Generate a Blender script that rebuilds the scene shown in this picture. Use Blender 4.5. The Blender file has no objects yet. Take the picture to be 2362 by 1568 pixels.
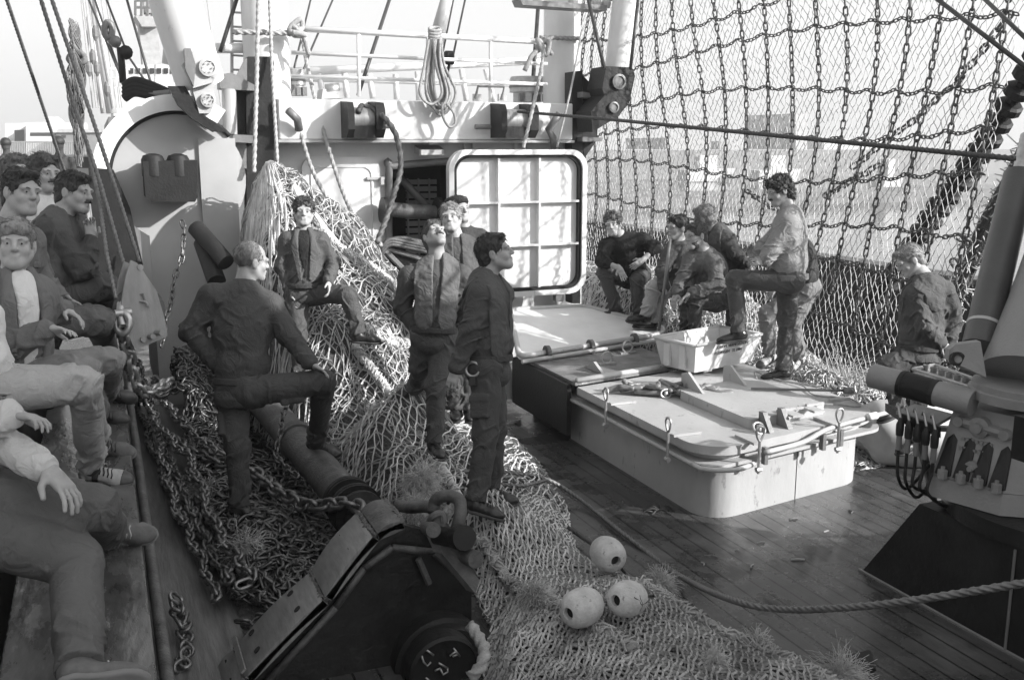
import bpy, math, random
import numpy as np
from mathutils import Vector, Matrix
sc = bpy.context.scene
COL = sc.collection
R = math.radians
random.seed(7); rng = np.random.default_rng(11)

# ------------------------------------------------------------------ camera
H = 2.75; FPX = 2296.0; CX, CY = 1181.0, 784.0
YAW, PIT = R(22.33), R(11.065)
cam_d = bpy.data.cameras.new("camera"); cam = bpy.data.objects.new("camera", cam_d); COL.objects.link(cam)
cam_d.lens = 35.0; cam_d.sensor_width = 36.0; cam_d.clip_start = 0.05; cam_d.clip_end = 3000
FW = np.array([math.sin(YAW)*math.cos(PIT), math.cos(YAW)*math.cos(PIT), -math.sin(PIT)])
RT = np.array([math.cos(YAW), -math.sin(YAW), 0.0]); UP = np.cross(RT, FW)
cam.matrix_world = Matrix(((RT[0], UP[0], -FW[0], 0), (RT[1], UP[1], -FW[1], 0), (RT[2], UP[2], -FW[2], H), (0, 0, 0, 1)))
sc.camera = cam
CAM = np.array([0, 0, H])

# ------------------------------------------------------------------ sky, sun, exposure
SUN_AZ, SUN_EL = R(133), R(25)            # azimuth from +Y towards +X
w = bpy.data.worlds.new("World"); sc.world = w; w.use_nodes = True
nt = w.node_tree; nt.nodes.clear()
sky = nt.nodes.new('ShaderNodeTexSky'); sky.sky_type = 'NISHITA'; sky.sun_disc = False
sky.sun_elevation = SUN_EL; sky.sun_rotation = SUN_AZ; sky.dust_density = 6.0; sky.air_density = 1.5
bw = nt.nodes.new('ShaderNodeRGBToBW'); bg = nt.nodes.new('ShaderNodeBackground'); wo = nt.nodes.new('ShaderNodeOutputWorld')
bg.inputs['Strength'].default_value = 0.13
hz = nt.nodes.new('ShaderNodeMix'); hz.data_type = 'FLOAT'; hz.inputs[3].default_value = 6.15
# autumn haze: the sky is palest low over the horizon
wtc = nt.nodes.new('ShaderNodeTexCoord'); wsx = nt.nodes.new('ShaderNodeSeparateXYZ'); wmr = nt.nodes.new('ShaderNodeMapRange')
wmr.inputs[1].default_value = 0.10; wmr.inputs[2].default_value = 0.42; wmr.inputs[3].default_value = 0.60; wmr.inputs[4].default_value = 0.27
nt.links.new(wtc.outputs['Generated'], wsx.inputs[0]); nt.links.new(wsx.outputs[2], wmr.inputs[0]); nt.links.new(wmr.outputs[0], hz.inputs[0])
nt.links.new(sky.outputs[0], bw.inputs[0]); nt.links.new(bw.outputs[0], hz.inputs[2])
nt.links.new(hz.outputs[0], bg.inputs[0]); nt.links.new(bg.outputs[0], wo.inputs[0])
sl = bpy.data.lights.new("sun", 'SUN'); sl.energy = 4.25; sl.angle = R(0.6); sl.color = (1, 0.99, 0.98)
so = bpy.data.objects.new("sun", sl); COL.objects.link(so)
TS = np.array([math.sin(SUN_AZ)*math.cos(SUN_EL), math.cos(SUN_AZ)*math.cos(SUN_EL), math.sin(SUN_EL)])
so.rotation_euler = Vector(TS).to_track_quat('Z', 'Y').to_euler(); so.location = (30, -30, 30)
sc.view_settings.view_transform = 'Standard'; sc.view_settings.look = 'None'
sc.view_settings.exposure = 0.82; sc.view_settings.gamma = 1.0
sc.cycles.max_bounces = 6; sc.cycles.diffuse_bounces = 3; sc.cycles.glossy_bounces = 3
sc.cycles.transparent_max_bounces = 6; sc.cycles.caustics_reflective = False; sc.cycles.caustics_refractive = False

# ------------------------------------------------------------------ measuring helpers: photo point + a known plane -> place
def ray(x, y): return FW + RT*((x-CX)/FPX) - UP*((y-CY)/FPX)
def PZ(x, y, z=0.0): d = ray(x, y); return CAM + d*((z-H)/d[2])
def PY(x, y, Y): d = ray(x, y); return CAM + d*(Y/d[1])
def PX(x, y, X): d = ray(x, y); return CAM + d*(X/d[0])
def PD(x, y, dep): return CAM + ray(x, y)*dep
def nrm(v): v = np.asarray(v, float); return v/(np.linalg.norm(v)+1e-12)

# ------------------------------------------------------------------ materials (black-and-white place: greys only)
MATS = {}
def mat(name, v, rough=0.6, metal=0.0, amt=0.25, scale=4.0, bump=0.15, bscale=40.0, stretch=(1, 1, 1), spots=None, spec=0.5, coat=0.0, bdist=0.01):
    if name in MATS: return MATS[name]
    m = bpy.data.materials.new(name); m.use_nodes = True; n = m.node_tree.nodes; l = m.node_tree.links
    b = n['Principled BSDF']; b.inputs['Metallic'].default_value = metal
    b.inputs['Specular IOR Level'].default_value = spec
    if coat: b.inputs['Coat Weight'].default_value = coat; b.inputs['Coat Roughness'].default_value = 0.15
    tc = n.new('ShaderNodeTexCoord'); mp = n.new('ShaderNodeMapping'); mp.inputs['Scale'].default_value = stretch
    l.new(tc.outputs['Object'], mp.inputs[0])
    a = n.new('ShaderNodeTexNoise'); a.inputs['Scale'].default_value = scale; a.inputs['Detail'].default_value = 6; a.inputs['Roughness'].default_value = 0.65
    l.new(mp.outputs[0], a.inputs[0])
    cr = n.new('ShaderNodeValToRGB'); e = cr.color_ramp.elements
    lo, hi = v*(1-amt), min(v*(1+amt), 0.95)
    e[0].position = 0.3; e[0].color = (lo, lo, lo, 1); e[1].position = 0.7; e[1].color = (hi, hi, hi, 1)
    l.new(a.outputs[0], cr.inputs[0]); colr = cr.outputs[0]
    if spots:   # (value, threshold, scale): stains and chips with a shape of their own
        s = n.new('ShaderNodeTexNoise'); s.inputs['Scale'].default_value = spots[2]; s.inputs['Detail'].default_value = 8; s.inputs['Roughness'].default_value = 0.7
        l.new(mp.outputs[0], s.inputs[0])
        r2 = n.new('ShaderNodeValToRGB'); r2.color_ramp.elements[0].position = spots[1]; r2.color_ramp.elements[1].position = spots[1]+0.06
        l.new(s.outputs[0], r2.inputs[0])
        mx = n.new('ShaderNodeMixRGB'); mx.inputs[2].default_value = (spots[0],)*3+(1,)
        l.new(r2.outputs[0], mx.inputs[0]); l.new(colr, mx.inputs[1]); colr = mx.outputs[0]
    l.new(colr, b.inputs['Base Color'])
    rr = n.new('ShaderNodeMapRange'); rr.inputs[3].default_value = max(rough-0.15, 0.03); rr.inputs[4].default_value = min(rough+0.15, 1)
    l.new(a.outputs[0], rr.inputs[0]); l.new(rr.outputs[0], b.inputs['Roughness'])
    if bump:
        c = n.new('ShaderNodeTexNoise'); c.inputs['Scale'].default_value = bscale; c.inputs['Detail'].default_value = 4
        l.new(mp.outputs[0], c.inputs[0])
        bp = n.new('ShaderNodeBump'); bp.inputs['Strength'].default_value = bump; bp.inputs['Distance'].default_value = bdist
        l.new(c.outputs[0], bp.inputs['Height']); l.new(bp.outputs[0], b.inputs['Normal'])
    MATS[name] = m; return m

M_WHITE = mat('white_paint', 0.66, 0.45, amt=0.10, scale=2.2, bump=0.1, bscale=9, spots=(0.38, 0.66, 5), stretch=(1, 1, .45))
M_CLEAN = mat('clean_white_paint', 0.70, 0.42, amt=0.10, scale=3, bump=0.1, bscale=8, spots=(0.42, 0.66, 7), stretch=(1, 1, .5))
M_GREYP = mat('light_grey_paint', 0.42, 0.45, amt=0.12, scale=3, bump=0.15, bscale=12, spots=(0.17, 0.62, 9))
M_HATCH = mat('hatch_paint', 0.40, 0.5, amt=0.12, scale=2.2, bump=0.25, bscale=25, spots=(0.24, 0.60, 9), stretch=(1, 1, .5))
M_SHELTER = mat('shelter_grey_paint', 0.36, 0.5, amt=0.08, scale=2, bump=0.08, bscale=9, spots=(0.22, 0.68, 4))
M_MIDP = mat('mid_grey_paint', 0.16, 0.45, amt=0.18, scale=5, bump=0.25, bscale=30, spots=(0.30, 0.68, 14))
M_CRANE = mat('crane_paint', 0.22, 0.5, amt=0.12, scale=5, bump=0.3, bscale=60, spots=(0.26, 0.70, 18))
M_DARKP = mat('black_paint', 0.016, 0.5, amt=0.4, scale=6, bump=0.3, bscale=40, spots=(0.05, 0.66, 12), spec=.3)
M_RUST = mat('rusty_steel', 0.10, 0.62, 0.3, amt=0.5, scale=9, bump=0.5, bscale=60, spots=(0.20, 0.62, 9))
M_STEEL = mat('worn_steel', 0.26, 0.45, 0.35, amt=0.25, scale=7, bump=0.1, bscale=50, stretch=(8, 1, 1), spots=(0.08, 0.66, 4))
M_CHAIN = mat('chain_steel', 0.20, 0.33, 0.75, amt=0.5, scale=16, bump=0.3, bscale=90)
M_CHAIN2 = mat('dark_wet_chain', 0.11, 0.34, 0.7, amt=0.55, scale=20, bump=0.3, bscale=90)
M_GALV = mat('galvanised_steel', 0.42, 0.4, 0.7, amt=0.2, scale=20, bump=0.1)
M_WIRE = mat('wire_rope', 0.16, 0.5, 0.5, amt=0.35, scale=30, bump=0.2, bscale=200)
M_DKWIRE = mat('greased_wire', 0.05, 0.5, 0.2, amt=0.3, scale=30)
M_ROPE = mat('pale_rope', 0.34, 0.85, amt=0.25, scale=30, bump=0.5, bscale=150)
M_NET = mat('net_twine', 0.50, 0.9, amt=0.40, scale=5, bump=0.3, bscale=160)
M_NETW = mat('worn_net_twine', 0.36, 0.9, amt=0.5, scale=4, bump=0.3, bscale=160)
M_NETD = mat('net_gap_shade', 0.07, 0.95, amt=0.6, scale=14, bump=1.0, bscale=34, bdist=.05)  # dark backing colour stands in for shade in the gaps of the heaps
M_NETHANG = mat('hanging_net_twine', 0.42, 0.8, amt=0.25, scale=6, bump=0.0)
M_TUFT = mat('chafing_fibre', 0.42, 0.9, amt=0.4, scale=12, bump=0.0)
M_RUBBER = mat('black_rubber', 0.015, 0.6, amt=0.3, scale=9, bump=0.3, bscale=40, spec=.25)
M_FLOAT = mat('float_plastic', 0.50, 0.7, amt=0.22, scale=14, bump=0.5, bscale=60, spots=(0.22, 0.60, 22))
M_CRATE = mat('crate_plastic', 0.60, 0.5, amt=0.08, scale=7, bump=0.1, bscale=30, spots=(0.35, 0.68, 12))
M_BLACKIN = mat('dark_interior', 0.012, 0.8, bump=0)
M_GLASS = mat('dark_glass', 0.03, 0.1, bump=0)
M_INK = mat('stamped_ink', 0.05, 0.7, bump=0)
M_SACK = mat('pale_sack', 0.5, 0.7, amt=0.15, scale=5, bump=0.3, bscale=12, spots=(0.3, 0.66, 5))
M_SHIPW = mat('far_ship_white', 0.5, 0.6, bump=0, amt=0.08)
M_SHIPD = mat('far_ship_dark', 0.13, 0.6, bump=0)
M_SHIPG = mat('far_ship_grey', 0.33, 0.6, bump=0)
M_CONC = mat('quay_concrete', 0.30, 0.85, amt=0.2, scale=2, bump=0.3)
M_BLDG = mat('pale_cladding', 0.55, 0.7, amt=0.08, scale=.3, bump=0)
M_BLDGD = mat('brick_wall', 0.18, 0.85, amt=0.2, scale=1, bump=0)
M_LEDGE = mat('wet_rusty_cap', 0.12, 0.28, 0.2, amt=0.6, scale=7, bump=0.5, bscale=22, spots=(0.30, 0.57, 6), stretch=(1, .35, 1))
M_WOOD = mat('weathered_timber', 0.13, 0.6, amt=0.45, scale=5, bump=0.5, bscale=14, stretch=(5, .5, 5))

def deck_mat():
    m = bpy.data.materials.new('deck_planks'); m.use_nodes = True; n = m.node_tree.nodes; l = m.node_tree.links; b = n['Principled BSDF']
    def math_(op, a, bb=None, cl=False):
        x = n.new('ShaderNodeMath'); x.operation = op; x.use_clamp = cl
        for i, q in enumerate((a, bb)):
            if q is None: continue
            if isinstance(q, (int, float)): x.inputs[i].default_value = q
            else: l.new(q, x.inputs[i])
        return x.outputs[0]
    tc = n.new('ShaderNodeTexCoord'); sx = n.new('ShaderNodeSeparateXYZ'); l.new(tc.outputs['Object'], sx.inputs[0])
    wob = n.new('ShaderNodeTexNoise'); wob.inputs['Scale'].default_value = 2.5; wob.inputs['Detail'].default_value = 5; l.new(tc.outputs['Object'], wob.inputs[0])
    xx = math_('ADD', sx.outputs[0], math_('MULTIPLY', math_('SUBTRACT', wob.outputs[0], .5), .012))
    u = math_('DIVIDE', xx, .132); fr = math_('FRACT', u); idx = math_('FLOOR', u)
    edge = math_('MINIMUM', fr, math_('SUBTRACT', 1.0, fr))
    seam = math_('LESS_THAN', edge, 0.05)
    wn = n.new('ShaderNodeTexWhiteNoise'); wn.noise_dimensions = '1D'; l.new(idx, wn.inputs['W'])
    mp = n.new('ShaderNodeMapping'); mp.inputs['Scale'].default_value = (30, 1.4, 1); l.new(tc.outputs['Object'], mp.inputs[0])
    gr = n.new('ShaderNodeTexNoise'); gr.inputs['Scale'].default_value = 1.0; gr.inputs['Detail'].default_value = 7; gr.inputs['Roughness'].default_value = .7; l.new(mp.outputs[0], gr.inputs[0])
    pt = n.new('ShaderNodeTexNoise'); pt.inputs['Scale'].default_value = 1.7; pt.inputs['Detail'].default_value = 6; pt.inputs['Roughness'].default_value = .7; l.new(tc.outputs['Object'], pt.inputs[0])
    v = math_('ADD', math_('MULTIPLY', gr.outputs[0], .075), math_('MULTIPLY', wn.outputs[0], .035))
    v = math_('ADD', v, math_('MULTIPLY', math_('POWER', pt.outputs[0], 3.0), .40))
    v = math_('MULTIPLY', v, math_('SUBTRACT', 1.0, math_('MULTIPLY', seam, .85)))
    cb = n.new('ShaderNodeCombineXYZ'); [l.new(math_('MULTIPLY', v, .55), cb.inputs[i]) for i in range(3)]
    l.new(cb.outputs[0], b.inputs['Base Color'])
    wet = n.new('ShaderNodeMapRange'); wet.inputs[1].default_value = .42; wet.inputs[2].default_value = .62; wet.inputs[3].default_value = .10; wet.inputs[4].default_value = .55
    l.new(pt.outputs[0], wet.inputs[0]); l.new(wet.outputs[0], b.inputs['Roughness'])
    hgt = math_('SUBTRACT', math_('MULTIPLY', gr.outputs[0], .35), seam)
    bp = n.new('ShaderNodeBump'); bp.inputs['Strength'].default_value = .7; bp.inputs['Distance'].default_value = .008
    l.new(hgt, bp.inputs['Height']); l.new(bp.outputs[0], b.inputs['Normal'])
    return m
M_DECK = deck_mat()

def water_mat():
    m = bpy.data.materials.new('harbour_water'); m.use_nodes = True; n = m.node_tree.nodes; l = m.node_tree.links; b = n['Principled BSDF']
    b.inputs['Base Color'].default_value = (.05, .05, .05, 1); b.inputs['Roughness'].default_value = .07
    tc = n.new('ShaderNodeTexCoord'); mp = n.new('ShaderNodeMapping'); mp.inputs['Scale'].default_value = (1, 1, 1); l.new(tc.outputs['Object'], mp.inputs[0])
    a = n.new('ShaderNodeTexNoise'); a.inputs['Scale'].default_value = 1.1; a.inputs['Detail'].default_value = 5; l.new(mp.outputs[0], a.inputs[0])
    bp = n.new('ShaderNodeBump'); bp.inputs['Strength'].default_value = .25; bp.inputs['Distance'].default_value = .12
    l.new(a.outputs[0], bp.inputs['Height']); l.new(bp.outputs[0], b.inputs['Normal'])
    return m
M_WATER = water_mat()

# ------------------------------------------------------------------ mesh helpers
class MB:
    def __init__(s): s.v = []; s.f = []; s.n = 0
    def add(s, V, F):
        V = np.asarray(V, float).reshape(-1, 3); s.v.append(V)
        if isinstance(F, np.ndarray): s.f.extend((F+s.n).tolist())
        else: s.f.extend([[i+s.n for i in f] for f in F])
        s.n += len(V); return s
    def box(s, c, size, ax=None, bev=0.0):
        """box about centre c; ax = 3 row axes; bev chamfers the vertical edges"""
        sx, sy, sz = [q/2 for q in size]
        if bev > 0:
            k = min(bev, sx*.95, sy*.95)
            ring = [(-sx+k, -sy), (sx-k, -sy), (sx, -sy+k), (sx, sy-k), (sx-k, sy), (-sx+k, sy), (-sx, sy-k), (-sx, -sy+k)]
        else: ring = [(-sx, -sy), (sx, -sy), (sx, sy), (-sx, sy)]
        m = len(ring); k2 = min(bev*.6, sz*.4) if bev > 0 else 0
        lv = []
        if k2 > 0:
            q = lambda d: [(x*(1-d/sx), y*(1-d/sy)) for x, y in ring]
            lv = [(q(k2), -sz), (ring, -sz+k2), (ring, sz-k2), (q(k2), sz)]
        else: lv = [(ring, -sz), (ring, sz)]
        V = np.array([(x, y, z) for rg, z in lv for x, y in rg])
        F = [list(range(m))[::-1]]
        for a in range(len(lv)-1):
            F += [[a*m+i, a*m+(i+1) % m, (a+1)*m+(i+1) % m, (a+1)*m+i] for i in range(m)]
        F.append([(len(lv)-1)*m+i for i in range(m)])
        if ax is not None: V = V @ np.asarray(ax, float)
        return s.add(V+np.asarray(c, float), F)
    def bb(s, lo, hi, bev=0.0):
        lo = np.asarray(lo, float); hi = np.asarray(hi, float); return s.box((lo+hi)/2, np.abs(hi-lo), None, bev)
    def prism(s, pts, vec):
        P = np.asarray(pts, float); n = len(P); V = np.vstack([P, P+np.asarray(vec, float)])
        F = [list(range(n))[::-1], [n+i for i in range(n)]]+[[i, (i+1) % n, n+(i+1) % n, n+i] for i in range(n)]
        return s.add(V, F)
    def tube(s, pts, r, sides=8, cap=True, closed=False, lobes=0, depth=0.0, pitch=0.1):
        P = np.asarray(pts, float); n = len(P)
        if closed: T = np.roll(P, -1, 0)-np.roll(P, 1, 0)
        else:
            T = np.empty_like(P); T[1:-1] = P[2:]-P[:-2]; T[0] = P[1]-P[0]; T[-1] = P[-1]-P[-2]
        T /= (np.linalg.norm(T, axis=1)[:, None]+1e-12)
        a = np.array([0, 0, 1.0]) if abs(T[0][2]) < .9 else np.array([1.0, 0, 0])
        N = np.empty_like(P); v = a-T[0]*(a@T[0]); N[0] = v/np.linalg.norm(v)
        for i in range(1, n):
            v = N[i-1]-T[i]*(N[i-1]@T[i]); N[i] = v/(np.linalg.norm(v)+1e-12)
        B = np.cross(T, N); rr = np.broadcast_to(np.asarray(r, float), (n,))
        th = np.linspace(0, 2*np.pi, sides, endpoint=False)
        if lobes:
            L = np.concatenate([[0], np.cumsum(np.linalg.norm(np.diff(P, axis=0), axis=1))])
            tw = 2*np.pi*L/pitch
            rad = rr[:, None]*(1-depth*(0.5-0.5*np.cos(lobes*th))[None, :]); ang = th[None, :]+tw[:, None]
        else: rad = np.repeat(rr[:, None], sides, 1); ang = np.repeat(th[None, :], n, 0)
        V = P[:, None, :]+(np.cos(ang)*rad)[..., None]*N[:, None, :]+(np.sin(ang)*rad)[..., None]*B[:, None, :]
        i = np.arange(n if closed else n-1); j = np.arange(sides); I, J = np.meshgrid(i, j, indexing='ij')
        I2 = (I+1) % n; J2 = (J+1) % sides
        F = np.stack([I*sides+J, I*sides+J2, I2*sides+J2, I2*sides+J], -1).reshape(-1, 4)
        s.add(V.reshape(-1, 3), F)
        if cap and not closed:
            o = s.n-n*sides; s.f.append([o+k for k in range(sides)][::-1]); s.f.append([o+(n-1)*sides+k for k in range(sides)])
        return s
    def cyl(s, a, b, r, sides=20, r2=None): return s.tube([a, b], [r, r if r2 is None else r2], sides)
    def lathe(s, c, axis, prof, sides=24):
        """prof = [(radius, along axis)]"""
        ax = nrm(axis); a = np.array([0, 0, 1.0]) if abs(ax[2]) < .9 else np.array([1.0, 0, 0])
        N = nrm(a-ax*(a@ax)); B = np.cross(ax, N); c = np.asarray(c, float); m = len(prof)
        th = np.linspace(0, 2*np.pi, sides, endpoint=False)
        V = np.array([c+ax*h+(N*math.cos(t)+B*math.sin(t))*max(r, 1e-4) for r, h in prof for t in th])
        F = [[i*sides+j, i*sides+(j+1) % sides, (i+1)*sides+(j+1) % sides, (i+1)*sides+j] for i in range(m-1) for j in range(sides)]
        F += [list(range(sides))[::-1], [(m-1)*sides+j for j in range(sides)]]
        return s.add(V, F)
    def sticks(s, A, B, r, sides=3):
        """many short straight threads at once"""
        A = np.asarray(A, float); B = np.asarray(B, float); n = len(A)
        T = B-A; T /= (np.linalg.norm(T, axis=1)[:, None]+1e-12)
        a = np.where(np.abs(T[:, 2:3]) < .9, np.array([[0, 0, 1.0]]), np.array([[1.0, 0, 0]]))
        N = np.cross(T, a); N /= np.linalg.norm(N, axis=1)[:, None]; C = np.cross(T, N)
        th = np.linspace(0, 2*np.pi, sides, endpoint=False); rr = np.broadcast_to(np.asarray(r, float), (n,))[:, None, None]
        off = (np.cos(th)[None, :, None]*N[:, None, :]+np.sin(th)[None, :, None]*C[:, None, :])*rr
        V = np.concatenate([A[:, None, :]+off, B[:, None, :]+off], 1).reshape(-1, 3)
        k = np.arange(n)[:, None]*(2*sides); j = np.arange(sides)
        F = np.stack([k+j, k+(j+1) % sides, k+sides+(j+1) % sides, k+sides+j], -1).reshape(-1, 4)
        return s.add(V, F)
    def grid(s, P):
        n, m = P.shape[:2]; I, J = np.meshgrid(np.arange(n-1), np.arange(m-1), indexing='ij')
        F = np.stack([I*m+J, I*m+J+1, (I+1)*m+J+1, (I+1)*m+J], -1).reshape(-1, 4)
        return s.add(P.reshape(-1, 3), F)
    def links(s, pts, pitch, wd, width, jit=0.15, seg=12, sides=6, start=0):
        """a chain of stadium links along a path"""
        P = np.asarray(pts, float); d = np.linalg.norm(np.diff(P, axis=0), axis=1); L = np.concatenate([[0], np.cumsum(d)])
        n = max(int(L[-1]/pitch), 1); t = (np.arange(n)+.5)*pitch
        C = np.stack([np.interp(t, L, P[:, k]) for k in range(3)], 1)
        e = .5*pitch; T = np.stack([np.interp(t+e, L, P[:, k])-np.interp(t-e, L, P[:, k]) for k in range(3)], 1)
        return s.link_set(C, T, pitch, wd, width, jit, seg, sides, start)
    def link_set(s, C, T, pitch, wd, width, jit=0.15, seg=12, sides=6, start=0, roll=None):
        n = len(C); T = T/(np.linalg.norm(T, axis=1)[:, None]+1e-12)
        a = np.where(np.abs(T[:, 2:3]) < .9, np.array([[0, 0, 1.0]]), np.array([[1.0, 0, 0]]))
        N = np.cross(a, T); N /= np.linalg.norm(N, axis=1)[:, None]; B = np.cross(T, N)
        ang = (np.arange(n)+start) % 2*(np.pi/2)+rng.normal(0, jit, n)+.6 if roll is None else roll
        N2 = N*np.cos(ang)[:, None]+B*np.sin(ang)[:, None]; B2 = -N*np.sin(ang)[:, None]+B*np.cos(ang)[:, None]
        hl = pitch/2+wd/2; hw = width/2-wd/2; st = max(hl-hw, 0.001)
        q = seg//2; th = np.linspace(-np.pi/2, np.pi/2, q)
        c2 = np.concatenate([np.stack([st+hw*np.cos(th), hw*np.sin(th)], 1), np.stack([-st-hw*np.cos(th), -hw*np.sin(th)], 1)])
        m = len(c2); tg = np.roll(c2, -1, 0)-np.roll(c2, 1, 0); tg /= np.linalg.norm(tg, axis=1)[:, None]; nn = np.stack([tg[:, 1], -tg[:, 0]], 1)
        ph = np.linspace(0, 2*np.pi, sides, endpoint=False)
        base = np.zeros((m, sides, 3))
        base[..., 0] = c2[:, None, 0]+nn[:, None, 0]*np.cos(ph)*wd/2; base[..., 1] = c2[:, None, 1]+nn[:, None, 1]*np.cos(ph)*wd/2; base[..., 2] = np.sin(ph)*wd/2
        base = base.reshape(-1, 3); k = len(base)
        V = C[:, None, :]+base[None, :, 0:1]*T[:, None, :]+base[None, :, 1:2]*N2[:, None, :]+base[None, :, 2:3]*B2[:, None, :]
        I, J = np.meshgrid(np.arange(m), np.arange(sides), indexing='ij')
        F0 = np.stack([I*sides+J, I*sides+(J+1) % sides, ((I+1) % m)*sides+(J+1) % sides, ((I+1) % m)*sides+J], -1).reshape(-1, 4)
        F = (F0[None]+(np.arange(n)*k)[:, None, None]).reshape(-1, 4)
        return s.add(V.reshape(-1, 3), F)
    def build(s, name, m, parent=None, smooth=False, angle=None):
        V = np.vstack(s.v) if s.v else np.zeros((0, 3))
        o3 = np.array(parent.get('_o', (0, 0, 0))) if parent is not None else np.zeros(3)
        me = bpy.data.meshes.new(name); me.from_pydata((V-o3).tolist(), [], s.f)
        if smooth: me.polygons.foreach_set('use_smooth', [True]*len(me.polygons))
        me.materials.append(m); me.update()
        ob = bpy.data.objects.new(name, me); COL.objects.link(ob)
        if parent is not None: ob.parent = parent; ob['_o'] = tuple(o3)
        if angle is not None: me.set_sharp_from_angle(angle=R(angle))
        return ob

def tag(o, label=None, cat=None, group=None, kind=None):
    if label: o['label'] = label
    if cat: o['category'] = cat
    if group: o['group'] = group
    if kind: o['kind'] = kind
    return o
def thing(name, label, cat, loc=(0, 0, 0), group=None):
    o = bpy.data.objects.new(name, None); COL.objects.link(o); o.empty_display_size = .1
    o.location = [float(q) for q in loc]; o['_o'] = tuple(float(q) for q in loc)
    return tag(o, label, cat, group)
def struct(name, mb, m, **k): return tag(mb.build(name, m, **k), kind='structure')
def bez(*pts, n=40):
    """smooth curve through points (Catmull-Rom)"""
    P = [np.asarray(p, float) for p in pts]; P = [2*P[0]-P[1]]+P+[2*P[-1]-P[-2]]; out = []
    per = max(int(n/(len(P)-3)), 2)
    for i in range(1, len(P)-2):
        for t in np.linspace(0, 1, per, endpoint=False):
            out.append(.5*((2*P[i])+(-P[i-1]+P[i+1])*t+(2*P[i-1]-5*P[i]+4*P[i+1]-P[i+2])*t*t+(-P[i-1]+3*P[i]-3*P[i+1]+P[i+2])*t**3))
    out.append(P[-2]); return np.array(out)
def sag(a, b, s, n=24):
    a = np.asarray(a, float); b = np.asarray(b, float); t = np.linspace(0, 1, n)[:, None]
    return a+(b-a)*t-np.array([0, 0, 1.0])*(4*s*t*(1-t))
def rope(pts, r, lobes=3, sides=None, depth=.35, pitch=None, mb=None, step=None):
    """laid rope or wire: lobed section twisted along the path"""
    P = np.asarray(pts, float); L = np.concatenate([[0], np.cumsum(np.linalg.norm(np.diff(P, axis=0), axis=1))])
    pitch = pitch or r*7; step = step or pitch/10
    n = int(min(max(L[-1]/step, 8), 1500)); t = np.linspace(0, L[-1], n)
    Q = np.stack([np.interp(t, L, P[:, k]) for k in range(3)], 1)
    mb = mb or MB(); return mb.tube(Q, r, sides or lobes*4, True, False, lobes, depth, pitch)
def text_mesh(name, txt, size, m, mtx, parent=None, ext=.002, smooth=False):
    c = bpy.data.curves.new(name, 'FONT'); c.body = txt; c.size = size; c.extrude = ext; c.align_x = 'CENTER'; c.align_y = 'CENTER'; c.resolution_u = 3
    o = bpy.data.objects.new(name, c); COL.objects.link(o)
    dg = bpy.context.evaluated_depsgraph_get(); me = bpy.data.meshes.new_from_object(o.evaluated_get(dg)); bpy.data.objects.remove(o)
    me.name = name; V = np.array([v.co[:] for v in me.vertices]); F = [list(p.vertices) for p in me.polygons]; bpy.data.meshes.remove(me)
    mtx = np.asarray(mtx, float); V = V@mtx[:3, :3].T+mtx[:3, 3]
    mb = MB(); mb.add(V, F); return mb.build(name, m, parent)
def frame(o, x, y):
    """4x4 with local x, y axes and origin o"""
    x = nrm(x); y = nrm(np.asarray(y)-x*(np.asarray(y)@x)); z = np.cross(x, y); M = np.eye(4); M[:3, 0] = x; M[:3, 1] = y; M[:3, 2] = z; M[:3, 3] = o; return M
def rrect(cx, cy, w_, h_, r, n=6):
    pts = []
    for (sx, sy, a0) in ((1, 1, 0), (-1, 1, 90), (-1, -1, 180), (1, -1, 270)):
        for k in range(n+1):
            a = R(a0+90*k/n); pts.append((cx+sx*(w_/2-r)+r*math.cos(a), cy+sy*(h_/2-r)+r*math.sin(a)))
    return pts

M_HCHAIN = mat('dark_hanging_chain', 0.085, 0.5, 0.4, amt=0.4, scale=16, bump=0.2, bscale=90)
# ================================================================== SETTING
XA = np.array([1.0, 0, 0]); YA = np.array([0, 1.0, 0]); ZA = np.array([0, 0, 1.0])
mb = MB(); mb.add([(-118, -43, -1.7), (343, -43, -1.7), (343, 183, -1.7), (-118, 183, -1.7)], [[0, 1, 2, 3]])
struct('water', mb, M_WATER)
mb = MB(); mb.bb((0.0, -6, -.12), (10.0, 24, 0)); struct('deck', mb, M_DECK)
mb = MB(); mb.bb((.13, -2, .004), (.66, 11, .03)); struct('waterway_board', mb, M_WOOD)
mb = MB(); mb.bb((-100, -40, -4), (-.62, 170, 1.05)); struct('quay', mb, M_CONC)
# far shore over the harbour, seen through the hanging net
mb = MB(); mb.bb((14, 118, -4), (330, 150, 1.9)); struct('far_quay', mb, mat('far_quay_wall', 0.20, .8, amt=.2, scale=.3, bump=0))
mb = MB(); mb.bb((10, 62, -4), (160, 70, -.9)); struct('breakwater', mb, mat('breakwater_stone', 0.17, .85, amt=.3, scale=.8, bump=0))

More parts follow.
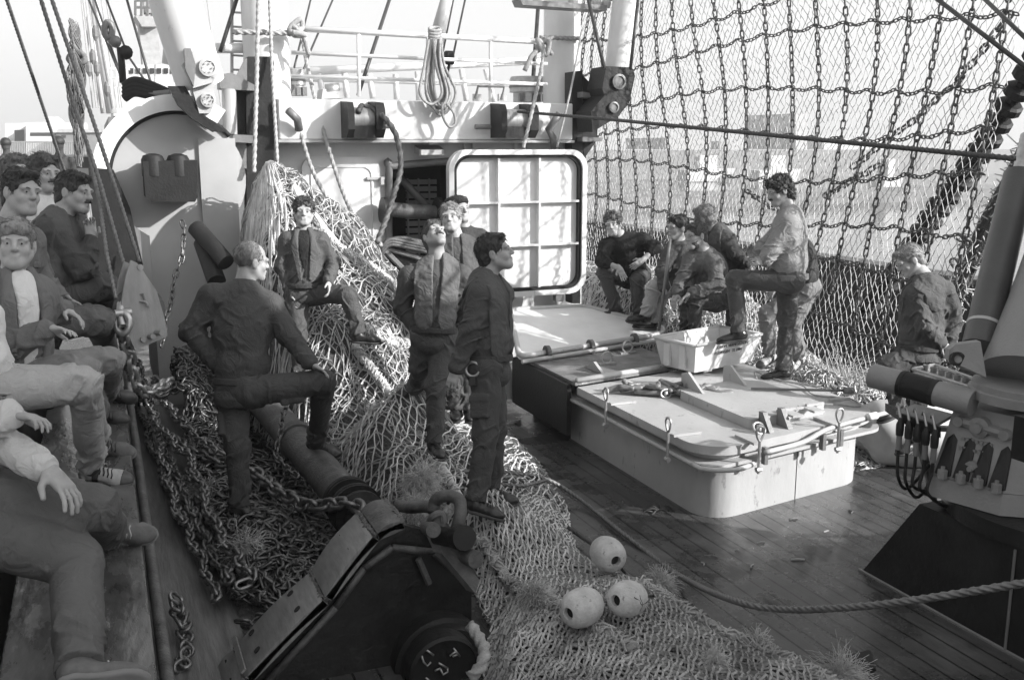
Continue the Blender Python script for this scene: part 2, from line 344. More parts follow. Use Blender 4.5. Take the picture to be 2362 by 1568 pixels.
# ---- left bulwark the spectators put their feet on
t = thing('bulwark', 'rust streaked steel bulwark under the spectators feet on the left', 'bulwark', (-.1, 4, 0))
mb = MB(); mb.bb((-.42, -3, .97), (.06, 14, 1.05), .012); mb.build('cap', M_LEDGE, t)
mb = MB(); mb.bb((-.06, -3, -.6), (-.02, 14, .968)); mb.build('plating', M_RUST, t)
for y in np.arange(-1.5, 13, .75):
    mb = MB(); mb.prism([(-.018, y, .05), (.13, y, .05), (.05, y, .93), (-.018, y, .93)], (0, .016, 0)); mb.build('stanchion', M_RUST, t)
for z, x, r in ((.86, .10, .026), (.72, .115, .02), (.55, .125, .018)):
    mb = MB(); mb.tube([(x, -3, z), (x, 13.5, z)], r, 8); mb.build('rail', M_RUST, t, smooth=True)
t = thing('bulwark', 'dark steel bulwark behind the hanging net at the far side', 'bulwark', (9.9, 8, 0))
mb = MB(); mb.bb((9.8, -3, -.3), (9.86, 22, 1.1)); mb.build('plating', M_DARKP, t)
mb = MB(); mb.bb((9.62, -3, 1.1), (9.95, 22, 1.17), .01); mb.build('cap', M_RUST, t)
# quay edge timber on which the spectators sit
mb = MB(); mb.bb((-1.15, -3, 1.05), (-.64, 16, 1.5), .03)
tag(mb.build('fender_timber', M_WOOD), 'long dark timber fender on the quay edge used as a seat', 'timber')

# ---- unseen wheelhouse block behind the photographer, added and sized to shade the deck
t = thing('wheelhouse', 'unseen white wheelhouse block with windows, added behind the photographer to shade the deck', 'wheelhouse', (6.1, .5, 0))
mb = MB(); mb.bb((5.2, -5, 0), (7.0, 3.1, 4.3), .04); mb.bb((5.22, -5, 4.302), (7.0, 1.3, 7.5), .06); mb.build('wall', M_WHITE, t)
mb = MB(); mb.bb((5.1, -5.1, 7.502), (7.1, 1.4, 7.6), .05); mb.build('roof', M_GREYP, t)
for k in range(2):
    mb = MB(); mb.bb((5.4+k*.8, 1.302, 5.2), (6.0+k*.8, 1.33, 6.2)); mb.build('window', M_GLASS, t)

# ================================================================== DECKHOUSE
Yw, Yb = 11.6, 11.2
xL = PY(636, 400, Yw)[0]; xR = PY(1345, 400, Yw)[0]; zT = PY(650, 228, Yb)[2]; zB = PY(650, 322, Yb)[2]
xo1 = PY(899, 500, Yw)[0]; xo2 = PY(1040, 500, Yw)[0]; zo = PY(960, 377, Yw)[2]
dh = thing('deckhouse', 'white deckhouse with open dark doorway across the end of the deck', 'deckhouse', ((xL+xR)/2, 14, 0))
mb = MB()
mb.bb((xL, Yw, 0), (xo1, Yw+.12, zB+.2)); mb.bb((xo2, Yw, 0), (xR, Yw+.12, zB+.2)); mb.bb((xo1, Yw, zo), (xo2, Yw+.12, zB+.2)); mb.bb((xo1, Yw, 0), (xo2, Yw+.12, .7))
mb.bb((xL, Yw+.122, 0), (xL+.1, 17, zB)); mb.bb((xR-.1, Yw+.122, 0), (xR, 17, zB)); mb.build('wall', M_WHITE, dh)
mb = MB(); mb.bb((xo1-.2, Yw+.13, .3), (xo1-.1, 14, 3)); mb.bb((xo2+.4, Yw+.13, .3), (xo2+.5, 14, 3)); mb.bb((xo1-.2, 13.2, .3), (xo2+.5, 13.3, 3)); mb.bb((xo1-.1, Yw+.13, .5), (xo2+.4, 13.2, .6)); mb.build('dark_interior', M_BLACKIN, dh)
mb = MB(); xb0 = PY(640, 228, Yb)[0]; xb1 = PY(1322, 240, Yb)[0]
mb.bb((xb0, Yb, zB), (xb1, Yw-.003, zT), .015); mb.build('coaming_beam', M_WHITE, dh)
mb = MB(); mb.bb((xb0-.02, Yb-.02, zB-.035), (xb1+.02, Yw-.004, zB-.003), .008); mb.build('beam_flange', M_GREYP, dh)
mb = MB(); mb.bb((xL-.1, Yw+.003, zT-.2), (xR+.1, 18, zT-.02)); mb.build('upper_deck', M_GREYP, dh)
# pipe frame round the doorway, rack inside, roller across it
mb = MB(); a = PY(897, 700, Yw-.06); b = PY(897, 380, Yw-.06); c = PY(1040, 372, Yw-.06)
mb.tube(bez(a, b+[0, 0, -.1], b+[.05, 0, -.02], c, n=30), .045, 8); mb.build('door_frame_pipe', M_MIDP, dh, smooth=True)
mb = MB()
for y in np.linspace(418, 640, 15):
    a = PY(937, y, 12.4); b = PY(1006, y+4, 12.4); mb.box((a+b)/2, (b[0]-a[0], .05, .06))
for x in (940, 965, 990): a = PY(x, 412, 12.37); b = PY(x+3, 640, 12.37); mb.cyl(a, b, .012, 6)
mb.build('inner_rack', M_GREYP, dh)
mb = MB(); mb.cyl(PY(905, 372+20, 12.0), PY(1000, 420, 12.0)+np.array([.2, 0, -.6]), .05, 8); mb.build('inner_brace', M_MIDP, dh, smooth=True)
# left door: raised white panel with round corners
mb = MB(); a = PY(706, 690, Yw); b = PY(872, 362, Yw); w_, h_ = b[0]-a[0], b[2]-a[2]
rr = rrect((a[0]+b[0])/2, (a[2]+b[2])/2, w_, h_, .14)
mb.prism([(x, Yw-.004, z) for x, z in rr], (0, -.055, 0)); d = mb.build('door', M_CLEAN, dh)
mb = MB(); rr = rrect((a[0]+b[0])/2, (a[2]+b[2])/2, w_*.78, h_*.86, .1); mb.tube([(x, Yw-.062, z) for x, z in rr], .012, 6, closed=True); mb.build('door_ridge', M_CLEAN, d, smooth=True)
for y in (412, 600):
    mb = MB(); p = PY(866, y, Yw-.08); mb.box(p, (.22, .03, .035), bev=.008); mb.box(p+[.07, -.02, -.03], (.05, .05, .09), bev=.01); mb.build('door_clip', M_GREYP, d)
# little lugs on the wall
for x in (1082, 1198, 1302):
    mb = MB(); p = PY(x, 336, Yw-.02); mb.bb(p+[-.075, -.03, -.07], p+[-.035, .015, .07]); mb.bb(p+[.035, -.03, -.07], p+[.075, .015, .07]); mb.bb(p+[-.035, -.03, -.07], p+[.035, .015, -.03]); mb.build('wall_lug', M_WHITE, dh)

# right: tall hatch door hanging open, seen from its ribbed inside
Yd = 11.0
t = thing('hatch_door', 'big white ribbed hatch door with a black rubber edge hanging open', 'door', PY(1192, 690, Yd))
a = PY(1037, 693, Yd); b = PY(1352, 345, Yd); cxd, czd = (a[0]+b[0])/2, (a[2]+b[2])/2; w_, h_ = b[0]-a[0], b[2]-a[2]
O = rrect(cxd, czd, w_, h_, .22, 8); I1 = rrect(cxd, czd, w_-.12, h_-.12, .18, 8); I2 = rrect(cxd, czd, w_-.20, h_-.20, .15, 8)
def ring(mb, A, B, y0, y1):
    n = len(A); V = [(x, y0, z) for x, z in A]+[(x, y0, z) for x, z in B]+[(x, y1, z) for x, z in A]+[(x, y1, z) for x, z in B]; F = []
    for i in range(n):
        j = (i+1) % n; F += [[i, j, n+j, n+i], [2*n+i, 3*n+i, 3*n+j, 2*n+j], [i, 2*n+i, 2*n+j, j], [n+i, n+j, 3*n+j, 3*n+i]]
    return mb.add(V, F)
mb = MB(); mb.prism([(x, Yd+.05, z) for x, z in O], (0, .02, 0)); mb.build('panel', M_CLEAN, t)
mb = MB(); ring(mb, O, I1, Yd-.045, Yd+.049); mb.build('rim', M_CLEAN, t)
mb = MB(); ring(mb, I1, I2, Yd-.015, Yd+.049); mb.build('gasket', M_RUBBER, t)
for k in (1, 2):
    x = cxd-w_/2+.1+(w_-.2)*k/3; mb = MB(); mb.bb((x-.012, Yd-.03, czd-h_/2+.1), (x+.012, Yd+.049, czd+h_/2-.1)); mb.build('rib', M_CLEAN, t)
    z = czd-h_/2+.1+(h_-.2)*k/3; mb = MB()
    for q in range(3): mb.bb((cxd-w_/2+.1+(w_-.2)*q/3+(.0125 if q else 0), Yd-.028, z-.012), (cxd-w_/2+.1+(w_-.2)*(q+1)/3-(.0125 if q < 2 else 0), Yd+.049, z+.012))
    mb.build('rib', M_CLEAN, t)
for dx in (-.36, .3):
    mb = MB(); mb.box((cxd+w_*dx, Yd, czd-h_/2-.045), (.12, .08, .09), bev=.01); mb.build('hinge', M_MIDP, t)

# sheave housings (fairleads) on the beam
def sheave(xa, xb, y0, y1, lab):
    p0 = PY(xa, y0, Yb-.003); p1 = PY(xb, y1, Yb-.003); t = thing('fairlead', lab, 'fairlead', ((p0[0]+p1[0])/2, Yb, p1[2]))
    zc, h = (p0[2]+p1[2])/2, (p0[2]-p1[2])/2; prof = [(0, h), (.30, h*.9), (.36, h*.5), (.36, -h*.55), (.26, -h), (0, -h)]
    x0 = p0[0]; x1 = p1[0]
    for x in (x0, x1-.1):
        mb = MB(); mb.prism([(x, Yb-.003-q, zc+r_) for q, r_ in prof], (.07 if x == x0 else .1, 0, 0)); mb.build('cheek_plate', M_DARKP, t)
    mb = MB(); mb.cyl((x0+.072, Yb-.17, zc), (x1-.103, Yb-.17, zc), .13, 24); mb.build('roller', M_STEEL, t, smooth=True, angle=40)
    mb = MB(); mb.bb((x0+.072, Yb-.30, zc-h), (x1-.103, Yb-.004, zc-h*.35)); mb.build('guard', M_DARKP, t)
    return np.array([(x0+x1)/2, Yb-.17, zc])
SH1 = sheave(785, 871, 234, 319, 'black fairlead housing on the deckhouse beam left of the rope coil')
SH2 = sheave(1131, 1215, 239, 319, 'black fairlead housing on the deckhouse beam right of the rope coil')
for x0, x1, y in ((871, 905, 291), (1096, 1131, 293)):
    mb = MB(); mb.cyl(PY(x0, y, Yb-.12), PY(x1, y, Yb-.12), .03, 8)
    tag(mb.build('fairlead_pin', M_MIDP), 'short dark steel pin sticking out of the %s fairlead housing' % ('left' if x0 < 1000 else 'right'), 'pin')
# floodlight
p = PY(987, 341, Yw-.2); t = thing('floodlight', 'boxy floodlight under the deckhouse beam above the doorway', 'lamp', p)
mb = MB(); mb.prism([(p[0]-.15, p[1]+.05, p[2]+.03), (p[0]-.13, p[1]-.08, p[2]-.02), (p[0]-.13, p[1]-.08, p[2]-.09), (p[0]-.15, p[1]+.05, p[2]-.06)], (.3, 0, 0)); mb.build('housing', M_GALV, t)
mb = MB(); mb.bb(p+[-.12, -.1, -.085], p+[.14, -.085, -.025], .006); mb.build('lens', M_GREYP, t)
mb = MB(); mb.bb(p+[.0, -.04, .032], p+[.12, .2, .09]); mb.build('bracket', M_WHITE, t)
# stove-in clamp arm and hook on the beam
for (pts, nm, lab) in (([(665, 255), (686, 276), (690, 300)], 'lashing_bar', 'short dark bar lashed to the left end of the deckhouse beam'),
                       ([(1291, 262), (1265, 300), (1276, 318), (1278, 342)], 'boom_hook', 'dark steel hook arm at the right end of the deckhouse beam')):
    mb = MB(); mb.tube([PY(x, y, Yb-.18+.06*i) for i, (x, y) in enumerate(pts)], .045, 8); tag(mb.build(nm, M_MIDP, smooth=True), lab, 'bar')

# upper deck railing
def railing(nm, lab, Y, rails, posts, r, bend=None):
    t = thing(nm, lab, 'railing', PY(posts[0][0], posts[0][2], Y))
    for k, (x0, y0, x1, y1) in enumerate(rails):
        mb = MB(); mb.tube([PY(x0, y0, Y), PY(x1, y1, Y)], r*(1.5 if k == 0 else 1), 8); mb.build('rail', M_CLEAN, t, smooth=True)
    for x, y0, y1, xx in posts:
        mb = MB(); mb.tube([PY(x, y0, Y), PY(xx, y1, Y)], r*1.1, 8); mb.build('post', M_CLEAN, t, smooth=True)
railing('railing', 'white three bar railing along the front of the upper deck', 11.45,
        [(672, 66, 1250, 97), (672, 122, 1262, 148), (672, 176, 1262, 195)], [(827, 73, 222, 828), (987, 82, 232, 988), (1132, 90, 236, 1131)], .022)
railing('railing', 'white railing with slanting posts at the far side of the upper deck', 16.5,
        [(640, 168, 1250, 140), (680, 182, 1250, 196)], [(735, 167, 222, 745), (795, 170, 226, 800), (852, 172, 228, 860), (912, 172, 230, 915), (963, 166, 232, 966), (1064, 160, 234, 1076), (1120, 160, 236, 1140)], .045)

# masts
def mast(nm, lab, px, pyb, Y, r, r2, zt):
    b = PY(px, pyb, Y); t = thing(nm, lab, 'mast', b)
    mb = MB(); mb.cyl(b-[0, 0, .3], (b[0], b[1], zt), r, 32, r2); mb.build('pole', M_WHITE, t, smooth=True, angle=40); return t, b
mL, bL = mast('mast', 'thick white mast with a black chafing strip at the left of the deckhouse', 619, 226, 11.75, .255, .25, 9)
mR, bR = mast('mast', 'thick white mast standing at the right corner of the deckhouse', 1295, 238, 11.75, .235, .215, 9)
Ym = 11.15
def poly(mb, pts, Y, dy): return mb.prism([PY(x, y, Y) for x, y in pts], (0, dy, 0))
mb = MB(); poly(mb, [(570, 640), (568, 140), (572, 131), (625, 131), (633, 140), (632, 400), (625, 640)], 11.3, .2); mb.build('chafing_strip', M_DARKP, mL)
mb = MB(); poly(mb, [(535, 195), (566, 135), (570, 135), (570, 200)], 11.28, .04); mb.build('gusset', M_MIDP, mL)
mb = MB(); poly(mb, [(508, 172), (535, 168), (590, 198), (590, 210), (535, 207), (508, 204)], Ym, .3); mb.build('bracket_arm', M_MIDP, mL)
mb = MB(); poly(mb, [(493, 308), (590, 313), (590, 331), (536, 328), (493, 324)], Ym, .3); mb.build('bracket_arm', M_MIDP, mL)
mb = MB(); mb.cyl(PY(528, 206, 11.2), PY(531, 310, 11.2), .075, 16); mb.build('pivot_post', M_SHELTER, mL, smooth=True, angle=40)
mb = MB(); poly(mb, [(545, 206), (592, 210), (592, 313), (545, 311)], 11.38, .05); mb.build('web_plate', M_DARKP, mL)
mb = MB(); poly(mb, [(535, 329), (570, 330), (570, 390), (556, 386)], 11.3, .06); mb.build('gusset', M_MIDP, mL)
mb = MB(); mb.cyl(PY(514, 326, 11.2), PY(524, 660, 11.2), .04, 10); mb.cyl(PY(529, 326, 11.25), PY(538, 660, 11.25), .05, 10); mb.build('support_pipe', M_DARKP, mL, smooth=True, angle=40)
mb = MB(); mb.tube([PY(535, y, 11.9) for y in (0, 190)], .018, 6); mb.tube([PY(566, y, 11.9) for y in (0, 190)], .018, 6)
for y in range(-4, 190, 33): mb.tube([PY(535, y, 11.9), PY(568, y+2, 11.9)], .012, 6)
tag(mb.build('ladder', M_GREYP), 'narrow rung ladder running up beside the left mast', 'ladder')
mb = MB(); mb.cyl(PY(498, 112, 11.8), PY(572, 112, 11.8), .055, 12); tag(mb.build('mast_pipe', M_WHITE, smooth=True), 'short white pipe stub sticking out of the left mast', 'pipe')
# right mast chafing post and gooseneck bracket
mb = MB(); poly(mb, [(1319, 166), (1343, 163), (1345, 370), (1338, 700), (1320, 700)], 11.25, .2); mb.build('chafing_post', M_DARKP, mR)
mb = MB(); poly(mb, [(1345, 175), (1378, 210), (1378, 322), (1350, 363), (1345, 345)], 11.3, .1); mb.build('web_plate', M_DARKP, mR)
for pts in ([(1344, 212), (1384, 218), (1384, 228), (1344, 225)], [(1344, 316), (1390, 318), (1388, 327), (1344, 327)]):
    mb = MB(); poly(mb, pts, 11.1, .25); mb.build('bracket_arm', M_MIDP, mR)

# derrick booms with their goosenecks
t = thing('derrick_boom', 'thick white derrick boom rising from the left mast bracket', 'derrick', PY(455, 190, 10.9))
mb = MB(); mb.cyl(PY(462, 190, 10.95), PY(374, -90, 10.6), .245, 32); mb.build('boom', M_WHITE, t, smooth=True, angle=40)
mb = MB(); poly(mb, [(432, 135), (452, 112), (480, 108), (503, 132), (509, 165), (494, 190), (446, 204), (420, 150)], 10.6, .45); mb.build('gooseneck', M_GREYP, t)
mb = MB(); poly(mb, [(444, 206), (494, 192), (497, 235), (485, 262), (460, 262)], 10.7, .3); mb.build('swivel', M_GREYP, t)
for (x, y, r, yy) in ((480, 156, 18, 10.59), (480, 231, 15, 10.69)):
    mb = MB(); p = PY(x, y, yy); mb.lathe(p, -YA, [(r*.005, 0), (r*.005, .03), (r*.0035, .035), (r*.0033, .02)], 20)
    for k in range(6): mb.cyl(p+np.array([math.cos(k*1.05)*r*.0026, -.036, math.sin(k*1.05)*r*.0026]), p+np.array([math.cos(k*1.05)*r*.0026, -.05, math.sin(k*1.05)*r*.0026]), .008, 6)
    mb.build('pivot_cap', M_GREYP, t, smooth=True, angle=30)
mb = MB()
for k in range(4): poly(mb, [(388+k*9, 199), (400+k*9, 199), (424+k*9, 240), (447+k*8, 266), (500+k*8, 303), (492+k*8, 305), (440+k*8, 272), (410+k*9, 242)], 10.45+k*.09, .086)
mb.build('guard_fins', M_DARKP, t)
mb = MB(); poly(mb, [(425, 112), (440, 112), (452, 150), (447, 200), (428, 160)], 10.5, .1); mb.build('cheek', M_MIDP, t)
t = thing('derrick_boom', 'white derrick boom with a black gooseneck at the right mast', 'derrick', PY(1430, 200, 10.9))
mb = MB(); mb.cyl(PY(1424, 175, 11), PY(1456, -90, 10.9), .165, 28); mb.build('boom', M_WHITE, t, smooth=True, angle=40)
mb = MB(); poly(mb, [(1399, 153), (1458, 156), (1465, 176), (1452, 234), (1428, 268), (1367, 305), (1363, 258), (1394, 221), (1389, 204)], 10.75, .4); mb.build('gooseneck', M_DARKP, t)
for (x, y, r) in ((1427, 189, 18), (1415, 248, 13)):
    mb = MB(); p = PY(x, y, 10.74); mb.lathe(p, -YA, [(r*.005, 0), (r*.005, .025), (r*.0035, .03), (r*.0033, .015)], 20); mb.build('pivot_cap', M_MIDP, t, smooth=True, angle=30)
# overhead gangway beam
t = thing('lamp_beam', 'dark flat beam with small lamps hanging in front of the right mast top', 'beam', PY(1300, 15, 11.2))
mb = MB(); poly(mb, [(1199, -4), (1212, 0), (1400, 13), (1400, 25), (1206, 12)], 11.0, .25); mb.build('beam', M_MIDP, t)
for x in (1240, 1322, 1376, 1398): mb = MB(); p = PY(x, 4+(x-1240)*.06, 11.1); mb.lathe(p-[0, 0, .03], ZA, [(.05, 0), (.06, .06), (.03, .14)], 10); mb.build('lamp', M_GREYP, t)

# things standing on the upper deck
def vent(x0, x1, y0, y1, Y, lab):
    a = PY(x0, y1, Y); b = PY(x1, y1, Y); top = PY(x0, y0, Y)[2]; c = (a+b)/2; r = (b[0]-a[0])/2; t = thing('vent', lab, 'ventilator', c)
    mb = MB(); mb.lathe(c, ZA, [(r*.8, 0), (r*.8, .12), (r, .121), (r, top-c[2]-.04), (r*.93, top-c[2])], 24); mb.build('drum', M_GALV, t, smooth=True, angle=30)
    mb = MB(); mb.lathe((c[0], c[1], top-.14), ZA, [(r*1.03, 0), (r*1.03, .03)], 24); mb.build('band', M_MIDP, t)
    for k in range(3): mb = MB(); q = c+np.array([r*.7*(k-1), -r*.72, .05]); mb.box(q, (.05, .05, .1)); mb.build('foot', M_MIDP, t)
vent(667, 706, 160, 222, 11.9, 'small grey drum ventilator on the upper deck beside the left mast')
vent(1178, 1256, 177, 236, 12.2, 'wide grey drum ventilator on the upper deck beside the right mast')
t = thing('winch_case', 'small grey box with a curved lid on the upper deck edge', 'box', PY(765, 228, 11.6))
mb = MB(); poly(mb, [(745, 206), (790, 203), (795, 227), (742, 229)], 11.45, .3); mb.build('case', M_GREYP, t)
mb = MB(); mb.cyl(PY(752, 207, 11.5), PY(782, 204, 11.5), .06, 14); mb.build('lid', M_GALV, t, smooth=True)
t = thing('hatch_handle', 'bent tube handle standing on two lugs at the upper deck edge', 'handle', PY(1130, 232, 11.4))
mb = MB(); mb.tube([PY(1096, 228, 11.35), PY(1103, 199, 11.35), PY(1163, 200, 11.35), PY(1157, 230, 11.35)], .018, 8); mb.build('tube', M_MIDP, t)
for x in (1102, 1160): mb = MB(); poly(mb, [(x-9, 217), (x+9, 218), (x+9, 234), (x-9, 233)], 11.35, .05); mb.build('lug', M_GREYP, t)

# round-ended winch shelter at the left
Ys = 10.9; c = PY(415, 413, Ys); rs = (PY(571, 413, Ys)[0]-PY(259, 413, Ys)[0])/2
t = thing('winch_shelter', 'round topped grey shelter with a white hood left of the mast', 'shelter', (c[0], Ys, 0))
arc = [(c[0]+rs*math.cos(a), c[2]+rs*math.sin(a)) for a in np.linspace(R(-60), R(240), 40)]
mb = MB(); mb.prism([(c[0]+rs*.8, Ys, 0)]+[(x, Ys, z) for x, z in arc]+[(c[0]-rs*.5, Ys, 0)], (0, 2.6, 0)); mb.build('end_wall', M_SHELTER, t)
mb = MB(); ro = rs*1.27; ang = np.linspace(R(55), R(192), 40)
prof = [(c[0]+ro*math.cos(a), c[2]+ro*math.sin(a)) for a in ang]+[(c[0]+(rs+.02)*math.cos(a), c[2]+(rs+.02)*math.sin(a)) for a in ang[::-1]]
mb.prism([(x, Ys-.10, z) for x, z in prof], (0, 2.8, 0)); mb.build('hood', M_CLEAN, t, smooth=False)
mb = MB(); mb.tube([(c[0]+(rs+.01)*math.cos(a), Ys-.02, c[2]+(rs+.01)*math.sin(a)) for a in np.linspace(R(40), R(215), 40)], .025, 6); mb.build('edge_seal', M_RUBBER, t, smooth=True)
mb = MB(); mb.bb((PY(455, 300, Ys)[0], Ys-.04, 0), (PY(540, 300, Ys)[0], 13, c[2]+rs*.62)); mb.build('side_box', M_SHELTER, t)
mb = MB(); poly(mb, [(204, 387), (262, 392), (300, 480), (330, 610), (330, 760), (230, 760)], 10.7, .15); mb.build('shadow_sheet', M_RUBBER, t)  # dark sheet standing in for the shadow below the curved wall
t = thing('fender_tank', 'black rectangular tank with two round caps on the grey shelter', 'tank', PY(392, 465, 10.55))
mb = MB(); poly(mb, [(330, 372), (455, 370), (456, 455), (450, 466), (350, 466), (336, 455)], 10.5, .36); mb.build('tank', M_RUBBER, t)
for x in (354, 412): mb = MB(); p = PY(x, 392, 10.6); mb.lathe(p, ZA, [(.11, -.06), (.11, .1), (.09, .14), (.03, .16)], 16); mb.build('cap', M_RUBBER, t, smooth=True, angle=40)
# roller pair leaning at the shelter foot, blackened to stand in for deep shade
t = thing('roller_pair', 'two big dark steel rollers leaning beside the mast foot', 'roller', PY(490, 600, 10.2))
for (x0, y0, x1, y1, r) in ((452, 525, 522, 606, .085), (468, 560, 500, 650, .09)):
    mb = MB(); mb.cyl(PY(x0, y0, 10.3), PY(x1, y1, 9.9), r, 18); mb.build('roller', M_DARKP, t, smooth=True, angle=40)

# winch drum cross-roller in the doorway and bollard frame beneath it
t = thing('warping_roller', 'dark horizontal roller in front of the deckhouse doorway', 'roller', PY(945, 490, 11.3))
mb = MB(); mb.cyl(PY(885, 482, 11.35), PY(1008, 492, 11.35), .085, 20); mb.build('roller', M_RUST, t, smooth=True, angle=40)
for x in (884, 1008): mb = MB(); mb.cyl(PY(x-4, 484, 11.35), PY(x+7, 485, 11.35), .15, 20); mb.build('flange', M_DARKP, t, smooth=True, angle=40)
t = thing('wedge_frame', 'black steel wedge frame with a cross on its side below the doorway', 'frame', PY(930, 690, 10.4))
mb = MB(); poly(mb, [(879, 570), (1010, 610), (1010, 720), (895, 690), (880, 640)], 10.3, .35); mb.build('side_plate', M_DARKP, t)
for a, b in (((885, 575), (1000, 690)), ((880, 590), (895, 690)), ((884, 570), (1000, 605))):
    mb = MB(); mb.cyl(PY(*a, 10.27), PY(*b, 10.27), .03, 6); mb.build('stiffener', M_MIDP, t)
mb = MB()
for k in range(9): mb.tube(bez(*[PY(x, y+k*2.0+4*math.sin(k*2.1+x*.05), 10.3-.05*(k % 3)) for x, y in ((878, 572), (900, 552), (940, 552), (985, 566), (1030, 590))], n=20), .022, 6)
tag(mb.build('rope_hank', M_RUST, smooth=True), 'loose hank of rope thrown over the black wedge frame', 'rope')

# ================================================================== HATCHES
def skew(x, y): return y+.19*(x-3.95)   # the hatch front runs a little askew to the planks
def ledge_ring(mb, x0, x1, y0, y1, z0, z1, r):
    return mb.prism([(x, skew(x, y), z0) for x, y in rrect((x0+x1)/2, (y0+y1)/2, x1-x0, y1-y0, r, 7)], (0, 0, z1-z0))
t = thing('cargo_hatch', 'low grey fish hatch with rounded corners and clamped lid near the deck middle', 'hatch', (5, 7.2, 0))
def rsq(x0, x1, y0, y1, r, n=9):   # front corners round, back corners square
    pts = [(x1, y1), (x0, y1)]+[(x0+r-r*math.cos(a), y0+r-r*math.sin(a)) for a in np.linspace(0, math.pi/2, n)]+[(x1-r+r*math.sin(a), y0+r-r*math.cos(a)) for a in np.linspace(0, math.pi/2, n)]
    return [(x, skew(x, y)) for x, y in pts]
mb = MB(); mb.prism([(x, y, 0) for x, y in rsq(4.0, 5.78, 5.90, 8.25, .28)], (0, 0, .44)); mb.build('coaming', M_HATCH, t, smooth=True, angle=35)
mb = MB(); mb.prism([(x, y, .442) for x, y in rsq(3.90, 5.88, 5.80, 8.2, .16)], (0, 0, .026)); mb.build('ledge', M_HATCH, t, smooth=True, angle=35)
mb = MB(); mb.prism([(x, y, .470) for x, y in rsq(3.97, 5.80, 5.88, 8.1, .28)], (0, 0, .06)); mb.build('upper_coaming', M_HATCH, t, smooth=True, angle=35)
mb = MB(); mb.prism([(x, y, .532) for x, y in rsq(3.88, 5.86, 5.79, 7.9, .34)], (0, 0, .068)); mb.build('lid', M_HATCH, t, smooth=True, angle=35)
x0, x1, y0, y1 = 4.50, 5.36, 6.03, 7.08
mb = MB(); ledge_ring(mb, x0, x1, y0, y1, .602, .68, .06); il = mb.build('inner_lid', M_HATCH, t)
for x in (x0+.12, x0+.62):
    y = skew(x, y1); mb = MB(); mb.prism([(x-.012, y+.10, .602), (x-.012, y-.24, .682), (x-.012, y+.0, .82), (x-.012, y+.10, .79)], (.024, 0, 0)); mb.build('hinge_arm', M_HATCH, il)
for x in (x0+.38, x0+.62):
    y = skew(x, y0); mb = MB(); mb.bb((x-.05, y-.16, .683), (x+.05, y+.05, .70)); mb.bb((x-.012, y-.02, .70), (x+.16, y+.004, .72)); mb.build('lid_handle', M_HATCH, il)
for x in (x0+.1, x0+.30):
    y = skew(x, y0); mb = MB(); mb.prism([(x-.02, y-.16, .602), (x-.02, y-.01, .602), (x-.02, y-.01, .74), (x-.02, y-.06, .74)], (.04, 0, 0)); mb.build('lid_bracket', M_MIDP, il)
mb = MB(); mb.tube(bez((3.88, 8.0, .455), (3.88, 6.1, .455), (3.90, 5.84, .455), (4.1, 5.74, .455), (4.3, 5.80, .455), n=20), .02, 8); mb.build('rubbing_bar', M_HATCH, t, smooth=True)
mb = MB(); mb.tube(bez((4.4, 5.80, .53), (4.8, 5.88, .54), (5.1, 5.94, .60), (5.75, 6.07, .62), (5.97, 6.12, .62), n=30), .02, 8); mb.build('lifting_bar', M_GREYP, t, smooth=True)
for x in (4.42, 5.05, 5.25): mb = MB(); y = skew(x, 5.72); mb.bb((x-.015, y, .43), (x+.015, y+.045, .56)); mb.build('bar_bracket', M_MIDP, t)
def clamp(x, y, ax, parent=t):
    """swing-bolt clamp with a ring nut"""
    o = np.array([x, y, 0]); u = np.array(ax, float); v = np.cross(ZA, u)
    mb = MB(); mb.cyl(o+[0, 0, .40]+u*.06, o+[0, 0, .65]+u*.06, .011, 8); mb.lathe(o+u*.06+np.array([0, 0, .43]), v, [(.02, -.02), (.02, .02)], 8); cl = mb.build('clamp_bolt', M_GALV, parent, smooth=True, angle=40)
    mb = MB(); rg = [o+u*.06+np.array([0, 0, .70])+v*(.045*math.cos(a)*(.7+.3*math.sin(a)))+ZA*(.055*math.sin(a)) for a in np.linspace(0, 2*np.pi, 16, endpoint=False)]; mb.tube(rg, .010, 6, closed=True); mb.build('ring_nut', M_GALV, cl, smooth=True)
    mb = MB(); mb.box(o-u*.1+np.array([0, 0, .612]), (.24 if abs(u[0]) > .5 else .04, .04 if abs(u[0]) > .5 else .24, .02)); mb.build('clamp_bar', M_HATCH, cl)
for x, y, ax in ((3.87, 7.2, (-1, 0, 0)), (3.87, 6.2, (-1, 0, 0)), (4.30, 5.80, (0, -1, 0)), (5.17, 5.98, (0, -1, 0)), (5.87, 6.6, (1, 0, 0)), (5.87, 7.5, (1, 0, 0))): clamp(x, y, ax)
for (x, y, rx) in ((4.52, 6.05, 0), (4.42, 7.25, 1.2)):
    mb = MB(); mb.tube([(x+.05*math.cos(a), y+.035*math.sin(a)*math.cos(rx), .635+.06*math.sin(a)*.6) for a in np.linspace(0, 2*np.pi, 14, endpoint=False)], .011, 6, closed=True); mb.cyl((x, y, .6), (x, y, .66), .02, 8); mb.build('deck_ring', M_GALV, t, smooth=True)
mb = MB(); mb.cyl((4.92, skew(4.92, 5.898), .0), (4.92, skew(4.92, 5.898), .40), .004, 4); mb.build('weld_seam', M_MIDP, t)

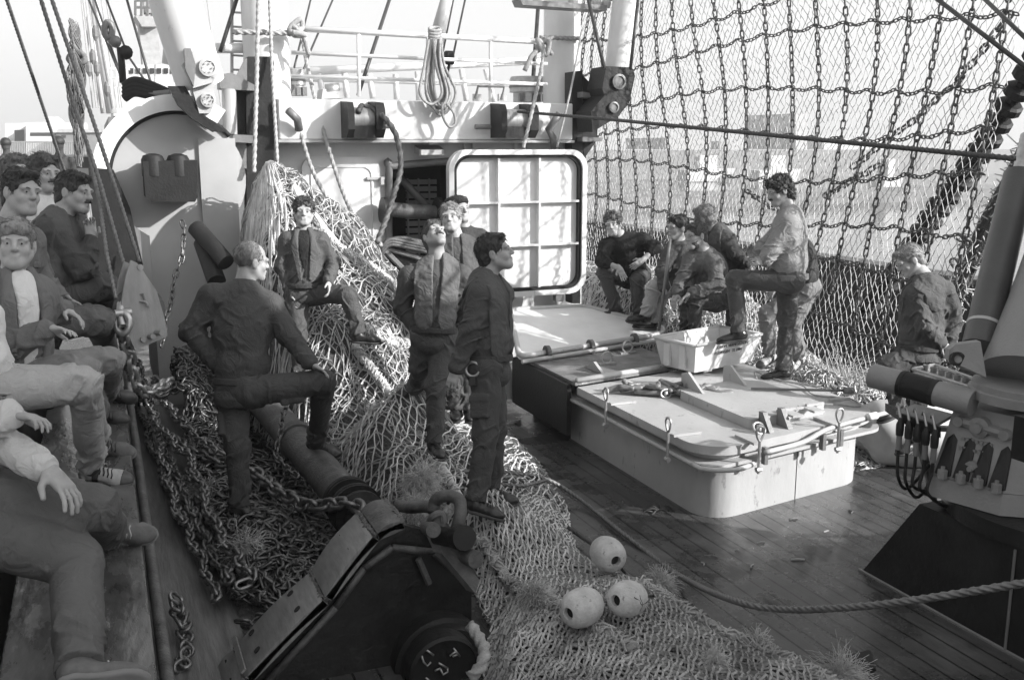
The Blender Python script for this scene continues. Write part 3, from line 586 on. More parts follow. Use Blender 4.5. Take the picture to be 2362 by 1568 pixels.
t = thing('rusty_hatch', 'rusty topped hatch behind the grey fish hatch', 'hatch', (4.8, 9.2, 0))
mb = MB(); mb.prism([(4.06, 8.3, 0), (5.2, 8.52, 0), (5.2, 9.3, 0), (4.06, 9.3, 0)], (0, 0, .60)); mb.build('coaming', M_MIDP, t)
mb = MB(); mb.prism([(3.88, 7.93, .602), (5.24, 8.19, .602), (5.24, 9.33, .602), (3.88, 9.33, .602)], (0, 0, .028)); mb.build('top_plate', mat('rusty_plate', .17, .7, amt=.45, scale=6, bump=.4, bscale=60, spots=(.4, .60, 4)), t)
mb = MB(); mb.bb((3.83, 8.0, .12), (3.875, 9.32, .60)); mb.build('dark_side', M_DARKP, t)
mb = MB(); mb.cyl((3.9, 7.95, .645), (5.2, 8.21, .645), .028, 8); mb.build('pipe', M_GREYP, t, smooth=True)
for x, y in ((4.5, 8.5), (4.95, 8.9)):
    mb = MB(); mb.tube([(x+.06*math.cos(a), y, .70+.06*math.sin(a)) for a in np.linspace(0, 2*np.pi, 14, endpoint=False)], .011, 6, closed=True); mb.bb((x-.09, y-.03, .632), (x+.09, y+.03, .65)); mb.build('lifting_ring', M_GALV, t)
mb = MB(); mb.prism([(4.25, 8.1, .633), (4.25, 8.5, .633), (4.25, 8.3, .72)], (.03, 0, 0)); mb.build('stop_plate', M_HATCH, t)
mb = MB(); poly(mb, [(1142, 900), (1205, 835), (1205, 925), (1170, 920)], 9.4, .05); mb.build('corner_plate', M_GREYP, t)
# white lid lying open behind it
t = thing('open_hatch_lid', 'white hatch lid lying open at the foot of the ribbed hatch door', 'hatch lid', (4.6, 9.6, .7))
A = PZ(1198, 822, .70); B = PZ(1522, 772, .72)
def rnd(pts, r=.12, n=5):
    out = []
    for i, p in enumerate(pts):
        p = np.array(p); a = nrm(np.array(pts[i-1])-p); b = nrm(np.array(pts[(i+1) % len(pts)])-p)
        for k in range(n+1): s = k/n; out.append(p+a*r*(1-s)**2+b*r*s**2)
    return out
rc = np.array(rnd([A, B, PY(1532, 756, 9.45), PY(1352, 704, 10.25), PY(1176, 716, 10.25)]))
ctr = rc.mean(0); pn = np.linalg.svd(rc-ctr)[2][2]; pn = pn*np.sign(pn[2]); rc = rc-((rc-ctr)@pn)[:, None]*pn
mb = MB(); mb.prism(rc-pn*.05, pn*.05); mb.build('panel', M_CLEAN, t)
mb = MB(); mb.tube(rc, .03, 8, closed=True); mb.build('rim', M_GREYP, t, smooth=True)
for f in (.18, .48, .8):
    p = A*(1-f)+B*f; mb = MB(); mb.lathe((p[0], p[1]-.01, .70), XA, [(.075, -.02), (.075, .02)], 16); mb.bb((p[0]-.02, p[1]-.08, .632), (p[0]+.02, p[1]-.02, .70)); mb.build('hinge', M_RUST, t)
mb = MB(); mb.cyl(A-[0, .07, .04], B-[0, .07, .04], .022, 8); mb.build('hinge_pin', M_GREYP, t, smooth=True)

# fish crate
a = PZ(1602, 861, .66); b = PZ(1741, 833, .66); ux = nrm((b-a)*[1, 1, 0]); uy = np.cross(ZA, ux); Lc = np.linalg.norm(b-a); Wc, Hc = .46, .27
t = thing('fish_crate', 'pale plastic fish crate with stamped lettering under the curly haired man\'s boot', 'crate', a+ux*Lc/2+uy*Wc/2)
def cr(u, v, z): return a+ux*u+uy*v+ZA*z
def crate_shell(mb):
    fl = .035
    lo = [cr(.02, .02, 0), cr(Lc-.02, .02, 0), cr(Lc-.02, Wc-.02, 0), cr(.02, Wc-.02, 0)]; hi = [cr(-fl, -fl, Hc), cr(Lc+fl, -fl, Hc), cr(Lc+fl, Wc+fl, Hc), cr(-fl, Wc+fl, Hc)]
    th = .022; li = [cr(.02+th, .02+th, .03), cr(Lc-.02-th, .02+th, .03), cr(Lc-.02-th, Wc-.02-th, .03), cr(.02+th, Wc-.02-th, .03)]; hi2 = [cr(-fl+th, -fl+th, Hc), cr(Lc+fl-th, -fl+th, Hc), cr(Lc+fl-th, Wc+fl-th, Hc), cr(-fl+th, Wc+fl-th, Hc)]
    V = lo+hi+li+hi2; F = [[3, 2, 1, 0], [8, 9, 10, 11]]
    for i in range(4): j = (i+1) % 4; F += [[i, j, 4+j, 4+i], [4+i, 4+j, 12+j, 12+i], [12+i, 12+j, 8+j, 8+i]]
    mb.add(V, F)
mb = MB(); crate_shell(mb); mb.build('shell', M_CRATE, t)
mb = MB()
rim = [cr(-.04, -.04, Hc+.004), cr(Lc+.04, -.04, Hc+.004), cr(Lc+.04, Wc+.04, Hc+.004), cr(-.04, Wc+.04, Hc+.004)]
for i in range(4): p, q = rim[i], rim[(i+1) % 4]; mb.tube([p, q], .016, 8)
mb.build('rim', M_CRATE, t, smooth=True)
for v in (.1, .3): mb = MB(); mb.box(cr(-.025, v+.03, Hc*.5), (.03, .07, Hc*.8), np.array([ux, uy, ZA])); mb.build('corner_rib', M_CRATE, t)
for u in (.25, .55): mb = MB(); mb.box(cr(u, .2, -.013), (.1, .3, .026), np.array([ux, uy, ZA])); mb.build('skid', M_CRATE, t)
tilt = nrm(cr(0, -.035, Hc)-cr(0, .02, 0))
text_mesh('lettering', 'C.OOM. VERMEULEN BV', .042, M_INK, frame(cr(Lc*.56, -.0325, Hc*.80), ux, tilt), t)
text_mesh('lettering', 'VLISSINGEN   TL 1984', .042, M_INK, frame(cr(Lc*.50, -.0235, Hc*.59), ux, tilt), t)

# tangle of rope and shackles on the lid, bits of line, tool
mb = MB(); g = np.random.default_rng(3)
for k in range(16):
    s = np.array([4.14+.048*k, 7.55-.035*k, .635]); pts = [s+np.array([g.normal(0, .08), g.normal(0, .06), abs(g.normal(.025, .025))]) for _ in range(5)]
    mb.tube(bez(*pts, n=24), .022, 6)
tag(mb.build('rope_tangle', M_MIDP, smooth=True), 'dark knotted rope tangle on the grey hatch lid', 'rope')
mb = MB()
for k, p in enumerate(((4.42, 7.55), (4.5, 7.3), (4.62, 7.15))):
    mb.tube([(p[0]+.06*math.cos(a)*1.4, p[1]+.03*math.sin(a), .63+.01*k) for a in np.linspace(0, 5.2, 14)], .014, 6)
tag(mb.build('shackle_string', M_RUST, smooth=True), 'rusty shackles strung together beside the rope tangle', 'shackle')
mb = MB(); mb.tube(bez((5.7, 7.4, .61), (5.75, 7.1, .62), (5.65, 6.8, .61), (5.85, 6.6, .61), (5.75, 6.35, .61), (5.6, 6.5, .61), n=40), .007, 6)
mb.tube(bez((5.55, 7.5, .61), (5.62, 7.62, .65), (5.7, 7.45, .61), (5.9, 7.0, .61), n=30), .007, 6)
tag(mb.build('cord', M_ROPE, smooth=True), 'thin pale cord lying loose over the grey hatch lid', 'cord')
mb = MB(); mb.cyl((5.05, 6.9, .70), (5.75, 6.55, .70), .012, 8); mb.lathe((5.78, 6.53, .70), (1, -.5, 0), [(.03, -.04), (.03, .04)], 10)
tag(mb.build('turnbuckle', M_MIDP, smooth=True), 'dark turnbuckle tool lying on the raised inner lid', 'tool')
mb = MB(); mb.lathe((5.52, 6.0, .63), (1, .15, 0), [(.028, 0), (.03, .02), (.03, .1), (.012, .11)], 12)
tag(mb.build('cup', M_CLEAN, smooth=True), 'small white cup lying at the front of the hatch lid', 'cup')

# sack behind the hatch
mb = MB(); n1, n2 = 22, 30; P = np.zeros((n1, n2, 3)); c_ = np.array([6.5, 6.45, .28])
for i, th in enumerate(np.linspace(0.02, np.pi-.02, n1)):
    for j, ph in enumerate(np.linspace(0, 2*np.pi, n2)):
        q = 1.15*np.array([.46*abs(math.cos(th))**.7*np.sign(math.cos(th)), .28*math.sin(th)**.8*math.cos(ph), .27*math.sin(th)**.8*math.sin(ph)])
        q *= 1+.04*math.sin(5*ph+3*th)+.03*math.sin(9*th); q[2] = max(q[2], -.275); P[i, j] = c_+q@np.array([[.92, -.38, 0], [.38, .92, 0], [0, 0, 1]])
mb.grid(P); tag(mb.build('sack', M_SACK, smooth=True), 'bulging pale sack lying on deck behind the grey fish hatch', 'sack')
# ================================================================== DECK CRANE
cr_t = thing('deck_crane', 'dark hydraulic deck crane on a black pedestal at the right', 'crane', (5.2, 4.2, 0))
mb = MB(); mb.prism([(4.46, 4.80, .002), (4.46, 1.6, .002), (4.46, 1.6, .62), (4.46, 4.36, .62)], (1.7, 0, 0)); mb.build('pedestal', M_DARKP, cr_t)
mb = MB(); mb.tube([(4.455, 4.82, .006), (4.455, 1.6, .006)], .012, 6); mb.tube([(4.452, 3.66, 0), (4.452, 3.66, .6)], .008, 6); mb.build('weld_bead', M_MIDP, cr_t)
mb = MB(); mb.cyl((5.12, 3.85, .62), (5.12, 3.85, .715), .70, 40); mb.build('slew_ring', M_DARKP, cr_t, smooth=True, angle=40)
# gearbox casing: tapered eight-sided block
def taper(mb, ring0, z0, ring1, z1): 
    n = len(ring0); V = [(x, y, z0) for x, y in ring0]+[(x, y, z1) for x, y in ring1]
    return mb.add(V, [list(range(n))[::-1], list(range(n, 2*n))]+[[i, (i+1) % n, n+(i+1) % n, n+i] for i in range(n)])
C0 = PX(2139, 1113, 4.40); C1 = PX(2306, 1176, 4.52)
def PDc(x, y, d): return PD(x, y, d*1.11)
def cring(off, zc):
    l = nrm((C1-C0)*[1, 1, 0]); nn = np.array([-l[1], l[0], 0]); Lg = np.linalg.norm((C1-C0)[:2])
    p = [C0+nn*off+l*off*.2, C0+nn*off+l*(Lg-off*.2), C0+nn*(.22+off*.4)+l*(Lg+.28-off), C0+nn*.95+l*(Lg+.28-off), C0+nn*1.1+l*Lg, C0+nn*1.1, C0+nn*.95-l*.12]
    return [(q[0], q[1]) for q in p]
z0c = .72; z1c = 1.25
mb = MB(); taper(mb, cring(0, 0), z0c, cring(.025, 0), .84); taper(mb, cring(.03, 0), .842, cring(.18, 0), z1c); mb.build('gearbox', M_CRANE, cr_t)
l_ = nrm((C1-C0)*[1, 1, 0]); n_ = np.array([l_[1], -l_[0], 0]); Lf = np.linalg.norm((C1-C0)[:2])
def fpt(u, z): # point on the sloping front face
    s = (z-.842)/(z1c-.842); b = C0*[1, 1, 0]+l_*(u*Lf)-n_*(.03+.15*s); return b+ZA*z
for u in (.17, .42, .66, .9):
    mb = MB(); q = fpt(u, .86); r_ = fpt(u, 1.06); mb.prism([q+l_*.045+n_*.02, q-l_*.045+n_*.02, r_-l_*.03+n_*.004, r_+n_*.004+ZA*.03, r_+l_*.03+n_*.004], n_*-.03); mb.build('recess_shade', M_DARKP, cr_t)  # black bars standing in for the shade in the casing grooves
    mb = MB(); mb.lathe(fpt(u+.02, .865)+n_*.03, ZA, [(.028, -.02), (.028, .03), (.012, .032), (.012, .05)], 6); mb.build('bolt', M_CRANE, cr_t)
mb = MB(); a_ = fpt(.22, 1.17)+n_*.012; b_ = fpt(.85, 1.15)+n_*.012; mb.tube([a_, b_], .03, 8); mb.lathe((a_*.55+b_*.45), n_, [(.06, -.02), (.06, .025), (.03, .03), (.03, .06)], 14); mb.lathe(a_, n_, [(.035, 0), (.03, .035)], 10); mb.lathe(b_, n_, [(.035, 0), (.03, .035)], 10); mb.build('oil_pipe', M_CRANE, cr_t, smooth=True, angle=40)
mb = MB(); mb.lathe(fpt(.52, .93), n_, [(.045, -.03), (.042, .012), (.02, .014), (.015, .035)], 14); mb.build('drain_plug', M_CRANE, cr_t)
for k, (wd) in enumerate(((.26, .012), (.24, .012))):
    mb = MB(); p = fpt(.5, 1.075-.05*k)
    for q in range(7): mb.box(p+l_*(q-3)*.027+n_*.004, (.017, .012, .024 if q % 3 else .016), np.array([l_, n_, ZA]))
    mb.build('cast_mark', M_CRANE, cr_t)
mb = MB(); p = PD(2375, 1010, 4.95); mb.box(p, (.12, .1, .22)); mb.build('black_fitting', M_DARKP, cr_t)
# column
b0 = PDc(2392, 880, 5.15); b1 = PDc(2575, 280, 5.6)
mb = MB(); mb.lathe(b0-[0, 0, .08], ZA, [(.36, -.02), (.36, .03), (.34, .035), (.34, .07), (.32, .075)], 36); mb.build('collar', M_CRANE, cr_t, smooth=True, angle=30)
mb = MB(); mb.tube([b0, b0*.75+b1*.25, b1], [.31, .28, .24], 32); mb.build('column', M_CRANE, cr_t, smooth=True, angle=40)
mb = MB(); mb.prism([PDc(2186, 830, 5.2), PDc(2190, 806, 5.2), PDc(2204, 795, 5.2), PDc(2262, 788, 5.15), PDc(2275, 870, 5.12), PDc(2215, 850, 5.2)], nrm(np.array([.4, .9, 0]))*.06); mb.build('lug', M_CRANE, cr_t)
mb = MB(); mb.lathe(PDc(2208, 828, 5.185), -FW, [(.042, -.02), (.042, .012), (.024, .013), (.022, -.01)], 16); mb.build('pin', M_DARKP, cr_t, smooth=True, angle=30)
mb = MB(); a_ = PDc(2258, 800, 5.35); b_ = PDc(2352, 405, 5.75); mb.cyl(a_, b_, .098, 24); mb.build('lift_cylinder', mat('cylinder_paint', .07, .35, amt=.15, bump=.1), cr_t, smooth=True, angle=40)
mb = MB(); d = nrm(b_-a_); mb.cyl(a_+d*.14, a_+d*.16, .101, 24); mb.build('cylinder_band', M_GREYP, cr_t, smooth=True, angle=40)
mb = MB(); mb.cyl(b_+d*.003, PDc(2372, 315, 5.85), .05, 16); mb.build('piston_rod', M_GALV, cr_t, smooth=True, angle=40)
a_ = PDc(2012, 866, 5.55); b_ = PDc(2245, 930, 5.15); d = nrm(b_-a_)
mb = MB(); mb.cyl(a_, b_, .076, 24); mb.build('slew_cylinder', M_CRANE, cr_t, smooth=True, angle=40)
for f in (.32, .64): mb = MB(); q = a_*(1-f)+b_*f; mb.cyl(q-d*.012, q+d*.012, .082, 24); mb.build('cylinder_band', M_DARKP, cr_t, smooth=True, angle=40)
q0, q1 = a_*.67+b_*.33, a_*.37+b_*.63
mb = MB(); mb.cyl(q0, q1, .079, 24); mb.build('dark_sleeve', M_RUBBER, cr_t, smooth=True, angle=40)
# control valve with hoses
vt = thing('valve_block', 'cluster of hydraulic valves and drooping hoses beside the crane gearbox', 'valve', PDc(2120, 980, 5.35))
mb = MB(); mb.prism([PDc(2066, 955, 5.5), PDc(2160, 985, 5.3), PDc(2200, 962, 5.5), PDc(2110, 938, 5.7)], (0, 0, .02)); mb.build('top_plate', M_CRANE, vt)
mb = MB(); mb.prism([PDc(2080, 975, 5.45), PDc(2170, 1010, 5.25), PDc(2170, 985, 5.25), PDc(2080, 955, 5.45)], np.array([.1, .25, 0])); mb.build('valve_body', M_DARKP, vt)
for k, f in enumerate(np.linspace(0, 1, 5)):
    p = PDc(2076+f*80, 985+f*28, 5.42-.18*f)
    mb = MB(); mb.lathe(p, ZA, [(.022, -.05), (.024, -.02), (.024, .02), (.016, .04), (.010, .06)], 10); mb.build('valve', M_DARKP, vt, smooth=True, angle=40)
    mb = MB(); mb.tube(bez(p-[0, 0, .03], p-[.0, .0, .2], p-[.01*k, .02, .32], p-[-.1-.02*k, .0, .40+.04*math.sin(k*2)], p+np.array([.24, -.02, -.26]), n=24), .010, 8); mb.build('hose', M_RUBBER, vt, smooth=True)
    mb = MB(); mb.cyl(p-[0, 0, .14], p-[0, 0, .05], .017, 8); mb.build('hose_fitting', M_MIDP, vt, smooth=True, angle=40)
    mb = MB(); mb.tube(bez(p+[0, 0, .05], p+np.array([.02, .05, .13]), p+np.array([.06, .1, .1]), n=10), .008, 6); mb.build('lever', M_GALV, vt, smooth=True)
t = thing('socket_tray', 'shallow tray of sockets and bolts standing behind the crane cylinder', 'tray', PDc(2170, 880, 5.6))
q = [PDc(2105, 858, 5.9), PDc(2155, 848, 6.1), PDc(2245, 880, 5.75), PDc(2235, 900, 5.5)]
mb = MB(); mb.prism(q, (0, 0, -.01)); 
for i in range(4): mb.tube([q[i]+ZA*.02, q[(i+1) % 4]+ZA*.02], .012, 6)
mb.build('tray', M_GALV, t)
for k in range(7): mb = MB(); p = q[0]*(1-k/7)+q[3]*(k/7)+(q[1]-q[0])*.35+np.array([.05, 0, 0]); mb.lathe(p, ZA, [(.022, 0), (.022, .035), (.015, .036), (.014, .01)], 10); mb.build('socket', M_STEEL, t, smooth=True, angle=40)
mb = MB(); mb.cyl(PDc(2215, 990, 5.5), PDc(2100, 985, 5.9), .02, 6); mb.cyl(PDc(2110, 870, 6), PDc(2105, 980, 5.9), .022, 8); mb.cyl(PDc(2110, 980, 5.7), (5.4, 5.0, 0), .03, 8); mb.build('tray_stand', M_MIDP, t)

# ================================================================== HANGING SNATCH BLOCK on the left
t = thing('snatch_block', 'big flat steel snatch block hanging on wires beside the bulwark', 'pulley block', PD(330, 800, 5.6))
M_BLOCK = mat('scuffed_block_plate', .26, .45, .3, amt=.2, scale=6, bump=.15, bscale=30, stretch=(3, 3, .6), spots=(.12, .66, 9)); BD = 5.6; pts = [(302, 600), (316, 606), (325, 616), (335, 632), (362, 672), (380, 735), (387, 775), (312, 808), (296, 770), (278, 715), (290, 640)]
fr_ = [PD(x, y, BD+.0016*(x-330)) for x, y in pts]; bn = nrm(np.cross(fr_[4]-fr_[0], fr_[9]-fr_[0])); bn = bn if bn@FW < 0 else -bn
mb = MB(); mb.prism(fr_, -bn*.014); mb.build('cheek_plate', M_BLOCK, t)
mb = MB(); mb.prism([p-bn*.10 for p in fr_], -bn*.014); mb.build('cheek_plate', M_BLOCK, t)
mb = MB(); pc = PD(330, 715, BD); mb.lathe(pc-bn*.016, -bn, [(.135, 0), (.11, .03), (.11, .055), (.135, .083)], 28); mb.build('sheave', M_RUST, t, smooth=True, angle=40)
mb = MB(); mb.lathe(PD(321, 617, BD), bn, [(.018, -.13), (.018, .02)], 10)
for x, y in ((308, 790), (330, 783), (352, 776), (372, 768), (286, 716)): mb.lathe(PD(x, y, BD-.01), bn, [(.016, -.12), (.016, .012)], 8)
mb.build('rivet', M_BLOCK, t, smooth=True, angle=40)
ex = nrm(PD(345, 700, BD)-PD(310, 708, BD)); ey = np.cross(bn, ex)
mb = MB(); e0 = PD(319, 690, BD)+bn*.006
for (u, v, w_, h_) in ((-.03, 0, .008, .07), (0, .031, .06, .008), (0, -.031, .06, .008), (.03, 0, .008, .07), (-.008, 0, .006, .04), (.004, .016, .02, .006), (.004, 0, .016, .006), (.004, -.016, .02, .006)): mb.box(e0+ex*u+ey*v, (w_, h_, .012), np.array([ex, ey, bn]))
e1 = PD(326, 706, BD)+bn*.006
mb.tube([e1+ex*.035*math.cos(a)+ey*.035*math.sin(a) for a in np.linspace(-.6, 4.6, 18)], .008, 6)
mb.build('cast_emblem', M_BLOCK, t, smooth=False)
mb = MB(); sp = [PD(279, 700, 5.55), PD(277, 730, 5.5), PD(282, 752, 5.48)]; mb.tube(sp, .022, 8); mb.lathe(PD(283, 722, 5.5), np.cross(bn, ZA), [(.022, -.045), (.022, .045)], 10)
mb.tube([PD(283+16*math.cos(a), 745+24*math.sin(a), 5.5) for a in np.linspace(0, 2*np.pi, 18, endpoint=False)], .02, 8, closed=True); mb.build('shackle', M_GALV, t, smooth=True, angle=50)

# ================================================================== BEAM TRAWL
Y0 = 4.78
t = thing('trawl_shoe', 'heavy curved trawl shoe with bolted wear plates and welded letters in the foreground', 'trawl shoe', (1.2, Y0+.15, 0))
out = [PY(*p, Y0) for p in ((520, 1640), (570, 1568), (750, 1385), (868, 1238), (925, 1212), (1000, 1232), (1062, 1300), (1092, 1360), (1092, 1640))]
mb = MB(); mb.prism([p+[0, .03, 0] for p in out], (0, .05, 0)); mb.build('side_plate', mat('oily_black_steel', .018, .38, .2, amt=.5, scale=7, bump=.4, bscale=30, spots=(.05, .66, 14)), t)
segs = [((520, 1640), (568, 1570)), ((572, 1566), (748, 1387)), ((756, 1378), (864, 1240)), ((872, 1234), (930, 1208))]
Wd = .36
for k, (p, q) in enumerate(segs):
    a = PY(*p, Y0-.02); b = PY(*q, Y0-.02); dirn = nrm(b-a); nn = nrm(np.cross(dirn, YA)); nn = nn if nn[2] > 0 else -nn
    n = 14; V = []; mb = MB(); P = np.zeros((5, n, 3))
    for i in range(n):
        s = i/(n-1); ctr = a+(b-a)*s+nn*.02*math.sin(math.pi*s)
        for j, (w_, hh) in enumerate(((0, -.03), (0, .012), (.02, .022), (Wd-.02, .022), (Wd, .01))): P[j, i] = ctr+YA*w_+nn*hh
    mb.grid(P)
    mb.prism([a-nn*.03, b-nn*.03, b+nn*.012, a+nn*.012], (0, .002, 0)); mb.prism([a-nn*.03, a+nn*.02, a+nn*.02+YA*Wd, a-nn*.03+YA*Wd], -dirn*.002); mb.prism([b-nn*.03, b+nn*.02, b+nn*.02+YA*Wd, b-nn*.03+YA*Wd], dirn*.002)
    pl = mb.build('wear_plate', M_STEEL if k < 3 else M_RUST, t, smooth=True, angle=35)
    if k in (0, 1, 2):
        for s in ((.22, .75) if k == 1 else (.6,)):
            for w_ in (.09, .29):
                mb = MB(); c = a+(b-a)*s+YA*w_+nn*.036; mb.lathe(c, nn, [(.02, -.03), (.02, .004)], 10); mb.build('bolt_hole', M_BLACKIN, pl)
for k in range(4):   # weld beads between the plates
    p = PY(*segs[k][1], Y0-.02); mb = MB(); pts = [p+YA*w_+np.array([g.normal(0, .006), 0, .012+g.normal(0, .005)]) for w_ in np.linspace(0, Wd, 26)]; mb.tube(pts, .014, 6); mb.build('weld_bead', M_RUST, t)
a = PY(572, 1562, Y0-.035); mb = MB(); mb.box(a+YA*(Wd/2)+np.array([-.02, 0, .04]), (.03, Wd, .012), np.array([nrm((.7, 0, .7)), YA, nrm((-.7, 0, .7))])); mb.build('bright_edge', M_GALV, t)
# inner flange band under the runner
mb = MB()
for (p, q) in (((600, 1590), (775, 1400)), ((775, 1400), (840, 1310)), ((840, 1310), (905, 1262)), ((905, 1262), (1000, 1272)), ((1000, 1272), (1050, 1318))):
    mb.cyl(PY(*p, Y0-.0), PY(*q, Y0-.0), .02, 8)
mb.build('flange_band', M_RUST, t, smooth=True)
mb = MB(); a = PY(965, 1288, Y0-.02); b = PY(990, 1345, Y0-.02); mb.cyl(a, b, .018, 6); mb.build('lug_bar', M_RUST, t)
hub = PY(1010, 1515, Y0); mb = MB(); mb.lathe(hub+[0, .03, 0], -YA, [(.26, 0), (.26, .10), (.235, .11), (.235, .19)], 40); mb.build('hub', M_DARKP, t, smooth=True, angle=30)
mb = MB(); hc = PY(1012, 1525, Y0-.16); mb.lathe(hc, -YA, [(.19, 0), (.19, .10), (.175, .115), (.17, .09)], 40); mb.build('hub_cap', M_DARKP, t, smooth=True, angle=30)
def bead(chars):
    mb = MB()
    for st in chars: mb.tube([PY(x, y, Y0-.27) for x, y in st], .0055, 6)
    return mb
# weld-bead writing "ARM 17" round the hub face
A_ = [[(1037, 1512), (1050, 1502), (1061, 1513)], [(1061, 1513), (1046, 1494)], [(1044, 1513), (1056, 1508)]]
R_ = [[(1012, 1528), (1032, 1540)], [(1032, 1540), (1033, 1548), (1022, 1555), (1016, 1542)], [(1016, 1540), (1003, 1546)]]
Mm = [[(982, 1562), (996, 1573)], [(996, 1573), (984, 1572), (986, 1586)], [(986, 1586), (974, 1578)]]
D1 = [[(984, 1498), (1000, 1510)]]; D7 = [[(973, 1512), (977, 1526), (986, 1535), (994, 1526)]]
bead(A_+R_+Mm+D1+D7).build('welded_letters', M_GALV, t, smooth=True)
# shackles and lug at the back of the shoe
t2 = thing('towing_shackle', 'big rusty towing shackle with pins behind the trawl shoe', 'shackle', PD(1040, 1200, 5.3))
mb = MB(); mb.prism([PD(968, 1200, 5.35), (PD(1000, 1180, 5.35)), PD(1050, 1260, 5.2), PD(1085, 1330, 5.15), PD(1075, 1360, 5.1), PD(1000, 1270, 5.2)], (.03, -.06, 0)); mb.build('lug_plate', M_RUST, t2)
mb = MB(); mb.tube(bez(PD(1000, 1180, 5.3), PD(1005, 1155, 5.3), PD(1028, 1143, 5.25), (PD(1058, 1152, 5.22)), PD(1062, 1185, 5.2), PD(1052, 1225, 5.2), n=30), .034, 12); mb.build('bow', M_RUST, t2, smooth=True)
mb = MB(); mb.cyl(PD(1010, 1235, 5.25), PD(1062, 1240, 5.1), .05, 14); mb.cyl(PD(1058, 1238, 5.12), PD(1072, 1240, 5.05), .065, 14); mb.build('pin', M_DARKP, t2, smooth=True, angle=40)
mb = MB(); mb.cyl(PD(1075, 1280, 5.15), PD(1098, 1290, 5.05), .045, 12); mb.build('nut', M_RUST, t2, smooth=True, angle=40)
mb = MB(); mb.cyl(PD(985, 1215, 5.22), PD(1000, 1222, 5.1), .04, 12); mb.tube(bez(PD(985, 1215, 5.2), PD(1000, 1190, 5.15), PD(1020, 1185, 5.15), PD(1025, 1205, 5.15), n=12), .02, 8); mb.build('small_shackle', M_RUST, t2, smooth=True, angle=40)
mb = MB(); mb.tube(bez(PD(918, 1165, 5.7), PD(945, 1170, 5.6), PD(985, 1168, 5.5), PD(1010, 1178, 5.4), n=14), .035, 8); mb.build('link_bar', M_RUST, t2, smooth=True)

# the beam itself
bA = np.array([1.47, 6.35, .30]); bB = np.array([1.10, 10.6, .55]); bd = nrm(bB-bA)
t = thing('trawl_beam', 'long rusty trawl beam pipe lying along the deck under the men', 'beam', bA)
mb = MB(); mb.cyl(bA, bB, .135, 28); mb.build('pipe', M_RUST, t, smooth=True, angle=40)
for s in (.02, .05, .17, .20, .22): mb = MB(); mb.cyl(bA+bd*(s), bA+bd*(s+.02), .185 if s < .1 else .175, 28); mb.build('collar', M_DARKP, t, smooth=True, angle=40)
mb = MB(); mb.lathe(bA-bd*.08, bd, [(.10, -.1), (.12, 0), (.17, .02), (.17, .05), (.13, .06)], 24); mb.build('end_flange', M_DARKP, t, smooth=True, angle=40)
for s in (1.5, 2.7, 3.0): mb = MB(); mb.cyl(bA+bd*s, bA+bd*(s+.1), .155, 24); mb.build('collar', M_RUST, t, smooth=True, angle=40)

# ================================================================== CHAINS
def chain(nm, lab, pts, pitch, wd, width, m, jit=.3, grp=None, seg=12, cat='chain'):
    mb = MB(); pts = np.asarray(pts, float)+(.018 if nm == 'heavy_chain' else .008)*np.stack([np.sin(np.arange(len(pts))*.55+len(lab)), np.sin(np.arange(len(pts))*.37+2*len(lab)), .5*np.sin(np.arange(len(pts))*.8)], 1); mb.links(pts, pitch, wd, width, jit, seg); return tag(mb.build(nm, m, smooth=True), lab, cat, grp)
cp = lambda L, z: bez(*[PZ(x, y, zz) for (x, y), zz in zip(L, z)], n=80)
# pair of heavy chains along the bulwark foot
L1 = [(286, 765), (300, 850), (318, 930), (345, 1010), (378, 1090), (412, 1170), (448, 1250), (480, 1330), (510, 1390)]
chain('heavy_chain', 'heavy chain lying closest along the bulwark below the snatch block', bez(PD(284, 765, 5.6), *[PZ(x, y, .12) for x, y in L1[2:]], n=90), .074, .0255, .079, M_CHAIN)
chain('heavy_chain', 'heavy chain running down beside the boots toward the trawl shoe', cp([(318, 880), (345, 940), (372, 1010), (398, 1080), (430, 1150), (462, 1220), (500, 1290), (540, 1340)], [.30, .24, .18, .15, .12, .12, .14, .2]), .076, .026, .081, M_CHAIN)
chain('heavy_chain', 'third heavy chain strand next to the chain heap', cp([(350, 960), (400, 1020), (440, 1060), (470, 1140), (505, 1230), (545, 1280), (575, 1330), (540, 1370)], [.38, .34, .32, .3, .28, .28, .26, .2]), .074, .025, .078, M_CHAIN)
chain('heavy_chain', 'short heavy chain end hanging at the lower left by the bulwark', cp([(398, 1375), (412, 1410), (425, 1450), (428, 1500), (420, 1540)], [.2, .14, .1, .08, .06]), .068, .024, .074, M_CHAIN)
for P_, Z_2, lab in (([(300, 800), (330, 870), (352, 950), (372, 1040), (390, 1120), (420, 1210)], [.7, .5, .36, .26, .2, .18], 'heavy chain strand hanging against the bulwark rails'), ([(352, 880), (392, 940), (432, 985), (470, 1020), (512, 1050)], [.42, .42, .4, .38, .36], 'chain strand crossing the heap from the rail towards the bald man'), ([(408, 1090), (440, 1160), (474, 1240), (512, 1310), (545, 1362)], [.16, .14, .13, .13, .14], 'chain strand of the bundle reaching the trawl shoe edge'), ([(430, 1080), (470, 1160), (512, 1240), (556, 1305), (580, 1330)], [.2, .19, .18, .18, .2], 'uppermost chain strand of the bundle beside the heap'), ([(335, 905), (362, 985), (392, 1062), (424, 1140), (462, 1222)], [.34, .24, .17, .15, .14], 'chain strand on the board just inside the bulwark rails'), ([(360, 870), (378, 895), (360, 912), (392, 905), (410, 890), (385, 880)], [.5, .46, .45, .48, .5, .5], 'shiny loop of chain under the snatch block')):
    chain('heavy_chain', lab, cp(P_, Z_2), .074, .0255, .079, M_CHAIN)
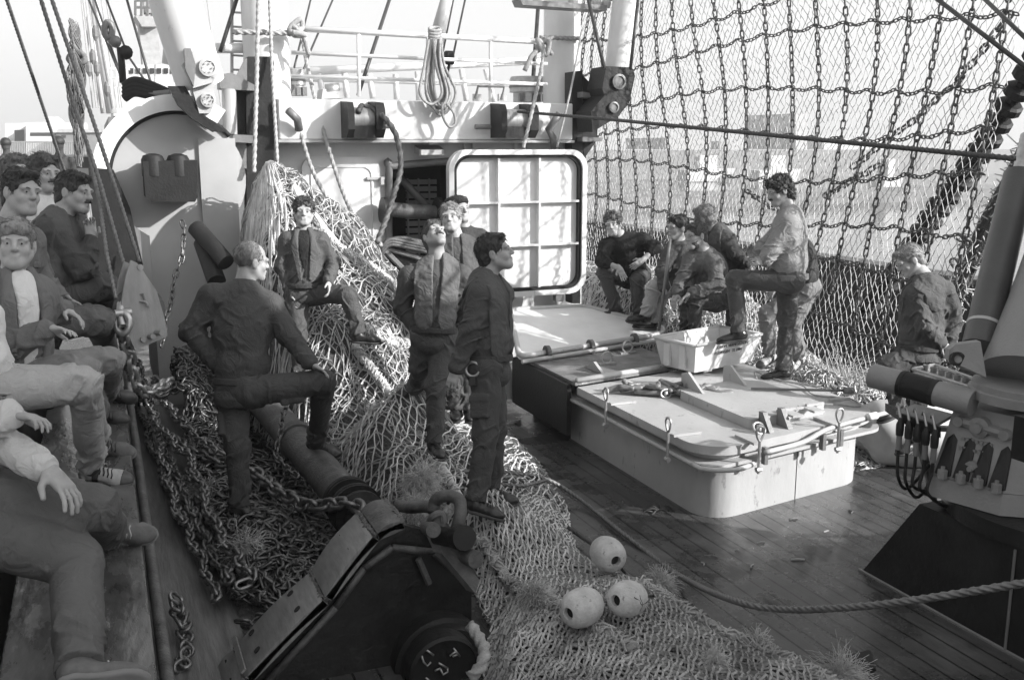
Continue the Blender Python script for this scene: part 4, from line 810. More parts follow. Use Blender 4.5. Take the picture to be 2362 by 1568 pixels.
chain('towing_chain', 'thick towing chain passing in front of the bald man over the beam end', cp([(395, 1010), (450, 1040), (505, 1065), (580, 1085), (640, 1130), (710, 1165), (790, 1160), (840, 1175)], [.25, .28, .3, .3, .3, .32, .42, .45]), .105, .034, .108, M_CHAIN)
chain('hanging_chain', 'thin chain hanging straight down before the grey shelter', bez(PD(420, 510, 9.6), PD(425, 560, 9.5), PD(405, 640, 9.4), PD(388, 720, 9.2), PD(370, 800, 8.8), n=40), .075, .018, .06, M_CHAIN2)
chain('beam_chain', 'chain wrapped around the trawl beam below the bald man knee', bez(PD(662, 930, 7.4), PD(650, 980, 7.2), PD(638, 1040, 7.0), PD(660, 1080, 6.8), PD(690, 1100, 6.7), n=30), .06, .016, .052, M_CHAIN2)
chain('shackle_chain', 'short bright chain with shackles below the snatch block', bez(PD(290, 770, 5.55), PD(300, 830, 5.7), PD(330, 900, 5.9), PD(370, 890, 6.2), PD(395, 880, 6.4), n=30), .07, .025, .075, M_GALV)
# jumbled heap of tickler chains
def heap_h(x, y):
    h = .07+.18*np.exp(-((x-.75)/.32)**2-((y-7.9)/1.3)**2)+.12*np.exp(-((x-.8)/.3)**2-((y-6.3)/.7)**2)+.75*np.exp(-((x-.65)/.42)**2-((y-9.9)/.75)**2)
    return h+.03*np.sin(7*x+3*y)*np.sin(5*y)
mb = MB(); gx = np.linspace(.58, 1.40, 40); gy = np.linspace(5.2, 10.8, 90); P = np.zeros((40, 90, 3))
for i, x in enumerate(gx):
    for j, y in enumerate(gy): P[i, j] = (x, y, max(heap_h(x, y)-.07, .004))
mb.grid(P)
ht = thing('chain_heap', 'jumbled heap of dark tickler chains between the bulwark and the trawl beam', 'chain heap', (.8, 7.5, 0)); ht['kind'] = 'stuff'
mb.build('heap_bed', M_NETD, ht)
mb = MB(); g = np.random.default_rng(5)
for k in range(185):
    y = g.uniform(5.2, 10.4); x = g.uniform(.62, 1.30); a = g.uniform(0, 6.3); pts = []
    for q in range(g.integers(9, 22)):
        pts.append((x, y, heap_h(x, y)+g.uniform(-.035, .03))); a += g.normal(0, .55); x = min(max(x+.06*math.cos(a), .56), 1.38); y += .06*math.sin(a)
        if x < .58 or x > 1.36: a = math.pi-a
    if len(pts) > 3: mb.links(bez(*pts, n=len(pts)*3), .068, .020, .066, .35, 12, 6, int(g.integers(0, 2)))
mb.build('chain_links', M_CHAIN2, ht, smooth=True)
# frayed rope ends among the chains
def tuft(nm, lab, o, d, n, L, sp, m, r=.0022, par=None, seed=1):
    g = np.random.default_rng(seed); o = np.asarray(o, float); d = nrm(d); mb = MB()
    for k in range(n):
        v = nrm(d+g.normal(0, sp, 3)); e = L*g.uniform(.55, 1.1); p = [o+g.normal(0, L*.07, 3)]
        cu = g.normal(0, .5, 3)
        for s in range(6): v = nrm(v+cu*.5+g.normal(0, .38, 3)+np.array([0, 0, -.30])); q = p[-1]+v*e/6; q[2] = max(q[2], .015); p.append(q)
        mb.sticks(p[:-1], p[1:], r, 3)
    ob = mb.build(nm, m, par); return ob if lab is None else tag(ob, lab, 'frayed rope')
for i, (x, y, z, dx, dy, lab) in enumerate(((480, 1130, .2, -.6, -.5, 'frayed pale rope end beside the bald man boot'), (560, 1260, .25, .2, -.9, 'bushy frayed rope end near the trawl shoe'), (585, 920, .3, -.5, .2, 'frayed rope fluff against the bald man left leg'), (450, 820, .35, .3, -.7, 'frayed rope fluff among the chains behind the snatch block'))):
    tuft('frayed_rope', lab, PZ(x, y, z), (dx, dy, .5), 300, .2, .38, M_ROPE, .0018, seed=i+20)
mb = rope(bez(PZ(560, 1300, .18), PZ(570, 1265, .24), PZ(600, 1262, .24), PZ(590, 1300, .2), PZ(575, 1330, .16), n=30), .02); tag(mb.build('rope_end', M_ROPE, smooth=True), 'short stiff pale rope loop in the chain heap by the trawl shoe', 'rope')

# ================================================================== WIRES AND ROPES
def line(nm, lab, pts, r, m, laid=False, grp=None, cat='wire'):
    if laid: mb = rope(pts, r, lobes=4 if cat == 'wire' else 3, pitch=r*9, depth=.3)
    else: mb = MB(); mb.tube(pts, r, 6)
    return tag(mb.build(nm, m, smooth=True), lab, cat, grp)
D_ = lambda L: [PD(*p) for p in L]
line('wire_rope', 'leftmost thick laid wire slanting down behind the spectators heads', D_(((2, -40, 6.6), (149, 395, 8.2))), .014, M_WIRE, True)
line('wire_rope', 'laid wire running down to the near edge of the snatch block', D_(((82, -40, 5.3), (165, 225, 5.6), (232, 424, 5.7), (290, 625, 5.66))), .0125, M_WIRE, True)
line('wire_rope', 'laid wire running to the top pin of the snatch block', D_(((106, -40, 5.4), (190, 204, 5.55), (262, 420, 5.6), (322, 605, 5.66))), .0125, M_WIRE, True)
line('wire_rope', 'short laid wire leg beside the spectators down to the bulwark chain', D_(((200, 330, 5.9), (231, 470, 5.7), (247, 590, 5.5), (268, 690, 5.45))), .012, M_WIRE, True)
for i, (pts, r, lab) in enumerate((
    (((196, -20, 13), (288, 197, 11.2)), .014, 'thin dark stay to the left tip of the black roller fairlead'),
    (((212, -20, 13), (284, 190, 11.3)), .014, 'thin dark stay just right of another to the same black fairlead'),
    (((238, -20, 12), (296, 130, 11.5), (352, 212, 11.2)), .013, 'dark stay passing the hanging shackles to the shelter top'),
    (((287, -20, 11.5), (352, 205, 11.0)), .015, 'laid dark stay ending on top of the grey shelter'),
    (((384, -20, 10.5), (430, 130, 10.4)), .022, 'wire lying along the front of the left derrick boom'),
    (((552, -20, 11), (508, 120, 10.9)), .022, 'dark wire from above to the left gooseneck'),
    (((716+4, -14, 15), (679, 156, 13)), .014, 'thin dark stay left of two behind the rope lashing'),
    (((773, -12, 15), (716, 119, 13), (690, 190, 12.5)), .014, 'thin dark stay right of two behind the rope lashing'),
    (((905, -20, 15), (862, 110, 14), (826, 220, 13.5)), .026, 'thick dark stay crossing the white railing'),
    (((1048, -10, 14), (1022, 120, 13)), .012, 'pulley line left of two at the pale pole'),
    (((1075, -10, 14), (1045, 130, 13)), .014, 'pulley line right of two at the small pulley'),
    (((1243, -10, 14), (1230, 180, 13)), .03, 'chafed dark wire beside the right mast'),
    (((1352, -20, 11), (1394, 158, 10.7)), .02, 'dark wire from above to the black right gooseneck'),
    (((1474, -20, 10.8), (1454, 160, 10.7)), .02, 'dark wire along the right derrick boom'),
    (((2150, -10, 6.0), (2385, 170, 5.4)), .014, 'dark stay slanting across the top right corner, lower of two'),
    (((2262, -10, 6.2), (2390, 112, 5.6)), .014, 'dark stay slanting across the top right corner, upper of two'))):
    line('stay_wire', lab, D_(pts), r, M_DKWIRE)
line('taut_wire', 'long taut dark wire from the right fairlead across the hanging net to the crane', [SH2+np.array([.0, -.12, .1])]+D_(((1400, 275, 10.2), (2340, 366, 5.75))), .019, M_DKWIRE, True)
line('fall_rope', 'vertical rope left of two carrying the heaped net at the mast', D_(((597, -30, 10.5), (592, 200, 10.5), (586, 398, 10.4))), .026, M_ROPE, True, cat='rope')
line('fall_rope', 'vertical rope right of two beside the black chafing strip', D_(((621, -30, 10.7), (627, 150, 10.7), (640, 372, 10.6))), .022, M_ROPE, True, cat='rope')
line('mooring_cable', 'thick dark cable curving down from the left fairlead over the doorway', [SH1+np.array([-.08, -.14, .08])]+[p for p in bez(*D_(((835, 244, 11), (871, 258, 10.9), (905, 295, 10.8), (921, 340, 10.8), (924, 392, 10.8), (911, 441, 10.7), (893, 500, 10.5), (870, 560, 10.3))), n=40)], .035, M_RUST, True, cat='cable')
line('mooring_rope', 'pale rope falling from the railing knot past the left fairlead', bez(*D_(((688, 62, 11.6), (700, 102, 11.5), (713, 170, 11.3), (747, 305, 11), (790, 440, 10.9), (835, 535, 10.6), (872, 568, 10.4))), n=50), .026, M_ROPE, True, cat='rope')
line('mooring_rope', 'rope hanging in a slack curve from the lashed bar to the doorway', bez(*D_(((684, 262, 11), (692, 300, 10.95), (716, 380, 10.9), (745, 440, 10.8), (790, 500, 10.7), (850, 555, 10.5), (880, 565, 10.4))), n=50), .026, M_NETW, True, cat='rope')
line('tackle_rope', 'pale rope hanging by the right mast from the railing to the hatch door', bez(*D_(((1255, 105, 11.3), (1250, 150, 11.2), (1240, 200, 11.1), (1222, 280, 11), (1207, 342, 10.95))), n=30), .024, M_ROPE, True, cat='rope')
line('tackle_rope', 'thin line hanging from the right mast down to the hatch door corner', bez(*D_(((1342, 70, 11.3), (1318, 200, 11), (1285, 340, 10.9))), n=20), .012, M_ROPE, False, cat='rope')
mb = MB(); p = PY(535, 74, 11.4); q = PY(675, 78, 11.4); mb = rope(bez(p, (p+q)/2+np.array([0, -.02, 0]), q, n=12), .035); tag(mb.build('lashing', M_ROPE, smooth=True), 'rope lashing around the left mast at railing height', 'rope')
p = PY(1245, 88, 11.4); q = PY(1338, 90, 11.5); mb = rope(bez(p, (p+q)/2+np.array([0, -.02, 0]), q, n=12), .03); tag(mb.build('lashing', M_ROPE, smooth=True), 'rope lashing around the right mast at railing height', 'rope')
for i, (x, y, lab) in enumerate(((688, 66, 'knotted rope end on the left corner of the railing'), (1252, 110, 'knotted rope end on the right corner of the railing'))):
    g = np.random.default_rng(40+i); mb = MB(); c = PY(x, y, 11.35); mb.tube(bez(*[c+g.normal(0, .07, 3) for _ in range(9)], n=60), .03, 8)
    mb.tube(bez(c, c+np.array([-.16 if i else .05, -.05, -.1]), c+np.array([-.25 if i else .1, -.03, -.28]), n=10), .03, 8)
    tag(mb.build('rope_knot', M_ROPE, smooth=True), lab, 'knot')
# coil of line hung on the railing
t = thing('rope_coil', 'hank of pale line hung over the railing in front of the deckhouse beam', 'rope', PY(1005, 200, 11.1))
g = np.random.default_rng(9)
for k in range(9):
    x0 = 1004+g.normal(0, 6); w_ = 16+g.uniform(0, 20); yb_ = 235+g.uniform(0, 32); sh_ = g.uniform(0, 14); mb = MB()
    mb.tube(bez(*[PY(x, y, 11.18-.02*k) for x, y in ((x0-4, 92), (x0-w_*.5, 160), (x0-w_*.8+sh_, 215), (x0+sh_, yb_), (x0+w_*.8+sh_, 215), (x0+w_*.4, 150), (x0+6, 90))], n=30), .017, 6); mb.build('bight', M_ROPE, t, smooth=True)
mb = MB(); mb.tube(bez(*[PY(x, y, 11.0) for x, y in ((1030, 240), (1047, 262), (1050, 285), (1036, 293), (1022, 270), (1020, 240))], n=24), .016, 6); mb.build('bight', M_ROPE, t, smooth=True)
mb = MB()
for k in range(7): mb.tube([PY(1003+13*math.cos(a), 68+k*7+4*math.sin(a), 11.2-.05*math.sin(a)) for a in np.linspace(0, 2*np.pi, 12)], .02, 6)
mb.build('turns', M_ROPE, t, smooth=True)
t = thing('pulley', 'small black pulley hanging on lines right of the rope coil', 'pulley', PY(1036, 140, 12.5))
mb = MB(); p = PY(1036, 134, 12.5); mb.box(p, (.13, .1, .17), bev=.03); mb.build('shell', M_DARKP, t)
mb = MB(); mb.tube([p-[0, 0, .08], PY(1028, 190, 12.5)], .02, 6); mb.lathe(PY(1028, 170, 12.5), ZA, [(.03, -.04), (.035, .04)], 8); mb.build('swivel', M_DARKP, t)
mb = MB(); mb.cyl(PY(1005, 100, 15), PY(1040, -30, 15), .12, 14, .1); tag(mb.build('pole', M_GREYP, smooth=True), 'pale slanting pole behind the rope coil', 'pole')

# wire lying over the deck
wp = bez(PZ(1120, 1085, .30), PZ(1190, 1092, .30), PZ(1260, 1105, .2), PZ(1330, 1145, .06), PZ(1440, 1232, .03), PZ(1560, 1322, .03), PD(1680, 1380, 5.15), PD(1800, 1404, 4.8), PD(1950, 1400, 4.45), PD(2110, 1383, 4.2), PD(2400, 1338, 3.9), n=160)
line('deck_wire', 'thick laid wire rope looping over the wet deck to the right edge', wp, .0185, M_WIRE, True)
line('deck_wire', 'laid wire crossing the net in front of the boots of the man in profile', bez(PZ(1130, 1112, .3), PZ(1200, 1120, .28), PZ(1260, 1108, .25), n=20), .016, M_WIRE, True)

# roller fairlead and hanging shackles beside the shelter top
t = thing('roller_fairlead', 'black ribbed roller fairlead on top of the grey shelter', 'fairlead', PY(330, 210, 11.2))
mb = MB()
for k in range(4): mb.tube(bez(PY(287, 200+k*9, 11.2), PY(310, 187+k*9, 11.15), PY(345, 196+k*8, 11.1), PY(392, 216+k*4, 11.05), n=16), .045, 8)
mb.build('ribs', M_RUBBER, t, smooth=True)
mb = MB(); mb.tube([PY(392, 214, 11.0), PY(340, 216, 11.1)], .03, 8); mb.build('lashing', M_MIDP, t)
t = thing('shackle_link', 'black swivel and shackles hanging in the stays at the upper left', 'shackle', PY(280, 120, 11.4))
mb = MB(); mb.tube([PY(277, 110, 11.4), PY(281, 150, 11.4), PY(284, 192, 11.4)], .035, 8); mb.lathe(PY(290, 122, 11.4), YA, [(.07, -.06), (.07, .06)], 12); mb.build('swivel', M_DARKP, t, smooth=True)
mb = MB(); mb.tube([PY(250+9*math.cos(a), 70+18*math.sin(a), 11.5) for a in np.linspace(0, 2*np.pi, 14, endpoint=False)], .035, 8, closed=True); mb.lathe(PY(266, 97, 11.5), YA, [(.06, -.05), (.06, .05)], 10); mb.build('shackle', M_MIDP, t, smooth=True)
# ragged hanging net strip
g = np.random.default_rng(14); ctrl = [(170, 48), (174, 100), (176, 150), (176, 230), (180, 300), (186, 395)]; wid = [4, 10, 26, 30, 18, 8]
t = thing('ragged_net', 'ragged strip of netting hanging in the wires at the left', 'net', PD(180, 390, 7.2))
mb = MB(); cs = bez(*[PD(x, y, 7.2) for x, y in ctrl], n=60)
M_NETR = mat('tarred_net', .15, .9, amt=.5, scale=9, bump=0)
for k in range(150):
    f = g.uniform(-1, 1); ww = np.interp(np.linspace(0, 1, len(cs)), np.linspace(0, 1, 6), wid)/FPX*7.2
    a_, b_ = sorted(g.uniform(0, len(cs)-1, 2)); idx = np.arange(int(a_), int(b_)+1)
    if len(idx) < 4: continue
    ph = g.uniform(0, 6); P = cs[idx]+RT[None]*((f*.5*ww[idx]+.006*np.sin(idx*.35+ph))[:, None])+FW[None]*(.06*np.sin(idx*.3+ph))[:, None]; mb.tube(P, .0045, 4)
mb.build('strands', M_NETR, t)
g = np.random.default_rng(15)
mb = MB(); mb.tube(bez(*[PD(178+22*math.cos(a)*g.uniform(.6, 1), 135+16*math.sin(a)*g.uniform(.6, 1), 7.2) for a in np.linspace(0, 12, 22)], n=100), .02, 6); mb.build('bunched_knot', M_NETR, t, smooth=True)

# ================================================================== BACKGROUND
def shroud(parent, pts, Y, r, m=M_SHIPG): mb = MB(); mb.tube([PY(x, y, Y) for x, y in pts], r, 5); return mb.build('rigging_line', m, parent)
Yf = 34
t = thing('moored_trawler', 'pale trawler with radar tower moored ahead beyond the grey shelter', 'ship', PY(300, 330, Yf))
mb = MB(); poly(mb, [(250, 270), (560, 262), (560, 640), (262, 640)], Yf, 16); mb.build('hull', M_SHIPD, t)
mb = MB(); poly(mb, [(262, 196), (420, 190), (420, 268), (262, 268)], Yf+3, 6); mb.build('deckhouse', M_SHIPW, t)
mb = MB(); poly(mb, [(290, 150), (400, 150), (400, 192), (290, 192)], Yf+4, 4); mb.build('wheelhouse', M_SHIPW, t)
for x in range(298, 395, 16): mb = MB(); poly(mb, [(x, 158), (x+10, 158), (x+10, 170), (x, 170)], Yf+3.95, .04); mb.build('window', M_GLASS, t)
mb = MB(); poly(mb, [(320, 55), (363, 55), (372, 152), (330, 152)], Yf+5, 1.2); mb.build('radar_tower', M_SHIPG, t)
mb = MB(); poly(mb, [(311, 36), (364, 34), (362, 62), (328, 62)], Yf+4.6, 1.6); mb.build('platform', M_SHIPG, t)
mb = MB()
for x in (312, 326, 340, 352, 362): mb.cyl(PY(x, 2, Yf+4.6), PY(x, 36, Yf+4.6), .05, 5)
for y in (2, 18): mb.cyl(PY(312, y, Yf+4.6), PY(362, y, Yf+4.6), .05, 5)
mb.build('platform_rail', M_SHIPD, t)
mb = MB(); mb.bb(PY(333, 30, Yf+5), PY(352, 8, Yf+5.6)); mb.build('radar', M_SHIPG, t)
for (x0, y0, x1, y1, r) in ((214, -10, 258, 262, .16), (412, -10, 395, 150, .3), (205, 40, 240, 262, .1)):
    mb = MB(); mb.cyl(PY(x1, y1, Yf+2), PY(x0, y0, Yf+2), r, 12); mb.build('mast', M_SHIPW, t, smooth=True)
for k, (x0, x1) in enumerate(((186, 214), (190, 222), (196, 228), (203, 236), (217, 262), (224, 268), (232, 270), (243, 282), (250, 276), (476, 510), (440, 428))): shroud(t, ((x0, -10), (x1, 250)), Yf+1+k*.2, .022)
g = np.random.default_rng(30)
for k in range(5):
    x, y = 200+g.uniform(0, 60), g.uniform(60, 230); mb = MB(); mb.lathe(PY(x, y, Yf+1), ZA, [(.03, -.22), (.09, -.08), (.09, .12), (.03, .25)], 8); mb.build('tackle_block', M_SHIPD, t)
mb = MB()
for x in range(255, 300, 12): mb.cyl(PY(x, 160, Yf), PY(x, 200, Yf), .06, 5)
for y in (160, 180): mb.cyl(PY(250, y, Yf), PY(300, y, Yf), .05, 5)
mb.build('deck_rail', M_SHIPW, t)
# quay side buildings and fence
def bld(lab, pts, Y, dy, m, wins=(), roof=None):
    t = thing('quay_building', lab, 'building', PY(pts[0][0], 335, Y)); mb = MB(); poly(mb, pts, Y, dy); mb.build('wall', m, t)
    for x0, y0, x1, y1 in wins: mb = MB(); poly(mb, [(x0, y0), (x1, y0), (x1, y1), (x0, y1)], Y-.05, .04); mb.build('window', M_GLASS, t)
    if roof: mb = MB(); poly(mb, roof, Y-.3, dy+.6); mb.build('roof', M_SHIPG, t)
bld('pale flat roofed shed on the far left quay', [(12, 372), (12, 285), (60, 284), (60, 372)], 118, 20, M_BLDG, [(34, 300, 56, 326)])
bld('long white warehouse behind the quay fence', [(60, 372), (60, 283), (108, 282), (108, 270), (135, 270), (135, 283), (200, 284), (200, 372)], 112, 20, M_BLDG, [(70, 306, 130, 314)])
bld('darker brick building with a flat roof behind the net strip', [(130, 372), (130, 306), (260, 306), (260, 372)], 100, 10, M_BLDGD, [(142, 312, 152, 318)], [(128, 306), (262, 306), (262, 298), (134, 298)])
t = thing('quay_fence', 'pale barrier fence along the quay behind the crowd', 'fence', PY(60, 372, 95))
for k, x in enumerate(np.linspace(-40, 200, 61)): mb = MB(); mb.cyl(PY(x, 328, 95), PY(x, 372, 95), .045, 4); mb.build('bar', M_GALV, t)
for y in (328, 371): mb = MB(); mb.cyl(PY(-40, y, 95), PY(200, y, 95), .07, 5); mb.build('rail', M_GALV, t)
t = thing('parked_car', 'white car parked on the quay behind the crowd', 'car', (-3, 40, 1.05)); mb = MB(); a = PY(70, 420, 40); a[2] = 1.05; b = a+np.array([3.9, 0, 0])
mb.prism([a+[0, 0, .3], b+[0, 0, .3], b+[0, 0, .75], b+[-.25, 0, .85], b+[-.6, 0, 1.35], a+[.9, 0, 1.35], a+[.5, 0, .85], a+[0, 0, .75]], (0, 1.6, 0)); mb.build('body', M_SHIPW, t)
mb = MB(); mb.prism([b+[-.4, -.01, .88], b+[-.7, -.01, 1.28], a+[.95, -.01, 1.28], a+[.68, -.01, .88]], (0, .02, 0)); mb.build('window', M_GLASS, t)
for q in (a+[.5, 0, .3], b+[-.5, 0, .3]): mb = MB(); mb.cyl(q+[0, -.03, 0], q+[0, .2, 0], .3, 14); mb.build('wheel', M_RUBBER, t)
# harbour side, far right
for i, (x, lab, Y, w_) in enumerate(((1800, 'small pale boat far over the harbour left of the curly haired man', 100, 6), (2062, 'small white hulled boat far over the harbour seen through the net', 72, 2.2), (1640, 'low pale boat far over the harbour near the right mast', 105, 7))):
    b = PY(x, 400, Y); b[2] = -1.7; t = thing('harbour_boat', lab, 'boat', b)
    mb = MB(); mb.prism([b+[-w_/2, 0, .1], b+[w_/2*.8, 0, .1], b+[w_/2, 0, 1.6], b+[-w_/2, 0, 1.5]], (0, 2, 0)); mb.build('hull', M_SHIPW, t)
    mb = MB(); mb.bb(b+[-w_*.2, .3, 1.55], b+[w_*.15, 1.7, 3.2]); mb.build('cabin', M_SHIPW, t)
    mb = MB(); mb.cyl(b+[0, 1, 3.2], b+[0, 1, 7], .08, 6); mb.build('mast', M_SHIPG, t)
for i, (x0, x1, y0, Y, lab) in enumerate(((1535, 1640, 318, 160, 'low hazy warehouse on the far quay seen near the right mast'), (1660, 1760, 326, 170, 'long low shed on the far quay behind the net'), (1835, 1862, 262, 150, 'grey tower block on the far quay behind the net'), (1900, 2060, 322, 165, 'wide pale shed on the far quay toward the crane'))):
    bld(lab, [(x0, 345), (x0, y0), (x1, y0), (x1, 345)], Y, 15, M_SHIPG if i != 3 else M_BLDG)
# ================================================================== NETS
def sm(x): x = np.clip(x, 0, 1); return x*x*(3-2*x)
def wnoise(x, y, f=1.0, s=0.0):
    return (np.sin(f*(2.1*x+1.3*y)+s)+np.sin(f*(-1.7*x+2.9*y)+1.7*s+1)+np.sin(f*(3.7*x+.6*y)+2.3*s+2)+np.sin(f*(.4*x-4.3*y)+.7*s+3))/4
EL = np.array([(3.0, 1.2), (4.25, 1.56), (4.96, 1.9), (5.57, 2.0), (6.53, 1.80), (7.2, 1.62), (8.2, 1.35), (9.64, 1.12), (11.2, 1.1)])
ER = np.array([(3.0, 3.42), (3.66, 3.24), (4.24, 3.1), (4.69, 2.98), (5.28, 2.86), (5.76, 2.84), (6.54, 3.13), (7.48, 3.36), (8.9, 3.5), (10, 3.2), (11.2, 2.9)])
def XLf(y): return np.interp(y, EL[:, 0], EL[:, 1])
def XRf(y): return np.interp(y, ER[:, 0], ER[:, 1])
def net_h(x, y):
    dx = x-1.6; dy = y-10.25; k = np.where(dx > 0, 1.0, 2.6); d = np.sqrt((dx*k)**2+(dy*np.where(dy > 0, 1.6, 1.0))**2+.07)
    cone = 2.90-1.2*d+.16*wnoise(x, y, 2.2, 5)*np.clip(d, 0, 1)+.07*wnoise(x, y, 5.5, 7)*np.clip(d*1.5, 0, 1)
    base = .16+.05*wnoise(x, y, 1.4)+.55*np.exp(-((x-2.22)/.42)**2-((y-7.65)/.42)**2)+.22*np.exp(-((x-1.95)/.3)**2-((y-7.15)/.4)**2)+.12*np.exp(-((x-2.7)/.3)**2-((y-7.0)/.5)**2)
    base = base+.8*np.exp(-((x-2.05)/.38)**2-((y-8.75)/.45)**2)+.10*np.exp(-((x-2.4)/.5)**2-((y-4.4)/.7)**2)+.14*np.exp(-((x-2.2)/.5)**2-((y-3.5)/.6)**2)
    base = base+.36*np.exp(-((x-2.2)/.35)**2-((y-5.85)/.35)**2)
    base = base+.09*wnoise(x, y, 2.6, 9)*sm((y-6.2)/1.2)+.05*wnoise(x, y, 5, 2)*(.5+sm((y-6)/1))+.012*wnoise(x, y, 13, 1)
    m = np.maximum(cone, base); h = m+.12*np.exp(-np.abs(cone-base)*4)
    e = np.minimum(x-XLf(y), XRf(y)-x)
    return h*(.12+.88*sm(e/.22))+.01
def netting(mb, fn, nu, nv, r, jit, du=.0, amp=.012, seed=0, drop=0.0, knots=False):
    """diamond mesh over the sheet fn(u, v)"""
    g = np.random.default_rng(seed); I, J = np.meshgrid(np.arange(nu+1), np.arange(nv+1), indexing='ij')
    u = (I+.5*(J % 2))/(nu+.5); v = J/nv
    uu = u+amp*wnoise(u*6, v*14, 1.0, seed)+g.normal(0, jit/nu, u.shape); vv = v+amp*wnoise(u*7+2, v*15, 1.1, seed+3)+g.normal(0, jit/nv, u.shape)
    P = fn(np.clip(uu, 0, 1), np.clip(vv, 0, 1)); P = P+g.normal(0, r*.8, P.shape)
    A = []; B = []
    A.append(P[:, :-1].reshape(-1, 3)); B.append(P[:, 1:].reshape(-1, 3))
    ev = np.arange(0, nv, 2); od = np.arange(1, nv, 2)
    A.append(P[1:, ev].reshape(-1, 3)); B.append(P[:-1, ev+1].reshape(-1, 3))
    if len(od): A.append(P[:-1, od].reshape(-1, 3)); B.append(P[1:, od+1].reshape(-1, 3)) if (od+1).max() <= nv else None
    A = np.vstack(A); B = np.vstack(B); keep = g.random(len(A)) > drop; A, B = A[keep], B[keep]
    M = (A+B)/2+g.normal(0, np.linalg.norm(A-B, axis=1).mean()*.06, A.shape)
    mb.sticks(np.vstack([A, M]), np.vstack([M, B]), r, 3)
    if knots:
        K = P.reshape(-1, 3); d = g.normal(0, 1, K.shape); d /= np.linalg.norm(d, axis=1)[:, None]; mb.sticks(K-d*r*1.7, K+d*r*1.7, r*1.9, 4)
    return mb
def deck_sheet(y0, y1, lift, f0=0.0, f1=1.0):
    def fn(u, v):
        y = y0+(y1-y0)*v; a, b = XLf(y), XRf(y); x = a+(b-a)*(f0+(f1-f0)*u); return np.stack([x, y, net_h(x, y)+lift+.012*wnoise(x*9, y*9, 1, 4)], -1)
    return fn
nt_ = thing('trawl_net', 'big pale trawl net piled at the mast and spread over the deck to the foreground', 'fishing net', (2.2, 6.5, 0))
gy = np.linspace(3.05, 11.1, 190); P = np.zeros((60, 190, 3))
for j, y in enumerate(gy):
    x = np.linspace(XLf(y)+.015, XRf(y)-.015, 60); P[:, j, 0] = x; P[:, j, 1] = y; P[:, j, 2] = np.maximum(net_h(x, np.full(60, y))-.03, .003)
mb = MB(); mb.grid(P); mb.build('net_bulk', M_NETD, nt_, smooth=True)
mb = MB(); netting(mb, deck_sheet(6.1, 11.1, .022), 22, 112, .0064, .09, seed=1, amp=.016); mb.build('large_mesh', M_NET, nt_)
mb = MB(); netting(mb, deck_sheet(6.3, 11.1, -.016), 25, 118, .0052, .3, seed=2, amp=.05, drop=.15); netting(mb, deck_sheet(7.8, 11.1, .04), 20, 80, .0055, .25, seed=8, amp=.09, drop=.55); mb.build('under_mesh', M_NETW, nt_)
mb = MB(); netting(mb, deck_sheet(4.6, 6.4, .012), 26, 50, .0066, .07, seed=3, amp=.008); netting(mb, deck_sheet(4.6, 6.4, -.012), 30, 56, .0055, .25, seed=4, amp=.03); mb.build('fine_mesh', M_NET, nt_)
mb = MB(); netting(mb, deck_sheet(3.05, 4.8, .008), 46, 74, .0068, .06, seed=5, amp=.006); netting(mb, deck_sheet(3.05, 4.75, -.008), 46, 74, .0055, .12, seed=6, amp=.008, drop=.2); mb.build('tight_mesh', M_NETW, nt_)
# laced ridges (bunched selvedge) along the net
def ridge(pts, r, n, seed, par, nm='laced_ridge', m=None):
    g = np.random.default_rng(seed); Q = bez(*[np.array([x, y, float(net_h(np.array(x), np.array(y)))+r*.35]) for x, y in pts], n=n); mb = MB()
    rr = r*(1+.25*np.array([wnoise(i*.4, i*.23, 1, seed) for i in range(len(Q))])); mb.tube(Q, rr*.8, 10)
    L = np.cumsum(np.r_[0, np.linalg.norm(np.diff(Q, axis=0), axis=1)])
    k = int(L[-1]/.012)
    for i in range(k):          # lacing turns and loose twine
        s = g.uniform(0, L[-1]); c = np.array([np.interp(s, L, Q[:, a]) for a in range(3)]); t_ = np.array([np.interp(min(s+.02, L[-1]), L, Q[:, a]) for a in range(3)])-c; t_ = nrm(t_+1e-6); n_2 = nrm(np.cross(t_, ZA)); a0 = g.uniform(-.4, .6); tw = g.uniform(-.05, .05)
        tw2 = g.normal(0, .07); aw = g.uniform(.8, 2.4)
        mb.tube([c+t_*(tw2*q)+g.normal(0, .004, 3)+n_2*r*1.05*math.cos(a0+q*aw)+ZA*r*1.05*math.sin(a0+q*aw) for q in np.linspace(0, 1, 6)], g.uniform(.004, .0075), 4)
    return mb.build(nm, m or M_NET, par, smooth=True)
ridge([(2.02, 8.6), (2.18, 7.9), (2.27, 7.0), (2.22, 6.3), (2.12, 5.6)], .045, 60, 1, nt_)
ridge([(2.12, 5.6), (2.12, 5.2), (2.10, 4.72), (2.2, 4.36), (2.3, 4.0)], .042, 40, 2, nt_, m=M_NETW)
ridge([(2.78, 4.75), (2.86, 4.4), (2.92, 4.0), (3.05, 3.75), (3.12, 3.4)], .038, 40, 3, nt_, m=M_NETW)
ridge([(2.0, 8.7), (2.3, 8.75), (2.55, 8.9), (2.8, 9.2)], .07, 30, 6, nt_)
ridge([(1.75, 9.9), (2.1, 9.6), (2.5, 9.5), (2.9, 9.3)], .06, 30, 7, nt_)
